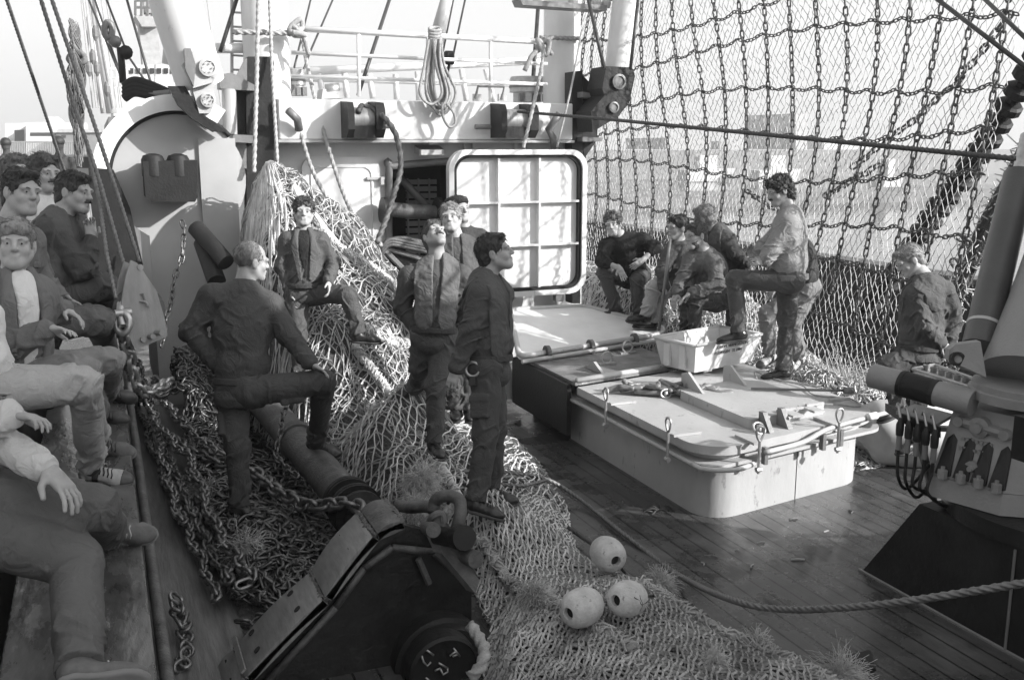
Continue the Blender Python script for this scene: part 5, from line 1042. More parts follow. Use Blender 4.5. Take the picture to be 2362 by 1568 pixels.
# hanging folds of the pile below the fall ropes
mb = MB(); g = np.random.default_rng(17)
for k in range(60):
    a0 = g.uniform(-2.9, -1.35); top = np.array([1.58+.06*math.cos(a0), 10.2+.06*math.sin(a0), 2.56]); e = g.uniform(.5, 1.1); pts = []
    for s in np.linspace(0, 1, 9):
        x = top[0]+math.cos(a0+.12*math.sin(3*s+k))*e*s*(1.0 if math.cos(a0) > 0 else .4); y = top[1]+math.sin(a0)*e*s; pts.append((x, y, float(net_h(np.array(x), np.array(y)))+.02+.02*math.sin(9*s+k)))
    mb.tube(bez(*pts, n=24), g.uniform(.006, .014), 4)
mb.build('gathered_folds', M_NET, nt_)
# chafing tufts
for i, (x, y, z, dx, dy, dz, n, L, lab) in enumerate(((975, 1115, .32, -.1, .1, 1, 420, .34, 'tall pale tuft of chafing fibre standing up from the net'), (960, 1165, .25, -.2, -.3, .2, 300, .25, 'flat pale fibre tuft behind the trawl shoe'), (1520, 1345, .14, .9, .3, .5, 260, .22, 'brush like fibre tuft beside the cracked float'), (1235, 1380, .3, .2, .2, .4, 420, .22, 'woolly fibre tuft on the net near the middle float'), (1740, 1490, .18, .9, .1, .2, 260, .2, 'dense fibre tuft at the right border of the near net'), (1930, 1560, .12, .8, -.2, .3, 500, .3, 'soft grey fibre mat at the lower edge of the near net'), (1640, 1520, .3, .6, .1, .3, 200, .16, 'small fibre tuft on the near net'))):
    tuft('fibre_tuft', lab, PZ(x, y, z), (dx, dy, dz), int(n*2.2), L*.66, .45, M_TUFT, .0013, seed=60+i)
# thick pale rope end behind the shoe
mb = rope(bez(PD(1085, 1440, 4.75), PD(1105, 1470, 4.7), PD(1118, 1500, 4.65), PD(1110, 1535, 4.6), PD(1085, 1560, 4.6), n=30), .034, pitch=.16); tag(mb.build('rope_end', M_ROPE, smooth=True), 'thick pale laid rope bending beside the hub of the trawl shoe', 'rope')
mb = MB(); mb.prism([PZ(1905, 1528, .06), PZ(2010, 1502, .18), PZ(2022, 1545, .14), PZ(1980, 1575, .05)], (0, .015, .004)); tag(mb.build('steel_flap', M_DARKP), 'dark steel plate corner poking out under the near net', 'plate')

# floats
def flt(x, y, dep, ax, lab, crack=False, s=1.0):
    c = PD(x, y, dep); ax = nrm(ax); t = thing('net_float', lab, 'float', c, 'plastic floats on the net head line')
    prof = []; n = 22; s = s*.85; R0, Lh, rh = .112*s, .135*s, .034*s
    for k in range(n):
        a = math.pi*k/(n-1); hh = -Lh*math.cos(a); rr_ = max(R0*abs(math.sin(a))**.62, rh); prof.append((rr_, hh))
    prof = [(rh*.9, -Lh*.4), (rh, -Lh*.93)]+prof[1:-1]+[(rh, Lh*.93), (rh*.9, Lh*.4)]
    mb = MB(); ax3 = ax; mb.lathe(c, ax3, prof, 32); ob = mb.build('shell', M_FLOAT, t, smooth=True, angle=60)
    for sg in (-1, 1): mb = MB(); mb.lathe(c+ax*sg*Lh*.72, ax*sg, [(rh*.96, -.01), (rh*.96, .0)], 16); mb.build('bore', M_BLACKIN, t)
    if crack:
        ra = nrm(np.cross(ax, -FW)); rb = nrm(-FW-ax*(-FW@ax)); g = np.random.default_rng(2); mb = MB()
        for (a0, h0, da, dh) in ((.5, .02, -1.0, -.03), (-.05, .0, .2, -.09), (-.05, .0, .5, .06)):
            mb.tube([c+ax*(h0+dh*q+.006*math.sin(q*9))+(rb*math.cos(a0+da*q)+ra*math.sin(a0+da*q))*(.1095*s*abs(math.sin(math.acos(max(-1, min(1, (h0+dh*q)/Lh)))))**.62) for q in np.linspace(0, 1, 9)], .003, 5)
        mb.build('crack', M_BLACKIN, t)
    return c, ax, Lh
e1 = flt(1402, 1277, 5.95, PD(1428, 1300, 5.8)-PD(1378, 1256, 6.1), 'pale float lying alone on the wet deck beside the net edge', s=1.06)
e2 = flt(1342, 1400, 5.15, PD(1300, 1420, 5.0)-PD(1385, 1380, 5.25), 'pale float nearest the laced ridge with its hole facing left', s=1.06)
e3 = flt(1447, 1380, 5.2, PD(1408, 1388, 5.05)-PD(1488, 1375, 5.3), 'cracked pale float at the right of its neighbour on the net', True, s=1.0)
line('float_wire', 'wire threaded between the two floats lying on the net', [e2[0]-e2[1]*.05, (e2[0]-e2[1]*.14+e3[0]+e3[1]*.14)/2, e3[0]+e3[1]*.05], .012, M_WIRE, True)
line('float_wire', 'wire leading from the lone float back under the net', bez(e1[0]+e1[1]*.08, PZ(1440, 1318, .06), PZ(1480, 1345, .08), PZ(1520, 1352, .12), n=20), .012, M_WIRE, True)
line('float_wire', 'wire running away from the cracked float over the near net', bez(e3[0]-e3[1]*.08, PZ(1530, 1372, .2), PZ(1600, 1392, .17), n=14), .010, M_WIRE, True)
line('float_wire', 'bit of dark sleeve wire between the net edge and the lone float', bez(PZ(1310, 1215, .1), PZ(1345, 1240, .07), e1[0]-e1[1]*.08, n=14), .016, M_DKWIRE, True)

# ------------------------------------------------------------------ hanging net with its chain mat at the right
def XN(y, z): return 7.15+.05*(y-9)+.12*np.sin(.7*y+.5*z)+.10*np.sin(1.3*z+.4*y)-.05*np.clip(2.2-z, 0, 3)**1.5
def hang(u, v, off=0.0):
    y = 6.3+10.2*u; z = .35+5.9*v; z = z+.10*np.sin(1.7*y)*(1-v); return np.stack([XN(y, z)+off, y, z], -1)
hn = thing('hanging_net', 'tall net and chain mat hoisted up along the far side of the deck', 'fishing net', (7.4, 10, .4))
mb = MB(); netting(mb, lambda u, v: hang(u, v), 108, 76, .0040, .08, seed=11, amp=.004); mb.build('netting', M_NETHANG, hn)
for k, y in enumerate(np.arange(6.42, 16.4, .44)):
    zz = np.linspace(1.0+.25*math.sin(k*1.9), 6.3, 60); yy = y+.03*np.sin(zz*2+k)
    mb = MB(); mb.links(np.stack([XN(yy, zz)-.03, yy, zz], 1), .082, .0185, .060, .22, 10, 5); mb.build('upright_chain', M_HCHAIN, hn, smooth=True)
for k, z in enumerate(np.arange(1.0, 6.2, .48)):
    yy = np.linspace(6.3, 16.4, 160); zz = z+.05*math.sin(k*2.3)+.07*np.abs(np.sin((yy-5.6)/.44*np.pi))*-.7+.10*np.sin(yy*.8+k*1.1)
    mb = MB(); mb.links(np.stack([XN(yy, zz)-.04, yy, zz], 1), .062, .0135, .045, .25, 10, 5); mb.build('cross_chain', M_HCHAIN, hn, smooth=True)
# heavy ground rope of rubber discs hanging slantwise behind the net
t = thing('ground_rope', 'thick black ground rope of rubber discs hanging slantwise behind the net', 'ground rope', PX(2050, 640, 7.6))
gp = bez(PX(2400, 120, 7.5), PX(2330, 240, 7.55), PX(2240, 380, 7.6), PX(2150, 500, 7.6), PX(2060, 640, 7.6), PX(1985, 720, 7.6), n=60)
mb = MB(); mb.tube(gp, .055, 8); mb.build('core', M_RUBBER, t)
L = np.cumsum(np.r_[0, np.linalg.norm(np.diff(gp, axis=0), axis=1)])
for s in np.arange(.05, L[-1], .17):
    c = np.array([np.interp(s, L, gp[:, a]) for a in range(3)]); d = nrm(np.array([np.interp(s+.03, L, gp[:, a]) for a in range(3)])-c+1e-6); mb = MB(); mb.lathe(c, d, [(.1, -.05), (.125, -.03), (.125, .03), (.1, .05)], 12); mb.build('disc', M_RUBBER, t)
t = thing('bolsh_line', 'shaggy laced rope hanging beside the crane cylinder at the right', 'rope', PX(2180, 700, 6.9))
bp = bez(PX(2375, 330, 6.9), PX(2330, 420, 6.9), PX(2275, 520, 6.95), PX(2225, 640, 7), PX(2170, 760, 7.0), n=50)
mb = MB(); mb.tube(bp, .07, 8); mb.build('core', M_NETD, t); g = np.random.default_rng(21); mb = MB()
for k in range(420):
    c = bp[g.integers(1, len(bp)-1)]; d = g.normal(0, 1, 3); d = nrm(d); e = g.normal(0, .05, 3); mb.sticks([c+d*.06], [c+d*.085+e], .006, 3)
mb.build('lacing', M_NET, t)
for k, pts in enumerate((((2330, 30, 7.4), (2240, 150, 7.45), (2150, 240, 7.5), (2040, 330, 7.5), (1960, 390, 7.5)), ((2210, 545, 7.2), (2260, 590, 7.1), (2300, 650, 7.0)), ((2200, 600, 7.2), (2240, 690, 7.1), (2290, 740, 7.0)), ((1720, 440, 7.4), (1800, 490, 7.4), (1850, 510, 7.4)), ((2030, 380, 7.35), (1960, 420, 7.35), (1900, 455, 7.4)))):
    chain('slack_chain', ['heavy slack chain slanting up behind the hanging net', 'short loop of chain beside the shaggy rope', 'lower short loop of chain beside the shaggy rope', 'slack chain loop behind the curly haired man', 'slack chain piece low behind the hanging net'][k], bez(*[PX(*p) for p in pts], n=60), .09, .024, .078, M_CHAIN2, .2)

# heap of net along the far side
def heap2(x, y):
    e = np.minimum(np.minimum(x-5.75, 8.0-x), np.minimum(y-6.4, 14-y)); base = .22+.75*sm((y-8.6)/2.4)*sm((8.6-np.abs(x-6.9)*2)/7)+.14*np.exp(-((x-6.9)/.4)**2-((y-8.2)/.5)**2)+.05*wnoise(x*2, y*2, 1.5, 1)+.02*wnoise(x*7, y*7, 1.5, 2)
    return base*(.05+.95*sm(e/.5))
t = thing('net_heap', 'heap of netting on the deck along the far side beneath the hanging net', 'fishing net', (6.8, 9, 0))
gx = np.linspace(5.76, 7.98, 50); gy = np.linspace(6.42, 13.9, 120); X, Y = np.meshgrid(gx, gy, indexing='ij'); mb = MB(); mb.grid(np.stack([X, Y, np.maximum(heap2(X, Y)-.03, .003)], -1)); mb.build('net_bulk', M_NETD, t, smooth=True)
def h2s(lift): return lambda u, v: np.stack([5.76+2.2*u, 6.45+7.4*v, heap2(5.76+2.2*u, 6.45+7.4*v)+lift+.01*wnoise(u*30, v*60, 1, 3)], -1)
mb = MB(); netting(mb, h2s(.008), 36, 170, .006, .25, seed=31, amp=.02, knots=True); netting(mb, h2s(-.01), 34, 160, .0058, .3, seed=32, amp=.04); netting(mb, h2s(.03), 30, 130, .0058, .4, seed=33, amp=.05, drop=.35); mb.build('mesh', M_NET, t)
tuft('fibre_mat', 'dark fuzzy fibre mat on deck right of the fish hatch', PZ(1935, 900, .15), (.2, .1, .3), 900, .55, .9, M_NETW, .0022, seed=77)
# ================================================================== PEOPLE (bodies and clothes grown as smooth distance-field surfaces)
_lat = np.random.default_rng(99).random((32, 32, 32))*2-1
def vnoise(P):
    i = np.floor(P).astype(int); f = P-i; f = f*f*(3-2*f); r = 0
    for dx in (0, 1):
        wx = f[:, 0] if dx else 1-f[:, 0]
        for dy in (0, 1):
            wy = f[:, 1] if dy else 1-f[:, 1]
            for dz in (0, 1):
                wz = f[:, 2] if dz else 1-f[:, 2]; r = r+wx*wy*wz*_lat[(i[:, 0]+dx) % 32, (i[:, 1]+dy) % 32, (i[:, 2]+dz) % 32]
    return r
def d_ell(q, r): a = np.linalg.norm(q/r, axis=1); b = np.linalg.norm(q/(r*r), axis=1)+1e-9; return a*(a-1)/b
def d_box(q, h, rad): a = np.abs(q)-h+rad; return np.linalg.norm(np.maximum(a, 0), axis=1)+np.minimum(a.max(1), 0)-rad
def foldm(d, f=30., g=8.):
    d = nrm(d); a = nrm(np.cross(d, (.3, .5, .8))); b = np.cross(d, a); d2 = nrm(d+.75*a+.25*b); return np.stack([d2*f*.8, a*g*1.25, b*g*1.25], 1)
class SDF:
    def __init__(s): s.p = []; s.inter = []; s.noise = []; s.infl = 0.0
    def cap(s, a, b, ra, rb=None, k=.02, op='u'):
        a = np.asarray(a, float); b = np.asarray(b, float); rb = ra if rb is None else rb; R_ = max(ra, rb)
        def f(P):
            ba = b-a; h = np.clip(((P-a)@ba)/(ba@ba+1e-12), 0, 1); return np.linalg.norm(P-a-h[:, None]*ba, axis=1)-(ra+(rb-ra)*h)
        s.p.append((f, np.minimum(a, b)-R_, np.maximum(a, b)+R_, op, k)); return s
    def ell(s, c, ax, r, k=.02, op='u'):
        c = np.asarray(c, float); ax = np.asarray(ax, float); r = np.asarray(r, float); e = np.sqrt(((ax*r[:, None])**2).sum(0))
        s.p.append((lambda P: d_ell((P-c)@ax.T, r), c-e, c+e, op, k)); return s
    def box(s, c, ax, h, rad=.01, k=.01, op='u'):
        c = np.asarray(c, float); ax = np.asarray(ax, float); h = np.asarray(h, float); e = (np.abs(ax)*h[:, None]).sum(0)
        s.p.append((lambda P: d_box((P-c)@ax.T, h, rad), c-e, c+e, op, k)); return s
    def cut(s, pt, n, rad=None):
        """keep the side where (p-pt).n < 0; within rad of pt only"""
        s.inter.append(('plane', np.asarray(pt, float), nrm(n), rad)); return s
    def cutnow(s, pt, n):
        """trim what has been added so far by a plane; later pieces stay whole"""
        pt = np.asarray(pt, float); n = nrm(n); s.p.append((lambda P: (P-pt)@n, np.full(3, -9e9), np.full(3, 9e9), 'i', .01)); return s
    def keep(s, boxes): s.inter.append(('boxes', boxes, None, None)); return s
    def bounds(s):
        u = [q for q in s.p if q[3] == 'u']; return np.min([q[1] for q in u], 0)-s.infl-.02, np.max([q[2] for q in u], 0)+s.infl+.02
    def ev(s, P):
        d = np.full(len(P), .12)
        for f, lo, hi, op, k in s.p:
            m = k*1.5+.03; idx = np.nonzero(((P > lo-m) & (P < hi+m)).all(1))[0]
            if not len(idx): continue
            e = f(P[idx]); a = d[idx]
            if op == 'i': d[idx] = np.maximum(a, e)
            elif op == 'u': h = np.clip(.5+.5*(a-e)/k, 0, 1); d[idx] = a*(1-h)+e*h-k*h*(1-h)
            else: h = np.clip(.5-.5*(a+e)/k, 0, 1); d[idx] = a*(1-h)-e*h+k*h*(1-h)
        d = d-s.infl
        for amp, fr, off, *loc in s.noise:
            idx = np.nonzero(np.abs(d) < .05)[0]
            if len(idx):
                if loc:
                    rr_ = np.linalg.norm(P[idx]-loc[0], axis=1)/loc[1]; idx = idx[rr_ < 1]; rr_ = rr_[rr_ < 1]
                    if not len(idx): continue
                    n_ = vnoise((P[idx]-loc[0])@fr+off); d[idx] -= amp*(np.maximum(1-3.2*np.abs(n_), 0)**1.3*1.3-.35)*(1-rr_*rr_)**1.2
                else: n_ = vnoise(P[idx]*fr+off); d[idx] -= amp*n_
        for kind, a, b, rad in s.inter:
            if kind == 'plane':
                e = (P-a)@b
                if rad: e = np.where(np.linalg.norm(P-a, axis=1) < rad, e, -1)
            else:
                e = np.full(len(P), 9.0)
                for sh in a:
                    if len(sh) == 3: e = np.minimum(e, d_box((P-sh[0])@np.asarray(sh[1]).T, np.asarray(sh[2]), .012)); continue
                    p0, p1, r0, r1 = sh; ba = p1-p0; h = np.clip(((P-p0)@ba)/(ba@ba+1e-12), 0, 1); e = np.minimum(e, np.linalg.norm((P-p0-h[:, None]*ba)*1.0, axis=1)-(r0+(r1-r0)*h))
            d = np.maximum(d, e)
        return d
_E = np.array([(0, 1), (2, 3), (4, 5), (6, 7), (0, 2), (1, 3), (4, 6), (5, 7), (0, 4), (1, 5), (2, 6), (3, 7)])
_C = np.array([(i, j, k) for i in (0, 1) for j in (0, 1) for k in (0, 1)])
def skin_mesh(S, res):
    lo, hi = S.bounds(); B = 6; nb = np.ceil((hi-lo)/(B*res)).astype(int)+1
    G = np.stack(np.meshgrid(*[np.arange(q) for q in nb], indexing='ij'), -1).reshape(-1, 3)
    d = S.ev(lo+(G+.5)*B*res); G = G[np.abs(d) < B*res*.95+.016]
    off = np.stack(np.meshgrid(*[np.arange(B+1)]*3, indexing='ij'), -1).reshape(-1, 3)
    gp = G[:, None, :]*B+off[None]; V = S.ev((lo+gp*res).reshape(-1, 3)).reshape(len(G), B+1, B+1, B+1)
    ins = V < 0; cnt = sum(ins[:, a:B+a, b:B+b, c:B+c].astype(np.int8) for a, b, c in _C)
    cb, ci, cj, ck = np.nonzero((cnt > 0) & (cnt < 8)); cell = G[cb]*B+np.stack([ci, cj, ck], 1)
    val = np.stack([V[cb, ci+a, cj+b, ck+c] for a, b, c in _C], 1)
    v0, v1 = val[:, _E[:, 0]], val[:, _E[:, 1]]; cr_ = (v0 < 0) != (v1 < 0); t = np.where(cr_, v0/(v0-v1+1e-12), 0)
    p = _C[_E[:, 0]][None]+(_C[_E[:, 1]]-_C[_E[:, 0]])[None]*t[..., None]; p = (p*cr_[..., None]).sum(1)/cr_.sum(1)[:, None]
    vert = lo+(cell+p)*res; N = nb*B+4; key = (cell[:, 0]*N[1]+cell[:, 1])*N[2]+cell[:, 2]
    o = np.argsort(key); key = key[o]; vert = vert[o]; F = []
    for ax in range(3):
        sl0 = [slice(None)]+[slice(0, B)]*3; sl1 = list(sl0); sl1[ax+1] = slice(1, B+1)
        a_, b_ = ins[tuple(sl0)], ins[tuple(sl1)]; eb, ei, ej, ek = np.nonzero(a_ != b_); g_ = G[eb]*B+np.stack([ei, ej, ek], 1)
        u, w_ = (ax+1) % 3, (ax+2) % 3; q = []
        for du, dw in ((-1, -1), (0, -1), (0, 0), (-1, 0)):
            c = g_.copy(); c[:, u] += du; c[:, w_] += dw; kk = (c[:, 0]*N[1]+c[:, 1])*N[2]+c[:, 2]
            ix = np.searchsorted(key, kk); ix = np.minimum(ix, len(key)-1); q.append(np.where(key[ix] == kk, ix, -1))
        q = np.stack(q, 1); fl = ~a_[eb, ei, ej, ek]; q[fl] = q[fl][:, ::-1]; F.append(q[(q >= 0).all(1)])
    return vert, np.vstack(F)
def grow(S, res, name, m, par):
    v, f = skin_mesh(S, res); mb = MB(); mb.add(v, f); return mb.build(name, m, par, smooth=True)

def cloth(name, v, amt=.2, bsc=260, rough=.85):
    m = mat('cloth_'+name, v, rough, amt=amt*.55, scale=3.5, bump=.35, bscale=bsc, spec=.25, bdist=.004); n = m.node_tree.nodes; l = m.node_tree.links; bs = n['Principled BSDF']
    tc = n.new('ShaderNodeTexCoord'); nz = n.new('ShaderNodeTexNoise'); nz.inputs['Scale'].default_value = 11; nz.inputs['Detail'].default_value = 3; nz.inputs['Distortion'].default_value = 1.1
    ab = n.new('ShaderNodeMath'); ab.operation = 'SUBTRACT'; ab.inputs[1].default_value = .5; a2 = n.new('ShaderNodeMath'); a2.operation = 'ABSOLUTE'; bp = n.new('ShaderNodeBump'); bp.invert = True; bp.inputs['Strength'].default_value = .55; bp.inputs['Distance'].default_value = .035
    l.new(tc.outputs['Object'], nz.inputs[0]); l.new(nz.outputs[0], ab.inputs[0]); l.new(ab.outputs[0], a2.inputs[0]); l.new(a2.outputs[0], bp.inputs['Height'])
    old = bs.inputs['Normal'].links[0].from_node; l.new(bp.outputs[0], old.inputs['Normal']); return m
C_NAVY = cloth('navy', .062, .3); C_NAVY2 = cloth('dark_navy', .048, .3); C_UNI = cloth('uniform', .078, .3); C_UNIL = cloth('lighter_uniform', .085, .25)  # the last cloth is a slightly lighter uniform
C_VEST = cloth('life_vest', .125, .35); C_VEST2 = cloth('dark_vest', .085, .35); C_DENIM = cloth('denim', .14, .35); C_DENIMD = cloth('dark_denim', .10, .35); C_JEANL = cloth('light_jeans', .34, .25); C_JEANM = cloth('mid_jeans', .20, .35)
C_BLACK = cloth('black_wool', .02, .3); C_SWEAT = cloth('grey_sweater', .23, .15, 120); C_RIB = cloth('sweater_rib', .15, .2, 300); C_OIL = cloth('oilskin', .06, .3, 40, .45); C_LIGHT = cloth('pale_overalls', .34, .2); C_PALE = cloth('pale_jacket', .46, .12); C_SHIRT = cloth('white_shirt', .6, .08); C_GREYJ = cloth('grey_jacket', .11, .35)
M_SKIN = mat('skin', .30, .5, amt=.12, scale=22, bump=.15, bscale=160, spec=.4, bdist=.003); M_SKINL = mat('fair_skin', .36, .5, amt=.12, scale=22, bump=.15, bscale=160, spec=.4, bdist=.003)
def hairm(n, v): return mat('hair_'+n, v, .5, amt=.45, scale=60, bump=.8, bscale=170, stretch=(1, 1, .3), bdist=.008)
H_DARK = hairm('dark', .022); H_BROWN = hairm('brown', .045); H_MID = hairm('mid', .085); H_FAIR = hairm('fair', .20); H_GREY = hairm('grey', .13)
M_SHOE = mat('shoe_leather', .05, .42, amt=.4, scale=14, bump=.2); M_BOOT = mat('boot_leather', .022, .38, amt=.4, scale=14, bump=.2); M_SUEDE = mat('suede', .11, .8, amt=.3, scale=20, bump=.3); M_RBOOT = mat('wet_rubber_boot', .02, .25, bump=.05); M_SNEAK = mat('sneaker_leather', .40, .6, amt=.4, scale=9)
M_EYE = mat('eye_dark', .015, .2, bump=0); M_SOLE = mat('sole', .06, .8, bump=.1); M_SOLEL = mat('crepe_sole', .17, .8, bump=.1); M_LACE = mat('pale_lace', .4, .8, bump=0)

def cv(v): v = np.asarray(v, float); return nrm(RT*v[0]+UP*v[1]-FW*v[2])
def reach(par, x, y, L, sg):
    if isinstance(sg, tuple): return PZ(x, y, sg[1]) if sg[0] == 'z' else PD(x, y, sg[1])
    d = ray(x, y); w_ = CAM-par; a = d@d; b = 2*d@w_; c = w_@w_-L*L; D = b*b-4*a*c
    t = -b/(2*a)
    if D > 0: t += sg*math.sqrt(D)/(2*a)
    return CAM+d*t
def hand(S, W, d, n, side, sc_, curl, spread=0.0, r0=0.0):
    d = nrm(d); n = nrm(n-d*(n@d)); lat = np.cross(n, d)*side; ax = np.array([lat, d, n]); q = lambda a, b, c: W+(lat*a+d*b+n*c)*sc_
    S.cap(W-d*.02, q(0, .03, 0), .024*sc_+r0, .026*sc_+r0, .015); S.box(q(0, .05, 0), ax, np.array([.036, .042, .013])*sc_+r0, .012, .012)
    for i, (o, L) in enumerate(((.029, .070), (.010, .080), (-.010, .075), (-.028, .058))):
        p = q(o, .088, 0); a = R(curl*(.8+.12*i)); dr = nrm(d+lat*(o*(2.5+spread*14))); r_ = .0081*sc_+r0
        for s, f in enumerate((.42, .33, .25)):
            e = p+(dr*math.cos(a*(s+.5))+n*math.sin(a*(s+.5)))*L*f*sc_; S.cap(p, e, r_, r_*.93, .005); p = e; r_ *= .93
    p = q(.026, .022, .006); e = p+(d*.62+lat*.62+n*.42)*.042*sc_; S.cap(p, e, .0125*sc_+r0, .0105*sc_+r0, .012); e2 = e+(d*.85+lat*.12+n*.45)*.034*sc_; S.cap(e, e2, .0105*sc_+r0, .0088*sc_+r0, .005)

def person(label, J, look, s=1.0, res=.007, hair=('short', None), top=None, legs=None, shoe=None, skin=None, vest=None, mous=False, beard=False, belt=False, boots=True, sleeve='long', hands=None, group=None, hem=.10, collar=True, up=None, extra=None, head=True, hipx=None, legw=1.0, hs=1.01, wr=1.0, cap=None, shirt=None, armr=1.0, bulk=.015, cargo=False, solem=None, lacem=None, hemup=0.0):
    solem = solem or M_SOLE; lacem = lacem or M_BOOT
    skin = skin or M_SKIN; hands = hands or {}
    pv = PD(*J['pv']); nk = reach(pv, J['nk'][0], J['nk'][1], .52*s, J['nk'][2]); hd = reach(nk, J['hd'][0], J['hd'][1], .195*s*hs, J['hd'][2])
    g3 = lambda par, k, L: reach(par, J[k][0], J[k][1], L*s, J[k][2])
    sl, sr = g3(nk, 'sl', .185), g3(nk, 'sr', .185); dn_ = nrm(nk-pv)*.035*s; sl, sr = sl-dn_, sr-dn_; el, er = g3(sl, 'el', .29), g3(sr, 'er', .29); wl, wr_ = g3(el, 'wl', .26), g3(er, 'wr', .26)
    upv = nrm(nk-pv); rt = sr-sl; rt = nrm(rt-upv*(rt@upv)); fw = np.cross(upv, rt)
    hx = nrm(cv(hipx)) if hipx is not None else rt
    hl, hr = pv-hx*.085*s-upv*.03*s, pv+hx*.085*s-upv*.03*s
    kl, kr = g3(hl, 'kl', .43), g3(hr, 'kr', .43); al, ar = g3(kl, 'al', .42), g3(kr, 'ar', .42); tl, tr = g3(al, 'tl', .17), g3(ar, 'tr', .17)
    base = np.array([pv[0], pv[1], min(al[2], ar[2])-.08*s])
    root = thing('person', label, 'person', base, group)
    TA = np.array([rt, fw, upv]); ls = np.linalg.norm(nk-pv)/(.52*s); tp = lambda a, b, c: pv+(rt*a+fw*b+upv*c*(ls if c > 0 else 1))*s
    f = cv(look); u0 = nrm(hd-nk)*.45+ZA*.55 if up is None else cv(up); hu = nrm(u0-f*(u0@f)); hrt = np.cross(f, hu); HA = np.array([hrt, f, hu]); k_ = s*hs
    hp = lambda a, b, c: hd+(hrt*a+f*b+hu*c)*k_
    # ---- body: one continuous skin
    S = SDF()
    S.ell(tp(0, 0, .31), TA, np.array([.14, .09, .19*ls])*s, .05); S.ell(tp(0, 0, .08), TA, np.array([.125, .088, .18*ls])*s, .05); S.cap(sl, sr, .05*s, None, .05)
    for a, b, c in ((sl, el, wl), (sr, er, wr_)):
        S.cap(a, b, .044*s*armr, .036*s*armr, .03); S.cap(b, c, .038*s, .025*s, .025)
    for a, b, c, t_ in ((hl, kl, al, tl), (hr, kr, ar, tr)):
        S.cap(a, b, .07*s, .05*s, .04); S.cap(b, c, .046*s, .030*s, .03)
    for nm, w_, e_, sd in (('l', wl, el, 1), ('r', wr_, er, -1)):
        h = hands.get(nm, {}); 
        if h is None: continue
        dd = cv(h['d']) if 'd' in h else nrm(w_-e_); nn = cv(h['n']) if 'n' in h else nrm(pv+upv*.1-w_); hand(S, w_, dd, nn, sd, s*.96*h.get('s', 1), h.get('curl', 22), h.get('spread', 0))
    if head:
        hS = lambda a: np.array(a)*k_
        S.cap(hp(0, -.022, -.05), nk+upv*.0, .056*k_, .066*s, .03)
        S.ell(hp(0, -.012, .030), HA, hS([.076, .096, .088]), .02); S.ell(hp(0, .022, -.040), HA, hS([.060, .068, .076]), .03); S.cap(hp(-.012, .066, -.100), hp(.012, .066, -.100), .022*k_, None, .03)
        for q in (-1, 1):
            S.cap(hp(q*.056, -.004, -.052), hp(q*.02, .058, -.098), .017*k_, .016*k_, .03); S.ell(hp(q*.040, .058, -.034), HA, hS([.021, .021, .024]), .02)
            S.ell(hp(q*.079, -.010, -.012), HA, hS([.009, .021, .033]), .008); S.ell(hp(q*.089, -.002, -.012), HA, hS([.006, .010, .017]), .006, 's')
        S.cap(hp(-.046, .080, .014), hp(.046, .080, .014), .0135*k_, None, .018)
        for q in (-1, 1): S.ell(hp(q*.031, .095, -.006), HA, hS([.018, .014, .010]), .009, 's'); S.ell(hp(q*.031, .078, -.006), HA, hS([.0125, .0125, .0115]), .004)
        S.cap(hp(0, .090, .006), hp(0, .108, -.032), .0085*k_, .0125*k_, .012); S.cap(hp(-.012, .098, -.036), hp(.012, .098, -.036), .0085*k_, None, .008)
        S.cap(hp(-.017, .092, -.061), hp(.017, .092, -.061), .0055*k_, None, .007); S.cap(hp(-.014, .089, -.074), hp(.014, .089, -.074), .0062*k_, None, .007); S.cap(hp(-.019, .103, -.0675), hp(.019, .103, -.0675), .0045*k_, None, .004, 's')
    body = grow(S, res, 'body', skin, root)
    # ---- head hair and face marks
    if head:
        st, hm = hair; hm = hm or H_DARK
        Hh = SDF(); amp, fr = {'curly': (.014, 58), 'fluffy': (.009, 42)}.get(st, (.0032, 52)); e = {'curly': .014, 'fluffy': .008, 'bald': .0, 'crop': .0}.get(st, .003)
        Hh.ell(hp(0, -.017, .034), HA, hS([.079+e, .100+e, .092+e*1.1]), .02)
        if st in ('curly', 'fluffy', 'short', 'fringe'): Hh.ell(hp(0, -.062, -.035), HA, hS([.066+e, .05+e, .07]), .03)
        if st == 'curly': Hh.ell(hp(0, -.075, -.06), HA, hS([.07, .045, .06]), .03)
        if st == 'fringe': Hh.ell(hp(0, .075, .062), HA, hS([.07, .028, .035]), .02)
        else: Hh.cap(hp(-.035, .066, .088), hp(.04, .066, .085), .020*k_, None, .02)
        Hh.ell(hp(0, .128, -.034), HA, hS([.080, .082, .104 if st != 'fringe' else .082]), .008, 's'); 
        for q in (-1, 1): Hh.ell(hp(q*.088, .038, -.058), HA, hS([.045, .056, .056]), .008, 's'); Hh.ell(hp(q*.092, -.008, -.03), HA, hS([.020, .026, .040]), .006, 's')
        Hh.cut(hp(0, -.05, -.095 if st == 'curly' else -.078), -hu+f*.25)
        if st == 'bald': Hh.ell(hp(0, .095, .085), HA, hS([.085, .085, .080]), .01, 's')
        Hh.noise = [(amp*k_, fr, 3.3), (amp*.5*k_, fr*2.3, 8.1)]
        hv, hf = skin_mesh(Hh, min(res, .006)); mb = MB(); mb.add(hv, hf); gg = np.random.default_rng(int(abs(hd[0])*1000) % 9999); ns = {'curly': 900, 'bald': 350, 'crop': 400}.get(st, 700)
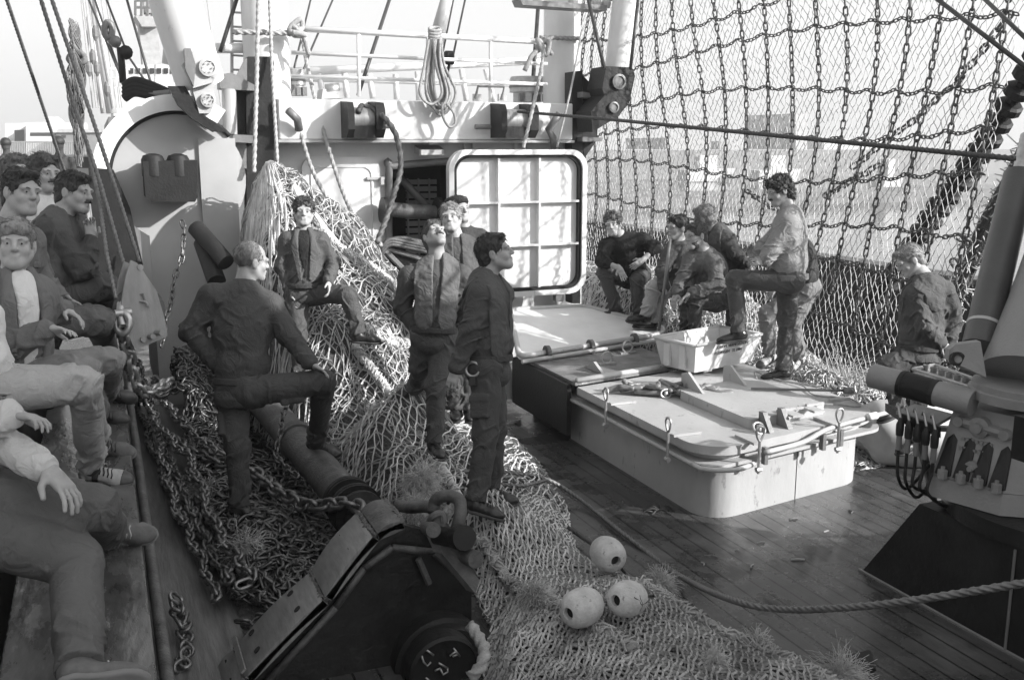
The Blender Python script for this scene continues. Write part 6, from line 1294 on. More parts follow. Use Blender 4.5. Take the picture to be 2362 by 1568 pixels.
        o_ = hv[gg.integers(0, len(hv), ns)]; out = o_-hp(0, -.015, .03); out /= np.linalg.norm(out, axis=1)[:, None]; flow = -hu*.9-f*.35+.0*hrt; dr = flow-out*(out@flow)[:, None]; dr = dr/(np.linalg.norm(dr, axis=1)[:, None]+1e-6)+out*(.35 if st in ('curly', 'fluffy') else .14)+gg.normal(0, .9 if st == 'curly' else .35 if st == 'fluffy' else .18, o_.shape)
        dr /= np.linalg.norm(dr, axis=1)[:, None]; ln = gg.uniform(.012, .032, (ns, 1))*k_; fr_ok = ((o_-hd)@f < .062*k_) | ((o_-hd)@hu > .06*k_); o_, dr, ln, out = o_[fr_ok], dr[fr_ok], ln[fr_ok], out[fr_ok]
        md = o_+dr*ln*.5+out*.003; mb.sticks(o_, md, .0016, 3); mb.sticks(md, o_+dr*ln-out*.001, .0011, 3); mb.build('hair', hm, root, smooth=True)
        if look[2] > -.2:
            for q in (-1, 1):
                mb = MB(); mb.lathe(hp(q*.031, .0895, -.006), f, [(.0052*k_, -.004), (.0046*k_, .0010), (.001, .0014)], 10); mb.build('eye', M_EYE, root, smooth=True)
                mb = MB(); mb.tube([hp(q*.015, .0965, .012), hp(q*.032, .0955, .016), hp(q*.048, .083, .011)], [.0016*k_, .0024*k_, .0010*k_], 6); mb.build('eyebrow', hm, root, smooth=True)
        if mous:
            Hm = SDF(); Hm.cap(hp(0, .105, -.050), hp(-.027, .094, -.058), .0085*k_, .006*k_, .006); Hm.cap(hp(0, .105, -.050), hp(.027, .094, -.058), .0085*k_, .006*k_, .006); Hm.noise = [(.002, 150, 1)]; grow(Hm, .004, 'moustache', hm, root)
        if beard:
            Hm = SDF(); Hm.ell(hp(0, .022, -.062), HA, hS([.064, .066, .068]), .02); Hm.ell(hp(0, .09, -.045), HA, hS([.04, .04, .036]), .01, 's'); Hm.cut(hp(0, 0, -.045), hu); Hm.noise = [(.004, 90, 1)]; grow(Hm, .005, 'beard', hm, root)
        if cap is not None:
            Hc = SDF(); Hc.ell(hp(0, -.02, .06), HA, hS([.098, .118, .062]), .02); Hc.ell(hp(.03, -.02, .085), HA, hS([.09, .10, .035]), .03); Hc.cut(hp(0, 0, .035), -hu+f*.15); grow(Hc, .006, 'beret', cap, root)
    # ---- clothes
    def torso(S, e=0.0, k=.05):
        S.ell(tp(0, .0, .32), TA, (np.array([.178, .124, .22*ls])+e)*s, k); S.ell(tp(0, .012, .12), TA, (np.array([.152, .122, .19*ls])+e)*s, k); S.cap(sl+(sr-sl)*.10-upv*.012*s, sr+(sl-sr)*.10-upv*.012*s, (.062+e)*s, None, k); S.cap(nk-upv*.035*s-fw*.015*s, nk-upv*.12*s, (.068+e)*s, (.105+e)*s, k)
        for q in (sl, sr): S.cap(nk-upv*.03*s-fw*.01*s, q, (.050+e)*s, (.060+e)*s, .04)
        return S
    def arms(S, e=0.0, part=1.0, elb=1.0):
        for a, b, c in ((sl, el, wl), (sr, er, wr_)):
            S.cap(a, b, (.068+e)*s*armr, (.057+e)*s*armr, .035)
            if part > 0: S.cap(b, b+(c-b)*part, (.056+e)*s*armr, (.044+e)*s, .025)
        return S
    if top is not None:
        T = torso(SDF(), bulk); T.ell(tp(0, .008, .135), TA, (np.array([.156, .126, .10])+bulk)*s, .03); T.ell(tp(0, .005, -.055), TA, (np.array([.157, .124, .11])+bulk)*s, .022); T.cutnow(tp(0, 0, -hem), -upv); arms(T, .010, part=.93 if sleeve == 'long' else .35)
        if collar:
            for a in np.linspace(-2.5, 2.5, 9):
                p = nk+(rt*math.sin(a)*.076-fw*math.cos(a)*.070)*s+upv*(.012-.035*(abs(a)/2.5)**2)*s; T.cap(p, p-upv*.045*s+(rt*math.sin(a)-fw*math.cos(a))*.030*s, .013*s, .016*s, .010)
        if collar and top not in (C_PALE, C_SHIRT):
            for q, sh in ((-1, sl), (1, sr)):
                d_ = nrm(sh-nk); T.box(nk+(sh-nk)*.70+upv*.045*s, np.array([d_, np.cross(upv, d_), upv]), np.array([.055, .022, .010])*s, .008, .004)
        T.noise = [(.007*wr, np.array([8, 8, 9]), 1.7), (.0022*wr, np.array([30, 30, 30]), 5.2)]
        for a, b, c in ((sl, el, wl), (sr, er, wr_)):
            T.noise += [(0.0200*wr, foldm(c-a, 26, 9), 2.1, b, .15*s), (0.0140*wr, foldm(c-b, 34, 9), 4.1, b+(c-b)*.75, .12*s), (0.0200*wr, foldm(b-a+(pv-a)*.6, 24, 7), 6.3, a+(pv-a)*.15, .16*s)]
        T.noise += [(0.0180*wr, foldm(upv, 24, 6), 8.3, tp(0, .05, .06), .22*s), (0.0120*wr, foldm(upv+rt*.8, 18, 6), 3.3, tp(0, -.05, .28), .25*s)]
        grow(T, res, 'jacket' if top not in (C_SWEAT, C_BLACK) else 'sweater', top, root)
    if top is not None and collar and vest is None and top not in (C_PALE, C_SHIRT):
        for q in (-1, 1):
            T = torso(SDF(), bulk); T.infl = .006; T.keep([(tp(q*.088, .13, .33), TA, np.array([.048, .06, .018])*s)]); T.noise = [(.007*wr, np.array([8, 8, 9]), 1.7)]; grow(T, res, 'pocket_flap', top, root)
    if shirt is not None:
        sw = .008 if shirt is C_SHIRT else .0; u_lo = -.06 if shirt is C_SHIRT else .12
        T = torso(SDF(), bulk); T.infl = .010; T.keep([(tp(0, .09, .50), tp(0, .14, .34), (.050+sw)*s, (.044+sw)*s), (tp(0, .14, .34), tp(0, .15, u_lo), (.044+sw)*s, (.012+sw*1.6)*s)]); T.noise = [(.007*wr, np.array([8, 8, 9]), 1.7), (.005, foldm(upv, 30, 8), 2, tp(0, .1, .2), .3*s)]; grow(T, res, 'shirt', shirt, root)
        T = torso(SDF(), bulk); T.infl = .024; T.noise = [(.007*wr, np.array([8, 8, 9]), 1.7)]
        T.keep([(tp(q*.055, .05, .545), tp(q*(.085+sw), .14, .36), .026*s, .034*s) for q in (-1, 1)]+[(tp(q*(.085+sw), .14, .36), tp(q*(.045+sw*1.8), .15, u_lo-.02), .034*s, .018*s) for q in (-1, 1)]); grow(T, res, 'lapel', top, root)
    if vest is not None:
        T = torso(SDF()); T.infl = .020
        T.infl = .028; T.keep([(tp(q*.085, .02, .56), tp(q*.105, .12, .42), .062*s, .072*s) for q in (-1, 1)]+[(tp(q*.105, .12, .42), tp(q*.10, .15, .10), .072*s, .080*s) for q in (-1, 1)]+[(tp(-.07, -.10, .50), tp(.07, -.10, .50), .105*s, .105*s), (tp(0, -.10, .48), tp(0, -.13, .38), .13*s, .09*s)])
        T.noise = [(.008, 16, 4.4), (.004, 38, 2.2)]; grow(T, res, 'life_vest', vest, root)
    if legs is not None:
        T = SDF(); T.ell(tp(0, .0, .01), TA, np.array([.166, .126, .135])*s, .05); T.cap(hl, hr, .085*s, None, .05); T.cutnow(tp(0, 0, .13), upv)
        for a, b, c in ((hl, kl, al), (hr, kr, ar)):
            T.cap(a, b, .101*s*legw, .079*s*legw, .045); T.cap(b, c+(c-b)*.10, .074*s*legw, .066*s*legw, .03); T.cut(c+(c-b)*(.045-hemup), c-b, .11*s)
        if cargo:
            for a, b in ((hl, kl), (hr, kr)):
                d_ = nrm(b-a); o_ = nrm(np.cross(d_, fw)); o_ = o_*np.sign(o_@(a-pv)); T.box(a+(b-a)*.55+o_*.088*s, np.array([np.cross(d_, o_), d_, o_]), np.array([.06, .075, .018])*s, .012, .008); T.box(a+(b-a)*.45+o_*.094*s, np.array([np.cross(d_, o_), d_, o_]), np.array([.065, .022, .018])*s, .01, .004)
        T.noise = [(.007*wr, np.array([8, 8, 9]), 7.7), (.002*wr, np.array([30, 30, 30]), 3.2)]
        for a, b, c in ((hl, kl, al), (hr, kr, ar)): T.noise += [(0.0200*wr, foldm(c-a, 24, 8), 2.7, b, .17*s), (0.0220*wr, foldm(c-b, 30, 8), 5.7, b+(c-b)*.85, .17*s), (0.0200*wr, foldm(b-a+fw*.3, 22, 7), 1.9, a+(b-a)*.1, .17*s)]
        grow(T, res, 'trousers', legs, root)
    if top is C_SWEAT:
        T = torso(SDF(), bulk); T.ell(tp(0, .005, -.02), TA, (np.array([.163, .128, .15])+bulk)*s, .05); T.infl = .004; T.keep([(tp(0, 0, -hem+.03), TA, np.array([.3, .3, .026])*s)]); grow(T, res, 'waistband', C_RIB, root)
        T = SDF(); [T.cap(nk+(rt*math.sin(a)*.070-fw*math.cos(a)*.066)*s+upv*.02*s, nk+(rt*math.sin(a+.2)*.070-fw*math.cos(a+.2)*.066)*s+upv*.02*s, .016*s, None, .01) for a in np.arange(0, 6.3, .2)]; grow(T, res, 'neckband', C_RIB, root)
        for b_, c_ in ((el, wl), (er, wr_)): T = SDF(); T.cap(b_+(c_-b_)*.84, b_+(c_-b_)*.97, .052*s, .047*s); grow(T, res, 'cuff', C_RIB, root)
    if belt:
        T = torso(SDF()); T.ell(tp(0, .005, -.02), TA, np.array([.163, .128, .15])*s, .05); T.infl = .019; T.keep([(tp(0, 0, .035), TA, np.array([.3, .3, .022])*s)]); grow(T, res, 'belt', C_NAVY2, root)
    if shoe is not None:
        for a, k, t_, shm in ((al, kl, tl, shoe[0] if isinstance(shoe, tuple) else shoe), (ar, kr, tr, shoe[1] if isinstance(shoe, tuple) else shoe)):
            fu = nrm(k-a); ff = t_-a; ff = nrm(ff-fu*(ff@fu)*.75); fu = nrm(fu-ff*(fu@ff)); fr_ = np.cross(ff, fu); FA = np.array([fr_, ff, fu]); q = lambda x, y, z: a+(fr_*x+ff*y+fu*z)*s
            T = SDF(); T.ell(q(0, -.02, -.045), FA, np.array([.038, .048, .045])*s, .03); T.cap(q(0, .0, -.045), q(0, .115, -.062), .040*s, .037*s, .03); T.ell(q(0, .135, -.064), FA, np.array([.046, .066, .032])*s, .03)
            if boots: T.cap(q(0, -.01, .075), q(0, -.008, -.03), .050*s, .046*s, .03); T.noise = [(.003, 40, 1)]
            T.cut(q(0, 0, -.082), -fu, None); so_ = grow(T, res*.85, 'boot' if boots else 'shoe', shm, root)
            if not boots:
                K = SDF(); K.cap(q(0, -.012, .10), q(0, -.005, -.035), .040*s, .040*s); grow(K, res, 'sock', C_NAVY2, root)
            if shm is M_SNEAK:
                for cy, hy in ((.175, .035), (.02, .016)):
                    T.infl = .0025; T.inter = [q_ for q_ in T.inter if q_[0] == 'plane']; T.keep([(q(0, cy, -.05), FA, np.array([.08, hy, .05])*s)]); grow(T, res*.85, 'dark_patch', M_SHOE, so_)
            mb = MB()
            for y_, z_ in ((.035, -.012), (.055, -.020), (.075, -.027), (.093, -.033)): mb.tube([q(x_, y_+.006*math.sin(x_*90), z_-(x_/.03)**2*.012+.014) for x_ in (-.028, -.014, 0, .014, .028)], .0035*s, 5)
            mb.build('laces', lacem, so_, smooth=True)
            Z_ = SDF(); Z_.ell(q(0, -.02, -.083), FA, np.array([.042, .052, .03])*s, .02); Z_.cap(q(0, 0, -.083), q(0, .12, -.083), .040*s, .044*s, .02); Z_.ell(q(0, .14, -.083), FA, np.array([.049, .068, .03])*s, .02); Z_.cut(q(0, 0, -.080), fu); Z_.cut(q(0, 0, -.100), -fu); grow(Z_, res*.85, 'sole', solem, so_)
    if extra: extra(locals())
    return dict(root=root, pv=pv, nk=nk, hd=hd, wl=wl, wr=wr_, tp=tp, TA=TA, al=al, ar=ar, kl=kl, kr=kr, sl=sl, sr=sr, el=el, er=er, s=s)
PEOPLE = {}
DBG = False
def chk(n, d):
    L = lambda a, b: np.linalg.norm(d[a]-d[b])/d['s']
    DBG and print('PERSON', n, 'pv', np.round(d['pv'], 2), 'al', np.round(d['al'], 2), 'ar', np.round(d['ar'], 2), 'lens: torso %.2f thl %.2f thr %.2f shl %.2f shr %.2f ua %.2f %.2f fa %.2f %.2f hd %.2f' % (L('pv', 'nk'), L('pv', 'kl'), L('pv', 'kr'), L('kl', 'al'), L('kr', 'ar'), L('sl', 'el'), L('sr', 'er'), L('el', 'wl'), L('er', 'wr'), L('nk', 'hd')))
def handcuffs(o, ax, ay):
    mb = MB(); t = thing('handcuffs', 'steel handcuffs in a black holder on the belt of the man in profile', 'handcuffs', o)
    mb.tube([o+ax*.045*math.cos(a)+ay*.045*math.sin(a) for a in np.linspace(0, 2*np.pi, 20, endpoint=False)], .010, 6, closed=True); mb.build('ring', M_GALV, t, smooth=True)
    mb = MB(); mb.box(o-ay*.075, (.05, .03, .06), np.array([ax, np.cross(ax, ay), ay]), .008); mb.build('holder', M_BOOT, t)
A = {}
A['M1'] = person('balding man in dark navy overalls seen from behind with one boot on the trawl beam', dict(pv=(556, 895, 6.85), nk=(562, 660, -.15), hd=(581, 602, .1), sl=(486, 672, 0), sr=(624, 690, .2), el=(440, 765, .2), wl=(500, 838, .6), er=(668, 776, -.2), wr=(716, 838, -.35), kl=(548, 1030, -.1), al=(552, 1158, .5), tl=(612, 1188, -.5), kr=(748, 880, .5), ar=(730, 1014, ('z', .56)), tr=(790, 1042, -.1)),
    (.80, .0, -.6), s=1.07, hair=('bald', H_GREY), top=C_NAVY, legs=C_NAVY, cargo=True, shoe=M_BOOT, hem=.12, hands=dict(r=dict(d=(.85, -.5, 0), n=(-.3, -.9, .2), curl=14), l=dict(d=(.7, -.2, -.6), curl=30)), hipx=(.7, .1, .6), belt=True)
A['M2'] = person('young curly man with open jacket leaning a foot on the net pile', dict(pv=(706, 668, 8.8), nk=(700, 535, .1), hd=(701, 489, -.2), sr=(663, 543, 0), sl=(741, 545, 0), er=(650, 615, 0), wr=(672, 680, -.95), el=(768, 608, .0), wl=(758, 650, -.95), kl=(803, 680, -.75), al=(827, 765, .2), tl=(864, 792, -.3), kr=(688, 772, -.2), ar=(692, 880, .3), tr=(690, 905, -.8)),
    (.2, -.02, .97), hair=('curly', H_BROWN), top=C_UNIL, legs=C_UNI, shoe=M_BOOT, hem=.12, bulk=.002, armr=.88, shirt=C_BLACK, hands=dict(r=dict(d=(.35, -.9, .2), n=(.8, .3, .2)), l=dict(d=(.1, -.95, .3), n=(-.9, 0, .2), curl=30)), belt=True, skin=M_SKINL)
A['M3'] = person('moustached man in a pale life vest looking up with hands behind his back', dict(pv=(1002, 772, 7.6), nk=(1010, 600, .1), hd=(1002, 545, .1), sr=(944, 626, .1), sl=(1066, 624, .1), er=(930, 706, .4), wr=(972, 782, .7), el=(1078, 700, .4), wl=(1048, 760, .7), kr=(968, 850, .3), ar=(960, 893, .9), tr=(915, 912, -.2), kl=(1006, 895, -.2), al=(1002, 1015, .3), tl=(1012, 1046, -.6)),
    (.34, .6, .72), hair=('short', H_BROWN), top=C_UNI, legs=C_UNI, shoe=M_BOOT, vest=C_VEST, mous=True, hem=.17, bulk=.006, belt=True, up=(-.3, .75, -.55), hands=dict(r=dict(d=(.9, -.2, -.4)), l=dict(d=(-.9, -.2, -.4))))
A['M4'] = person('fair haired man standing behind the moustached man before the doorway', dict(pv=(1064, 722, 8.5), nk=(1054, 555, .1), hd=(1040, 502, -.1), sr=(1008, 566, .1), sl=(1100, 566, .1), er=(1012, 645, 0), wr=(1024, 712, 0), el=(1112, 640, 0), wl=(1102, 708, 0), kr=(1052, 838, 0), ar=(1052, 940, .2), tr=(1050, 955, -.7), kl=(1080, 838, 0), al=(1082, 940, .2), tl=(1085, 958, -.7)),
    (-.1, .03, .98), hair=('fluffy', H_FAIR), top=C_UNI, legs=C_UNI, shoe=M_BOOT, vest=C_VEST2, skin=M_SKINL, hs=1.02)
A['M4b'] = person('man in a black beret hidden behind the fair haired man', dict(pv=(1082, 690, 9.3), nk=(1072, 530, .1), hd=(1060, 482, 0), sr=(1035, 540, .1), sl=(1108, 540, .1), er=(1040, 620, 0), wr=(1045, 680, 0), el=(1110, 620, 0), wl=(1105, 680, 0), kr=(1075, 800, 0), ar=(1075, 890, .2), tr=(1072, 900, -.7), kl=(1090, 800, 0), al=(1090, 890, .2), tl=(1092, 900, -.7)),
    (.5, 0, .8), hair=('short', H_DARK), cap=C_BLACK, top=C_NAVY2, legs=C_NAVY2, shoe=M_BOOT, res=.009)
def m5x(e): handcuffs(e['tp'](.19, -.02, -.02)+np.array([0, 0, 0]), nrm(RT*.9-FW*.2), UP)
A['M5'] = person('dark haired man in profile in the centre foreground with hands behind his back', dict(pv=(1126, 838, 6.5), nk=(1122, 640, .0), hd=(1141, 582, 0), sr=(1108, 668, -.8), sl=(1150, 664, .8), er=(1086, 762, -.1), wr=(1052, 852, .3), el=(1110, 752, .5), wl=(1056, 846, .3), kr=(1120, 1008, -.05), ar=(1100, 1148, .2), tr=(1166, 1196, -.4), kl=(1138, 1000, .1), al=(1132, 1118, .3), tl=(1178, 1146, -.2)),
    (.95, .27, .12), s=1.03, hair=('short', H_DARK), top=C_NAVY, legs=C_NAVY, cargo=True, shoe=M_BOOT, vest=C_UNI, hem=.14, belt=True, hands=dict(r=dict(d=(-.3, -.9, .1), n=(.3, 0, -.9), curl=35), l=dict(d=(-.3, -.9, .2), curl=35)), hipx=(-.1, 0, 1), extra=m5x)
A['R1'] = person('fair curly man in a dark sweater sitting at the right of the hatch door', dict(pv=(1460, 632, 11.6), nk=(1432, 545, -.8), hd=(1413, 518, -.5), sr=(1396, 560, -.1), sl=(1482, 548, .1), er=(1389, 604, -.4), wr=(1428, 618, -.5), el=(1512, 572, .1), wl=(1482, 600, -.5), kr=(1392, 628, -.8), ar=(1420, 706, .3), tr=(1380, 712, -.3), kl=(1470, 648, -.9), al=(1472, 716, .2), tl=(1462, 728, -.8)),
    (-.3, -.1, .95), s=1.08, hair=('curly', H_MID), top=C_BLACK, legs=C_OIL, shoe=M_BOOT, sleeve='short', collar=False, skin=M_SKINL, hands=dict(r=dict(d=(.4, -.9, .3), n=(0, -.3, 1), curl=10), l=dict(d=(-.7, -.5, .1))))
A['R2'] = person('dark haired man in pale overall trousers holding a stick', dict(pv=(1565, 648, 11.0), nk=(1566, 560, -.7), hd=(1563, 525, -.1), sl=(1545, 578, -.5), sr=(1586, 572, .5), el=(1526, 628, -.4), wl=(1532, 666, -.5), er=(1560, 628, .3), wr=(1545, 655, -.3), kl=(1512, 660, -.7), al=(1490, 724, .2), tl=(1462, 734, -.3), kr=(1530, 670, -.6), ar=(1505, 738, .2), tr=(1478, 748, -.3)),
    (-.92, -.05, .4), s=1.08, hair=('short', H_DARK), top=C_NAVY, legs=C_LIGHT, shoe=M_RBOOT, hands=dict(l=dict(d=(.1, -.6, .5), n=(-.9, 0, 0), curl=60)))
mb = MB(); mb.tube([PD(1546, 552, 10.45), PD(1520, 762, 10.25)], .016, 8); tag(mb.build('stick', M_MIDP, smooth=True), 'dark wooden stick held upright by the man in pale trousers', 'stick')
A['R3'] = person('bearded man in an oilskin jacket crouching beside the fish crate', dict(pv=(1644, 682, 10.3), nk=(1625, 581, -.7), hd=(1605, 543, -.35), sl=(1644, 602, -.5), sr=(1592, 592, .1), el=(1654, 656, -.4), wl=(1594, 676, -.6), er=(1576, 640, -.3), wr=(1560, 676, -.3), kl=(1604, 690, -.8), al=(1600, 766, .4), tl=(1570, 778, -.4), kr=(1586, 690, -.7), ar=(1580, 764, .4), tr=(1555, 775, -.3)),
    (-.88, -.12, .45), s=1.10, hair=('short', H_BROWN), beard=True, top=C_GREYJ, legs=C_OIL, shoe=M_RBOOT, wr=1.3, hands=dict(l=dict(d=(-.8, -.5, .2), n=(0, -.9, .2)), r=dict(d=(-.3, -.9, .2))))
A['R4'] = person('fair haired man in a dark jacket turned away behind the bearded man', dict(pv=(1690, 630, 10.8), nk=(1650, 530, -.4), hd=(1624, 503, 0), sl=(1664, 545, -.5), sr=(1640, 545, .6), el=(1702, 590, -.4), wl=(1722, 606, .3), er=(1660, 600, .5), wr=(1680, 640, .3), kl=(1690, 700, -.4), al=(1692, 775, .3), tl=(1665, 785, 0), kr=(1700, 700, 0), ar=(1705, 775, .4), tr=(1680, 785, 0)),
    (-.75, -.1, -.45), s=1.09, hair=('fluffy', H_FAIR), top=C_NAVY2, legs=C_NAVY, shoe=M_RBOOT, vest=C_VEST2)
A['R5'] = person('curly haired moustached man in a pale sweater with one boot on the fish crate', dict(pv=(1822, 642, 9.2), nk=(1820, 490, -.05), hd=(1797, 440, -.1), sl=(1818, 508, -.7), sr=(1826, 502, .7), el=(1776, 582, -.45), wl=(1766, 604, -.1), er=(1762, 570, .5), wr=(1738, 598, .2), kl=(1694, 646, -.2), al=(1704, 762, .2), tl=(1650, 776, -.1), kr=(1814, 740, .1), ar=(1806, 850, .1), tr=(1768, 868, -.3)),
    (-.93, -.3, .18), s=1.07, hair=('curly', H_DARK), mous=True, top=C_SWEAT, legs=C_OIL, shoe=M_RBOOT, collar=False, hem=.02, bulk=.030, wr=.8, hands=dict(l=dict(d=(-.9, .0, .1), n=(0, -.3, -.9), curl=45), r=dict(d=(-.4, .8, .1), n=(.4, 0, .9), curl=35)), hipx=(.1, 0, -1), armr=1.12)
A['R6'] = person('man in jeans and sneakers bending behind the curly haired man', dict(pv=(1858, 660, 9.9), nk=(1840, 556, -.3), hd=(1822, 530, -.3), sl=(1830, 570, -.5), sr=(1850, 566, .5), el=(1815, 625, -.2), wl=(1790, 660, -.2), er=(1830, 625, .3), wr=(1805, 660, .1), kl=(1768, 726, -.4), al=(1776, 812, .4), tl=(1758, 836, -.5), kr=(1830, 745, -.3), ar=(1842, 820, .4), tr=(1830, 840, -.3)),
    (-.8, -.5, .2), s=1.05, hair=('short', H_BROWN), top=C_NAVY2, legs=C_JEANM, shoe=M_SNEAK, boots=False, hem=.0)
A['R7'] = person('young fair man in uniform with hands behind his back by the crane cylinder', dict(pv=(2122, 815, 8.2), nk=(2136, 645, 0), hd=(2097, 600, -.1), sl=(2112, 672, -.7), sr=(2180, 662, .5), el=(2134, 758, -.2), wl=(2170, 790, .5), er=(2200, 735, .3), wr=(2186, 796, -.2), kl=(2050, 845, -.3), al=(2070, 930, .3), tl=(2040, 950, -.3), kr=(2112, 925, 0), ar=(2112, 1010, .3), tr=(2085, 1030, -.4)),
    (-.86, -.45, -.05), s=1.04, hair=('short', H_FAIR), top=C_UNI, legs=C_NAVY, shoe=M_BOOT, vest=C_VEST2, hem=.06, belt=True, wr=1.3, skin=M_SKINL, hands=dict(l=dict(d=(.7, -.5, 0), curl=35), r=dict(d=(-.2, -.9, .3), curl=35)))
# ---- spectators on the quay edge
A['L1'] = person('dark haired spectator in profile with the largest head at the left edge', dict(pv=(0, 745, 5.25), nk=(22, 520, -.1), hd=(50, 442, -.1), sr=(-25, 545, -.7), sl=(70, 540, .6), er=(-10, 650, 0), wr=(70, 690, -.3), el=(90, 640, .3), wl=(140, 690, .2), kr=(228, 742, .2), ar=(252, 822, ('z', 1.14)), tr=(298, 836, 0), kl=(225, 735, .5), al=(250, 800, ('z', 1.14)), tl=(296, 812, 0)),
    (.86, -.06, .5), hair=('short', H_DARK), top=C_DENIM, legs=C_DENIMD, shoe=M_SHOE, boots=False, hands=dict(r=dict(d=(.8, -.4, 0)), l=dict(d=(.8, -.4, 0))))
cigs = []
def l2x(e):
    p = e['hp'](.0, .105, -.066); mb = MB(); mb.cyl(p, p+nrm(RT*.2-UP*.9+FW*-.2)*.085, .0048, 8); tag(mb.build('cigarette', M_CLEAN), 'cigarette at the lips of the spectator with the raised hand', 'cigarette')
A['L2'] = person('dark haired spectator smoking in a life vest with his hand at his chin', dict(pv=(108, 690, 6.0), nk=(140, 502, -.1), hd=(172, 443, 0), sr=(114, 520, -.6), sl=(178, 512, .6), er=(192, 622, -.1), wr=(212, 556, .2), el=(195, 600, .5), wl=(210, 640, .3), kr=(240, 664, .0), ar=(250, 765, ('z', 1.14)), tr=(292, 776, 0), kl=(238, 655, .5), al=(250, 735, ('z', 1.14)), tl=(296, 746, 0)),
    (.97, -.08, .18), hair=('short', H_DARK), top=C_NAVY, legs=C_NAVY, shoe=M_SHOE, vest=C_VEST2, mous=True, boots=False, hands=dict(r=dict(d=(-.12, .98, 0), n=(.2, .3, .9), curl=38), l=dict(d=(.5, -.5, 0))), extra=l2x)
A['L3'] = person('moustached spectator standing in the second row at the left', dict(pv=(92, 640, 6.7), nk=(96, 458, 0), hd=(103, 398, 0), sr=(60, 474, -.4), sl=(138, 470, .4), er=(60, 560, 0), wr=(70, 640, 0), el=(140, 560, 0), wl=(136, 640, 0), kr=(85, 780, 0), ar=(85, 900, 0), tr=(100, 915, -.5), kl=(110, 780, 0), al=(110, 900, 0), tl=(125, 915, -.5)),
    (.8, -.12, .55), hair=('fluffy', H_BROWN), top=C_PALE, legs=C_NAVY, shoe=M_SHOE, mous=True, boots=False)
A['L3b'] = person('fair haired spectator half hidden at the left edge behind the others', dict(pv=(40, 640, 7.0), nk=(38, 452, 0), hd=(40, 398, 0), sr=(5, 470, -.4), sl=(78, 468, .4), er=(5, 560, 0), wr=(10, 640, 0), el=(80, 560, 0), wl=(76, 640, 0), kr=(30, 780, 0), ar=(30, 890, 0), tr=(45, 900, -.5), kl=(55, 780, 0), al=(55, 890, 0), tl=(70, 900, -.5)),
    (.7, 0, .6), hair=('fluffy', H_MID), top=C_DENIM, legs=C_NAVY, shoe=M_SHOE, boots=False, res=.009)
A['L4'] = person('fair boy in a denim jacket and white shirt looking at the camera', dict(pv=(40, 850, 4.8), nk=(32, 636, -.1), hd=(38, 562, -.1), sr=(-34, 668, -.3), sl=(92, 660, .5), er=(20, 800, -.5), wr=(110, 760, -.3), el=(120, 740, .4), wl=(148, 712, -.3), kr=(190, 856, -.5), ar=(225, 950, ('z', 1.14)), tr=(272, 962, 0), kl=(250, 832, .2), al=(246, 905, ('z', 1.14)), tl=(296, 914, 0)),
    (.36, -.02, .93), s=.98, hair=('fringe', H_FAIR), top=C_DENIM, legs=C_JEANM, shoe=M_SHOE, boots=False, shirt=C_SHIRT, skin=M_SKINL, hands=dict(l=dict(d=(.85, -.5, .1), n=(-.2, -.8, .2), curl=25), r=dict(d=(.8, 0, .2), n=(0, -.8, .2))))
A['L5'] = person('spectator in light jeans and sneakers mostly outside the left edge', dict(pv=(-62, 890, 4.35), nk=(-110, 690, -.1), hd=(-110, 600, -.1), sr=(-180, 720, -.4), sl=(-50, 715, .5), er=(-140, 860, 0), wr=(-60, 900, -.3), el=(-30, 830, .3), wl=(10, 850, 0), kr=(196, 888, -.25), ar=(214, 1078, ('z', 1.15)), tr=(330, 1104, 0), kl=(190, 880, .4), al=(226, 1020, ('z', 1.14)), tl=(308, 1038, 0)),
    (.8, 0, .3), hair=('short', H_BROWN), top=C_SHIRT, legs=C_JEANL, hemup=.13, solem=M_SOLEL, shoe=(M_SUEDE, M_SNEAK), boots=False, hands=dict(r=dict(d=(.8, -.3, 0))))
def l6x(e):
    for hip, kn, ank in ((e['hl'], e['kl'], e['al']), (e['hr'], e['kr'], e['ar'])):
        mb = MB(); nn = nrm(UP*.75-FW*.5); pts = [hip+(kn-hip)*t+nn*(.101+(.079-.101)*t+.006)*1.2*e['s'] for t in np.linspace(.1, .98, 14)]; mb.tube(pts, .003, 5); mb.build('side_seam', C_JEANM, e['root'], smooth=True)
    o = e['wl']-nrm(e['wl']-e['el'])*.01; d = nrm(e['wl']-e['el']); a = nrm(np.cross(d, ZA)); b = np.cross(d, a); mb = MB(); mb.tube([o+a*.032*math.cos(q)+b*.032*math.sin(q) for q in np.linspace(0, 2*np.pi, 20, endpoint=False)], .006, 6, closed=True); mb.lathe(o+b*.032, b, [(.016, -.004), (.016, .006), (.013, .008)], 14)
    tag(mb.build('wristwatch', M_GALV, smooth=True), 'metal wristwatch on the pale sleeved arm at the lower left', 'watch')
A['L6'] = person('nearest spectator in dark jeans and pale jacket with a hand on his knee', dict(pv=(-130, 1150, 3.45), nk=(-210, 860, -.1), hd=(-210, 740, 0), sr=(-290, 900, -.4), sl=(-110, 900, .5), er=(-90, 1010, -.1), wr=(24, 955, .1), el=(-40, 1000, .1), wl=(112, 1082, ('d', 3.46)), kl=(214, 1172, .2), al=(246, 1222, ('z', 1.15)), tl=(322, 1226, 0), kr=(176, 1292, -.3), ar=(186, 1530, ('z', 1.15)), tr=(335, 1534, 0)),
    (.8, 0, .3), hair=('short', H_BROWN), top=C_PALE, legs=C_DENIMD, shoe=M_SUEDE, boots=True, solem=M_SOLEL, lacem=M_LACE, res=.006, legw=1.2, hands=dict(l=dict(d=(.72, -.62, .25), n=(-.5, -.8, -.1), curl=20, spread=.35, s=1.22), r=dict(d=(.95, -.12, .1), n=(.2, -.9, .1), curl=30)), extra=l6x, wr=.8)
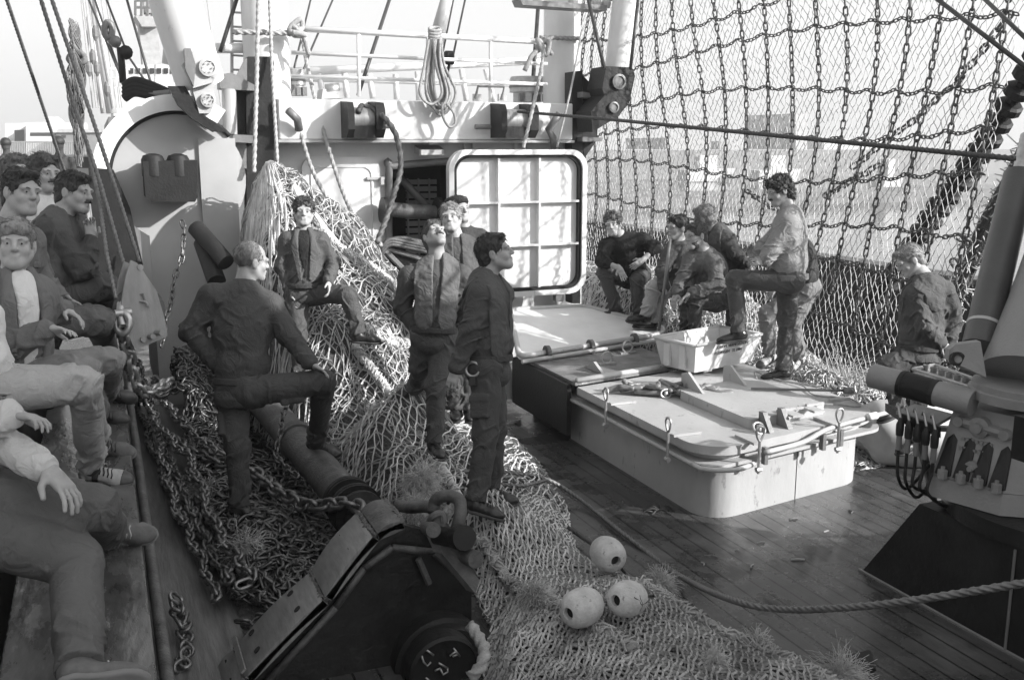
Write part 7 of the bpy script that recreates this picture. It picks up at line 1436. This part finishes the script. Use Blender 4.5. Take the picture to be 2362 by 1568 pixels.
for n_, d_ in A.items(): chk(n_, d_)
# far quay crowd
def far_person(lab, x, y, dep, m):
    c = PD(x, y, dep); S = SDF(); z0 = c[2]-1.6; b = np.array([c[0], c[1], 0])
    root = thing('person', lab, 'person', (c[0], c[1], z0), 'people on the quay far behind')
    for q in (-.08, .08): S.cap(b+RT*q+ZA*(z0+.02), b+RT*q+ZA*(z0+.85), .07, .1, .05)
    S.ell(b+ZA*(z0+1.15), np.eye(3), np.array([.2, .16, .33]), .06); S.cap(b+ZA*(z0+1.4), b+ZA*(z0+1.5), .06, None, .04); S.ell(b+ZA*(z0+1.62), np.eye(3), np.array([.08, .1, .12]), .03)
    for q in (-1, 1): S.cap(b+RT*q*.2+ZA*(z0+1.35), b+RT*q*.25+ZA*(z0+.85), .06, .045, .04)
    grow(S, .02, 'body', m, root)
    T = SDF(); T.ell(b+ZA*(z0+1.67), np.eye(3), np.array([.1, .12, .1]), .02); grow(T, .02, 'hair', H_DARK, root)
for i, (x, y, dep, m, lab) in enumerate(((14, 338, 19, C_NAVY, 'far person in dark clothes by the quay fence at the left edge'), (136, 336, 17, C_NAVY2, 'far person in dark clothes right of the slanting wire'))): far_person(lab, x, y, dep, m)

# scraps lying about on the wet planks
g = np.random.default_rng(50)
for k, (x, y) in enumerate(((1640, 1282), (1700, 1268), (1755, 1250), (1830, 1196), (1620, 1300), (1735, 1305), (1500, 1180), (1905, 1225), (1840, 1290), (1960, 1180))):
    p = PZ(x, y, .006); mb = MB(); an = g.uniform(0, 3.1); q = np.array([math.cos(an), math.sin(an), 0]); L_ = g.uniform(.015, .05)
    mb.tube(bez(p-q*L_, p+np.array([g.normal(0, .008), g.normal(0, .008), .004]), p+q*L_, n=8), g.uniform(.004, .008), 5)
    tag(mb.build('scrap', M_ROPE if k % 3 else M_WOOD), 'small scrap of twine or wood on the wet planks near the fish hatch', 'scrap', 'scraps on the wet planks')
mb = MB(); c = PZ(1520, 1175, .01)
for k in range(22): v = nrm(np.array([g.normal(0, 1), g.normal(0, 1), .25])); mb.tube(bez(c, c+v*.06, c+v*.12*[1, 1, .2]+[0, 0, -.01], n=8), .003, 4)
tag(mb.build('weed', M_DKWIRE), 'small tuft of dark weed on the planks by the hatch corner', 'seaweed')
# ================================================================== HAZE (thin autumn air over the harbour)
mb = MB(); mb.bb((-120, -45, -5.5), (345, 185, 16)); hzo = mb.build('haze', bpy.data.materials.new('haze_air')); tag(hzo, kind='stuff')
hm_ = hzo.data.materials[0]; hm_.use_nodes = True; hn_ = hm_.node_tree; hn_.nodes.clear(); vo = hn_.nodes.new('ShaderNodeVolumePrincipled'); mo = hn_.nodes.new('ShaderNodeOutputMaterial')
vo.inputs['Color'].default_value = (.9, .9, .9, 1); vo.inputs['Density'].default_value = .0018; vo.inputs['Anisotropy'].default_value = .2; hn_.links.new(vo.outputs[0], mo.inputs['Volume'])
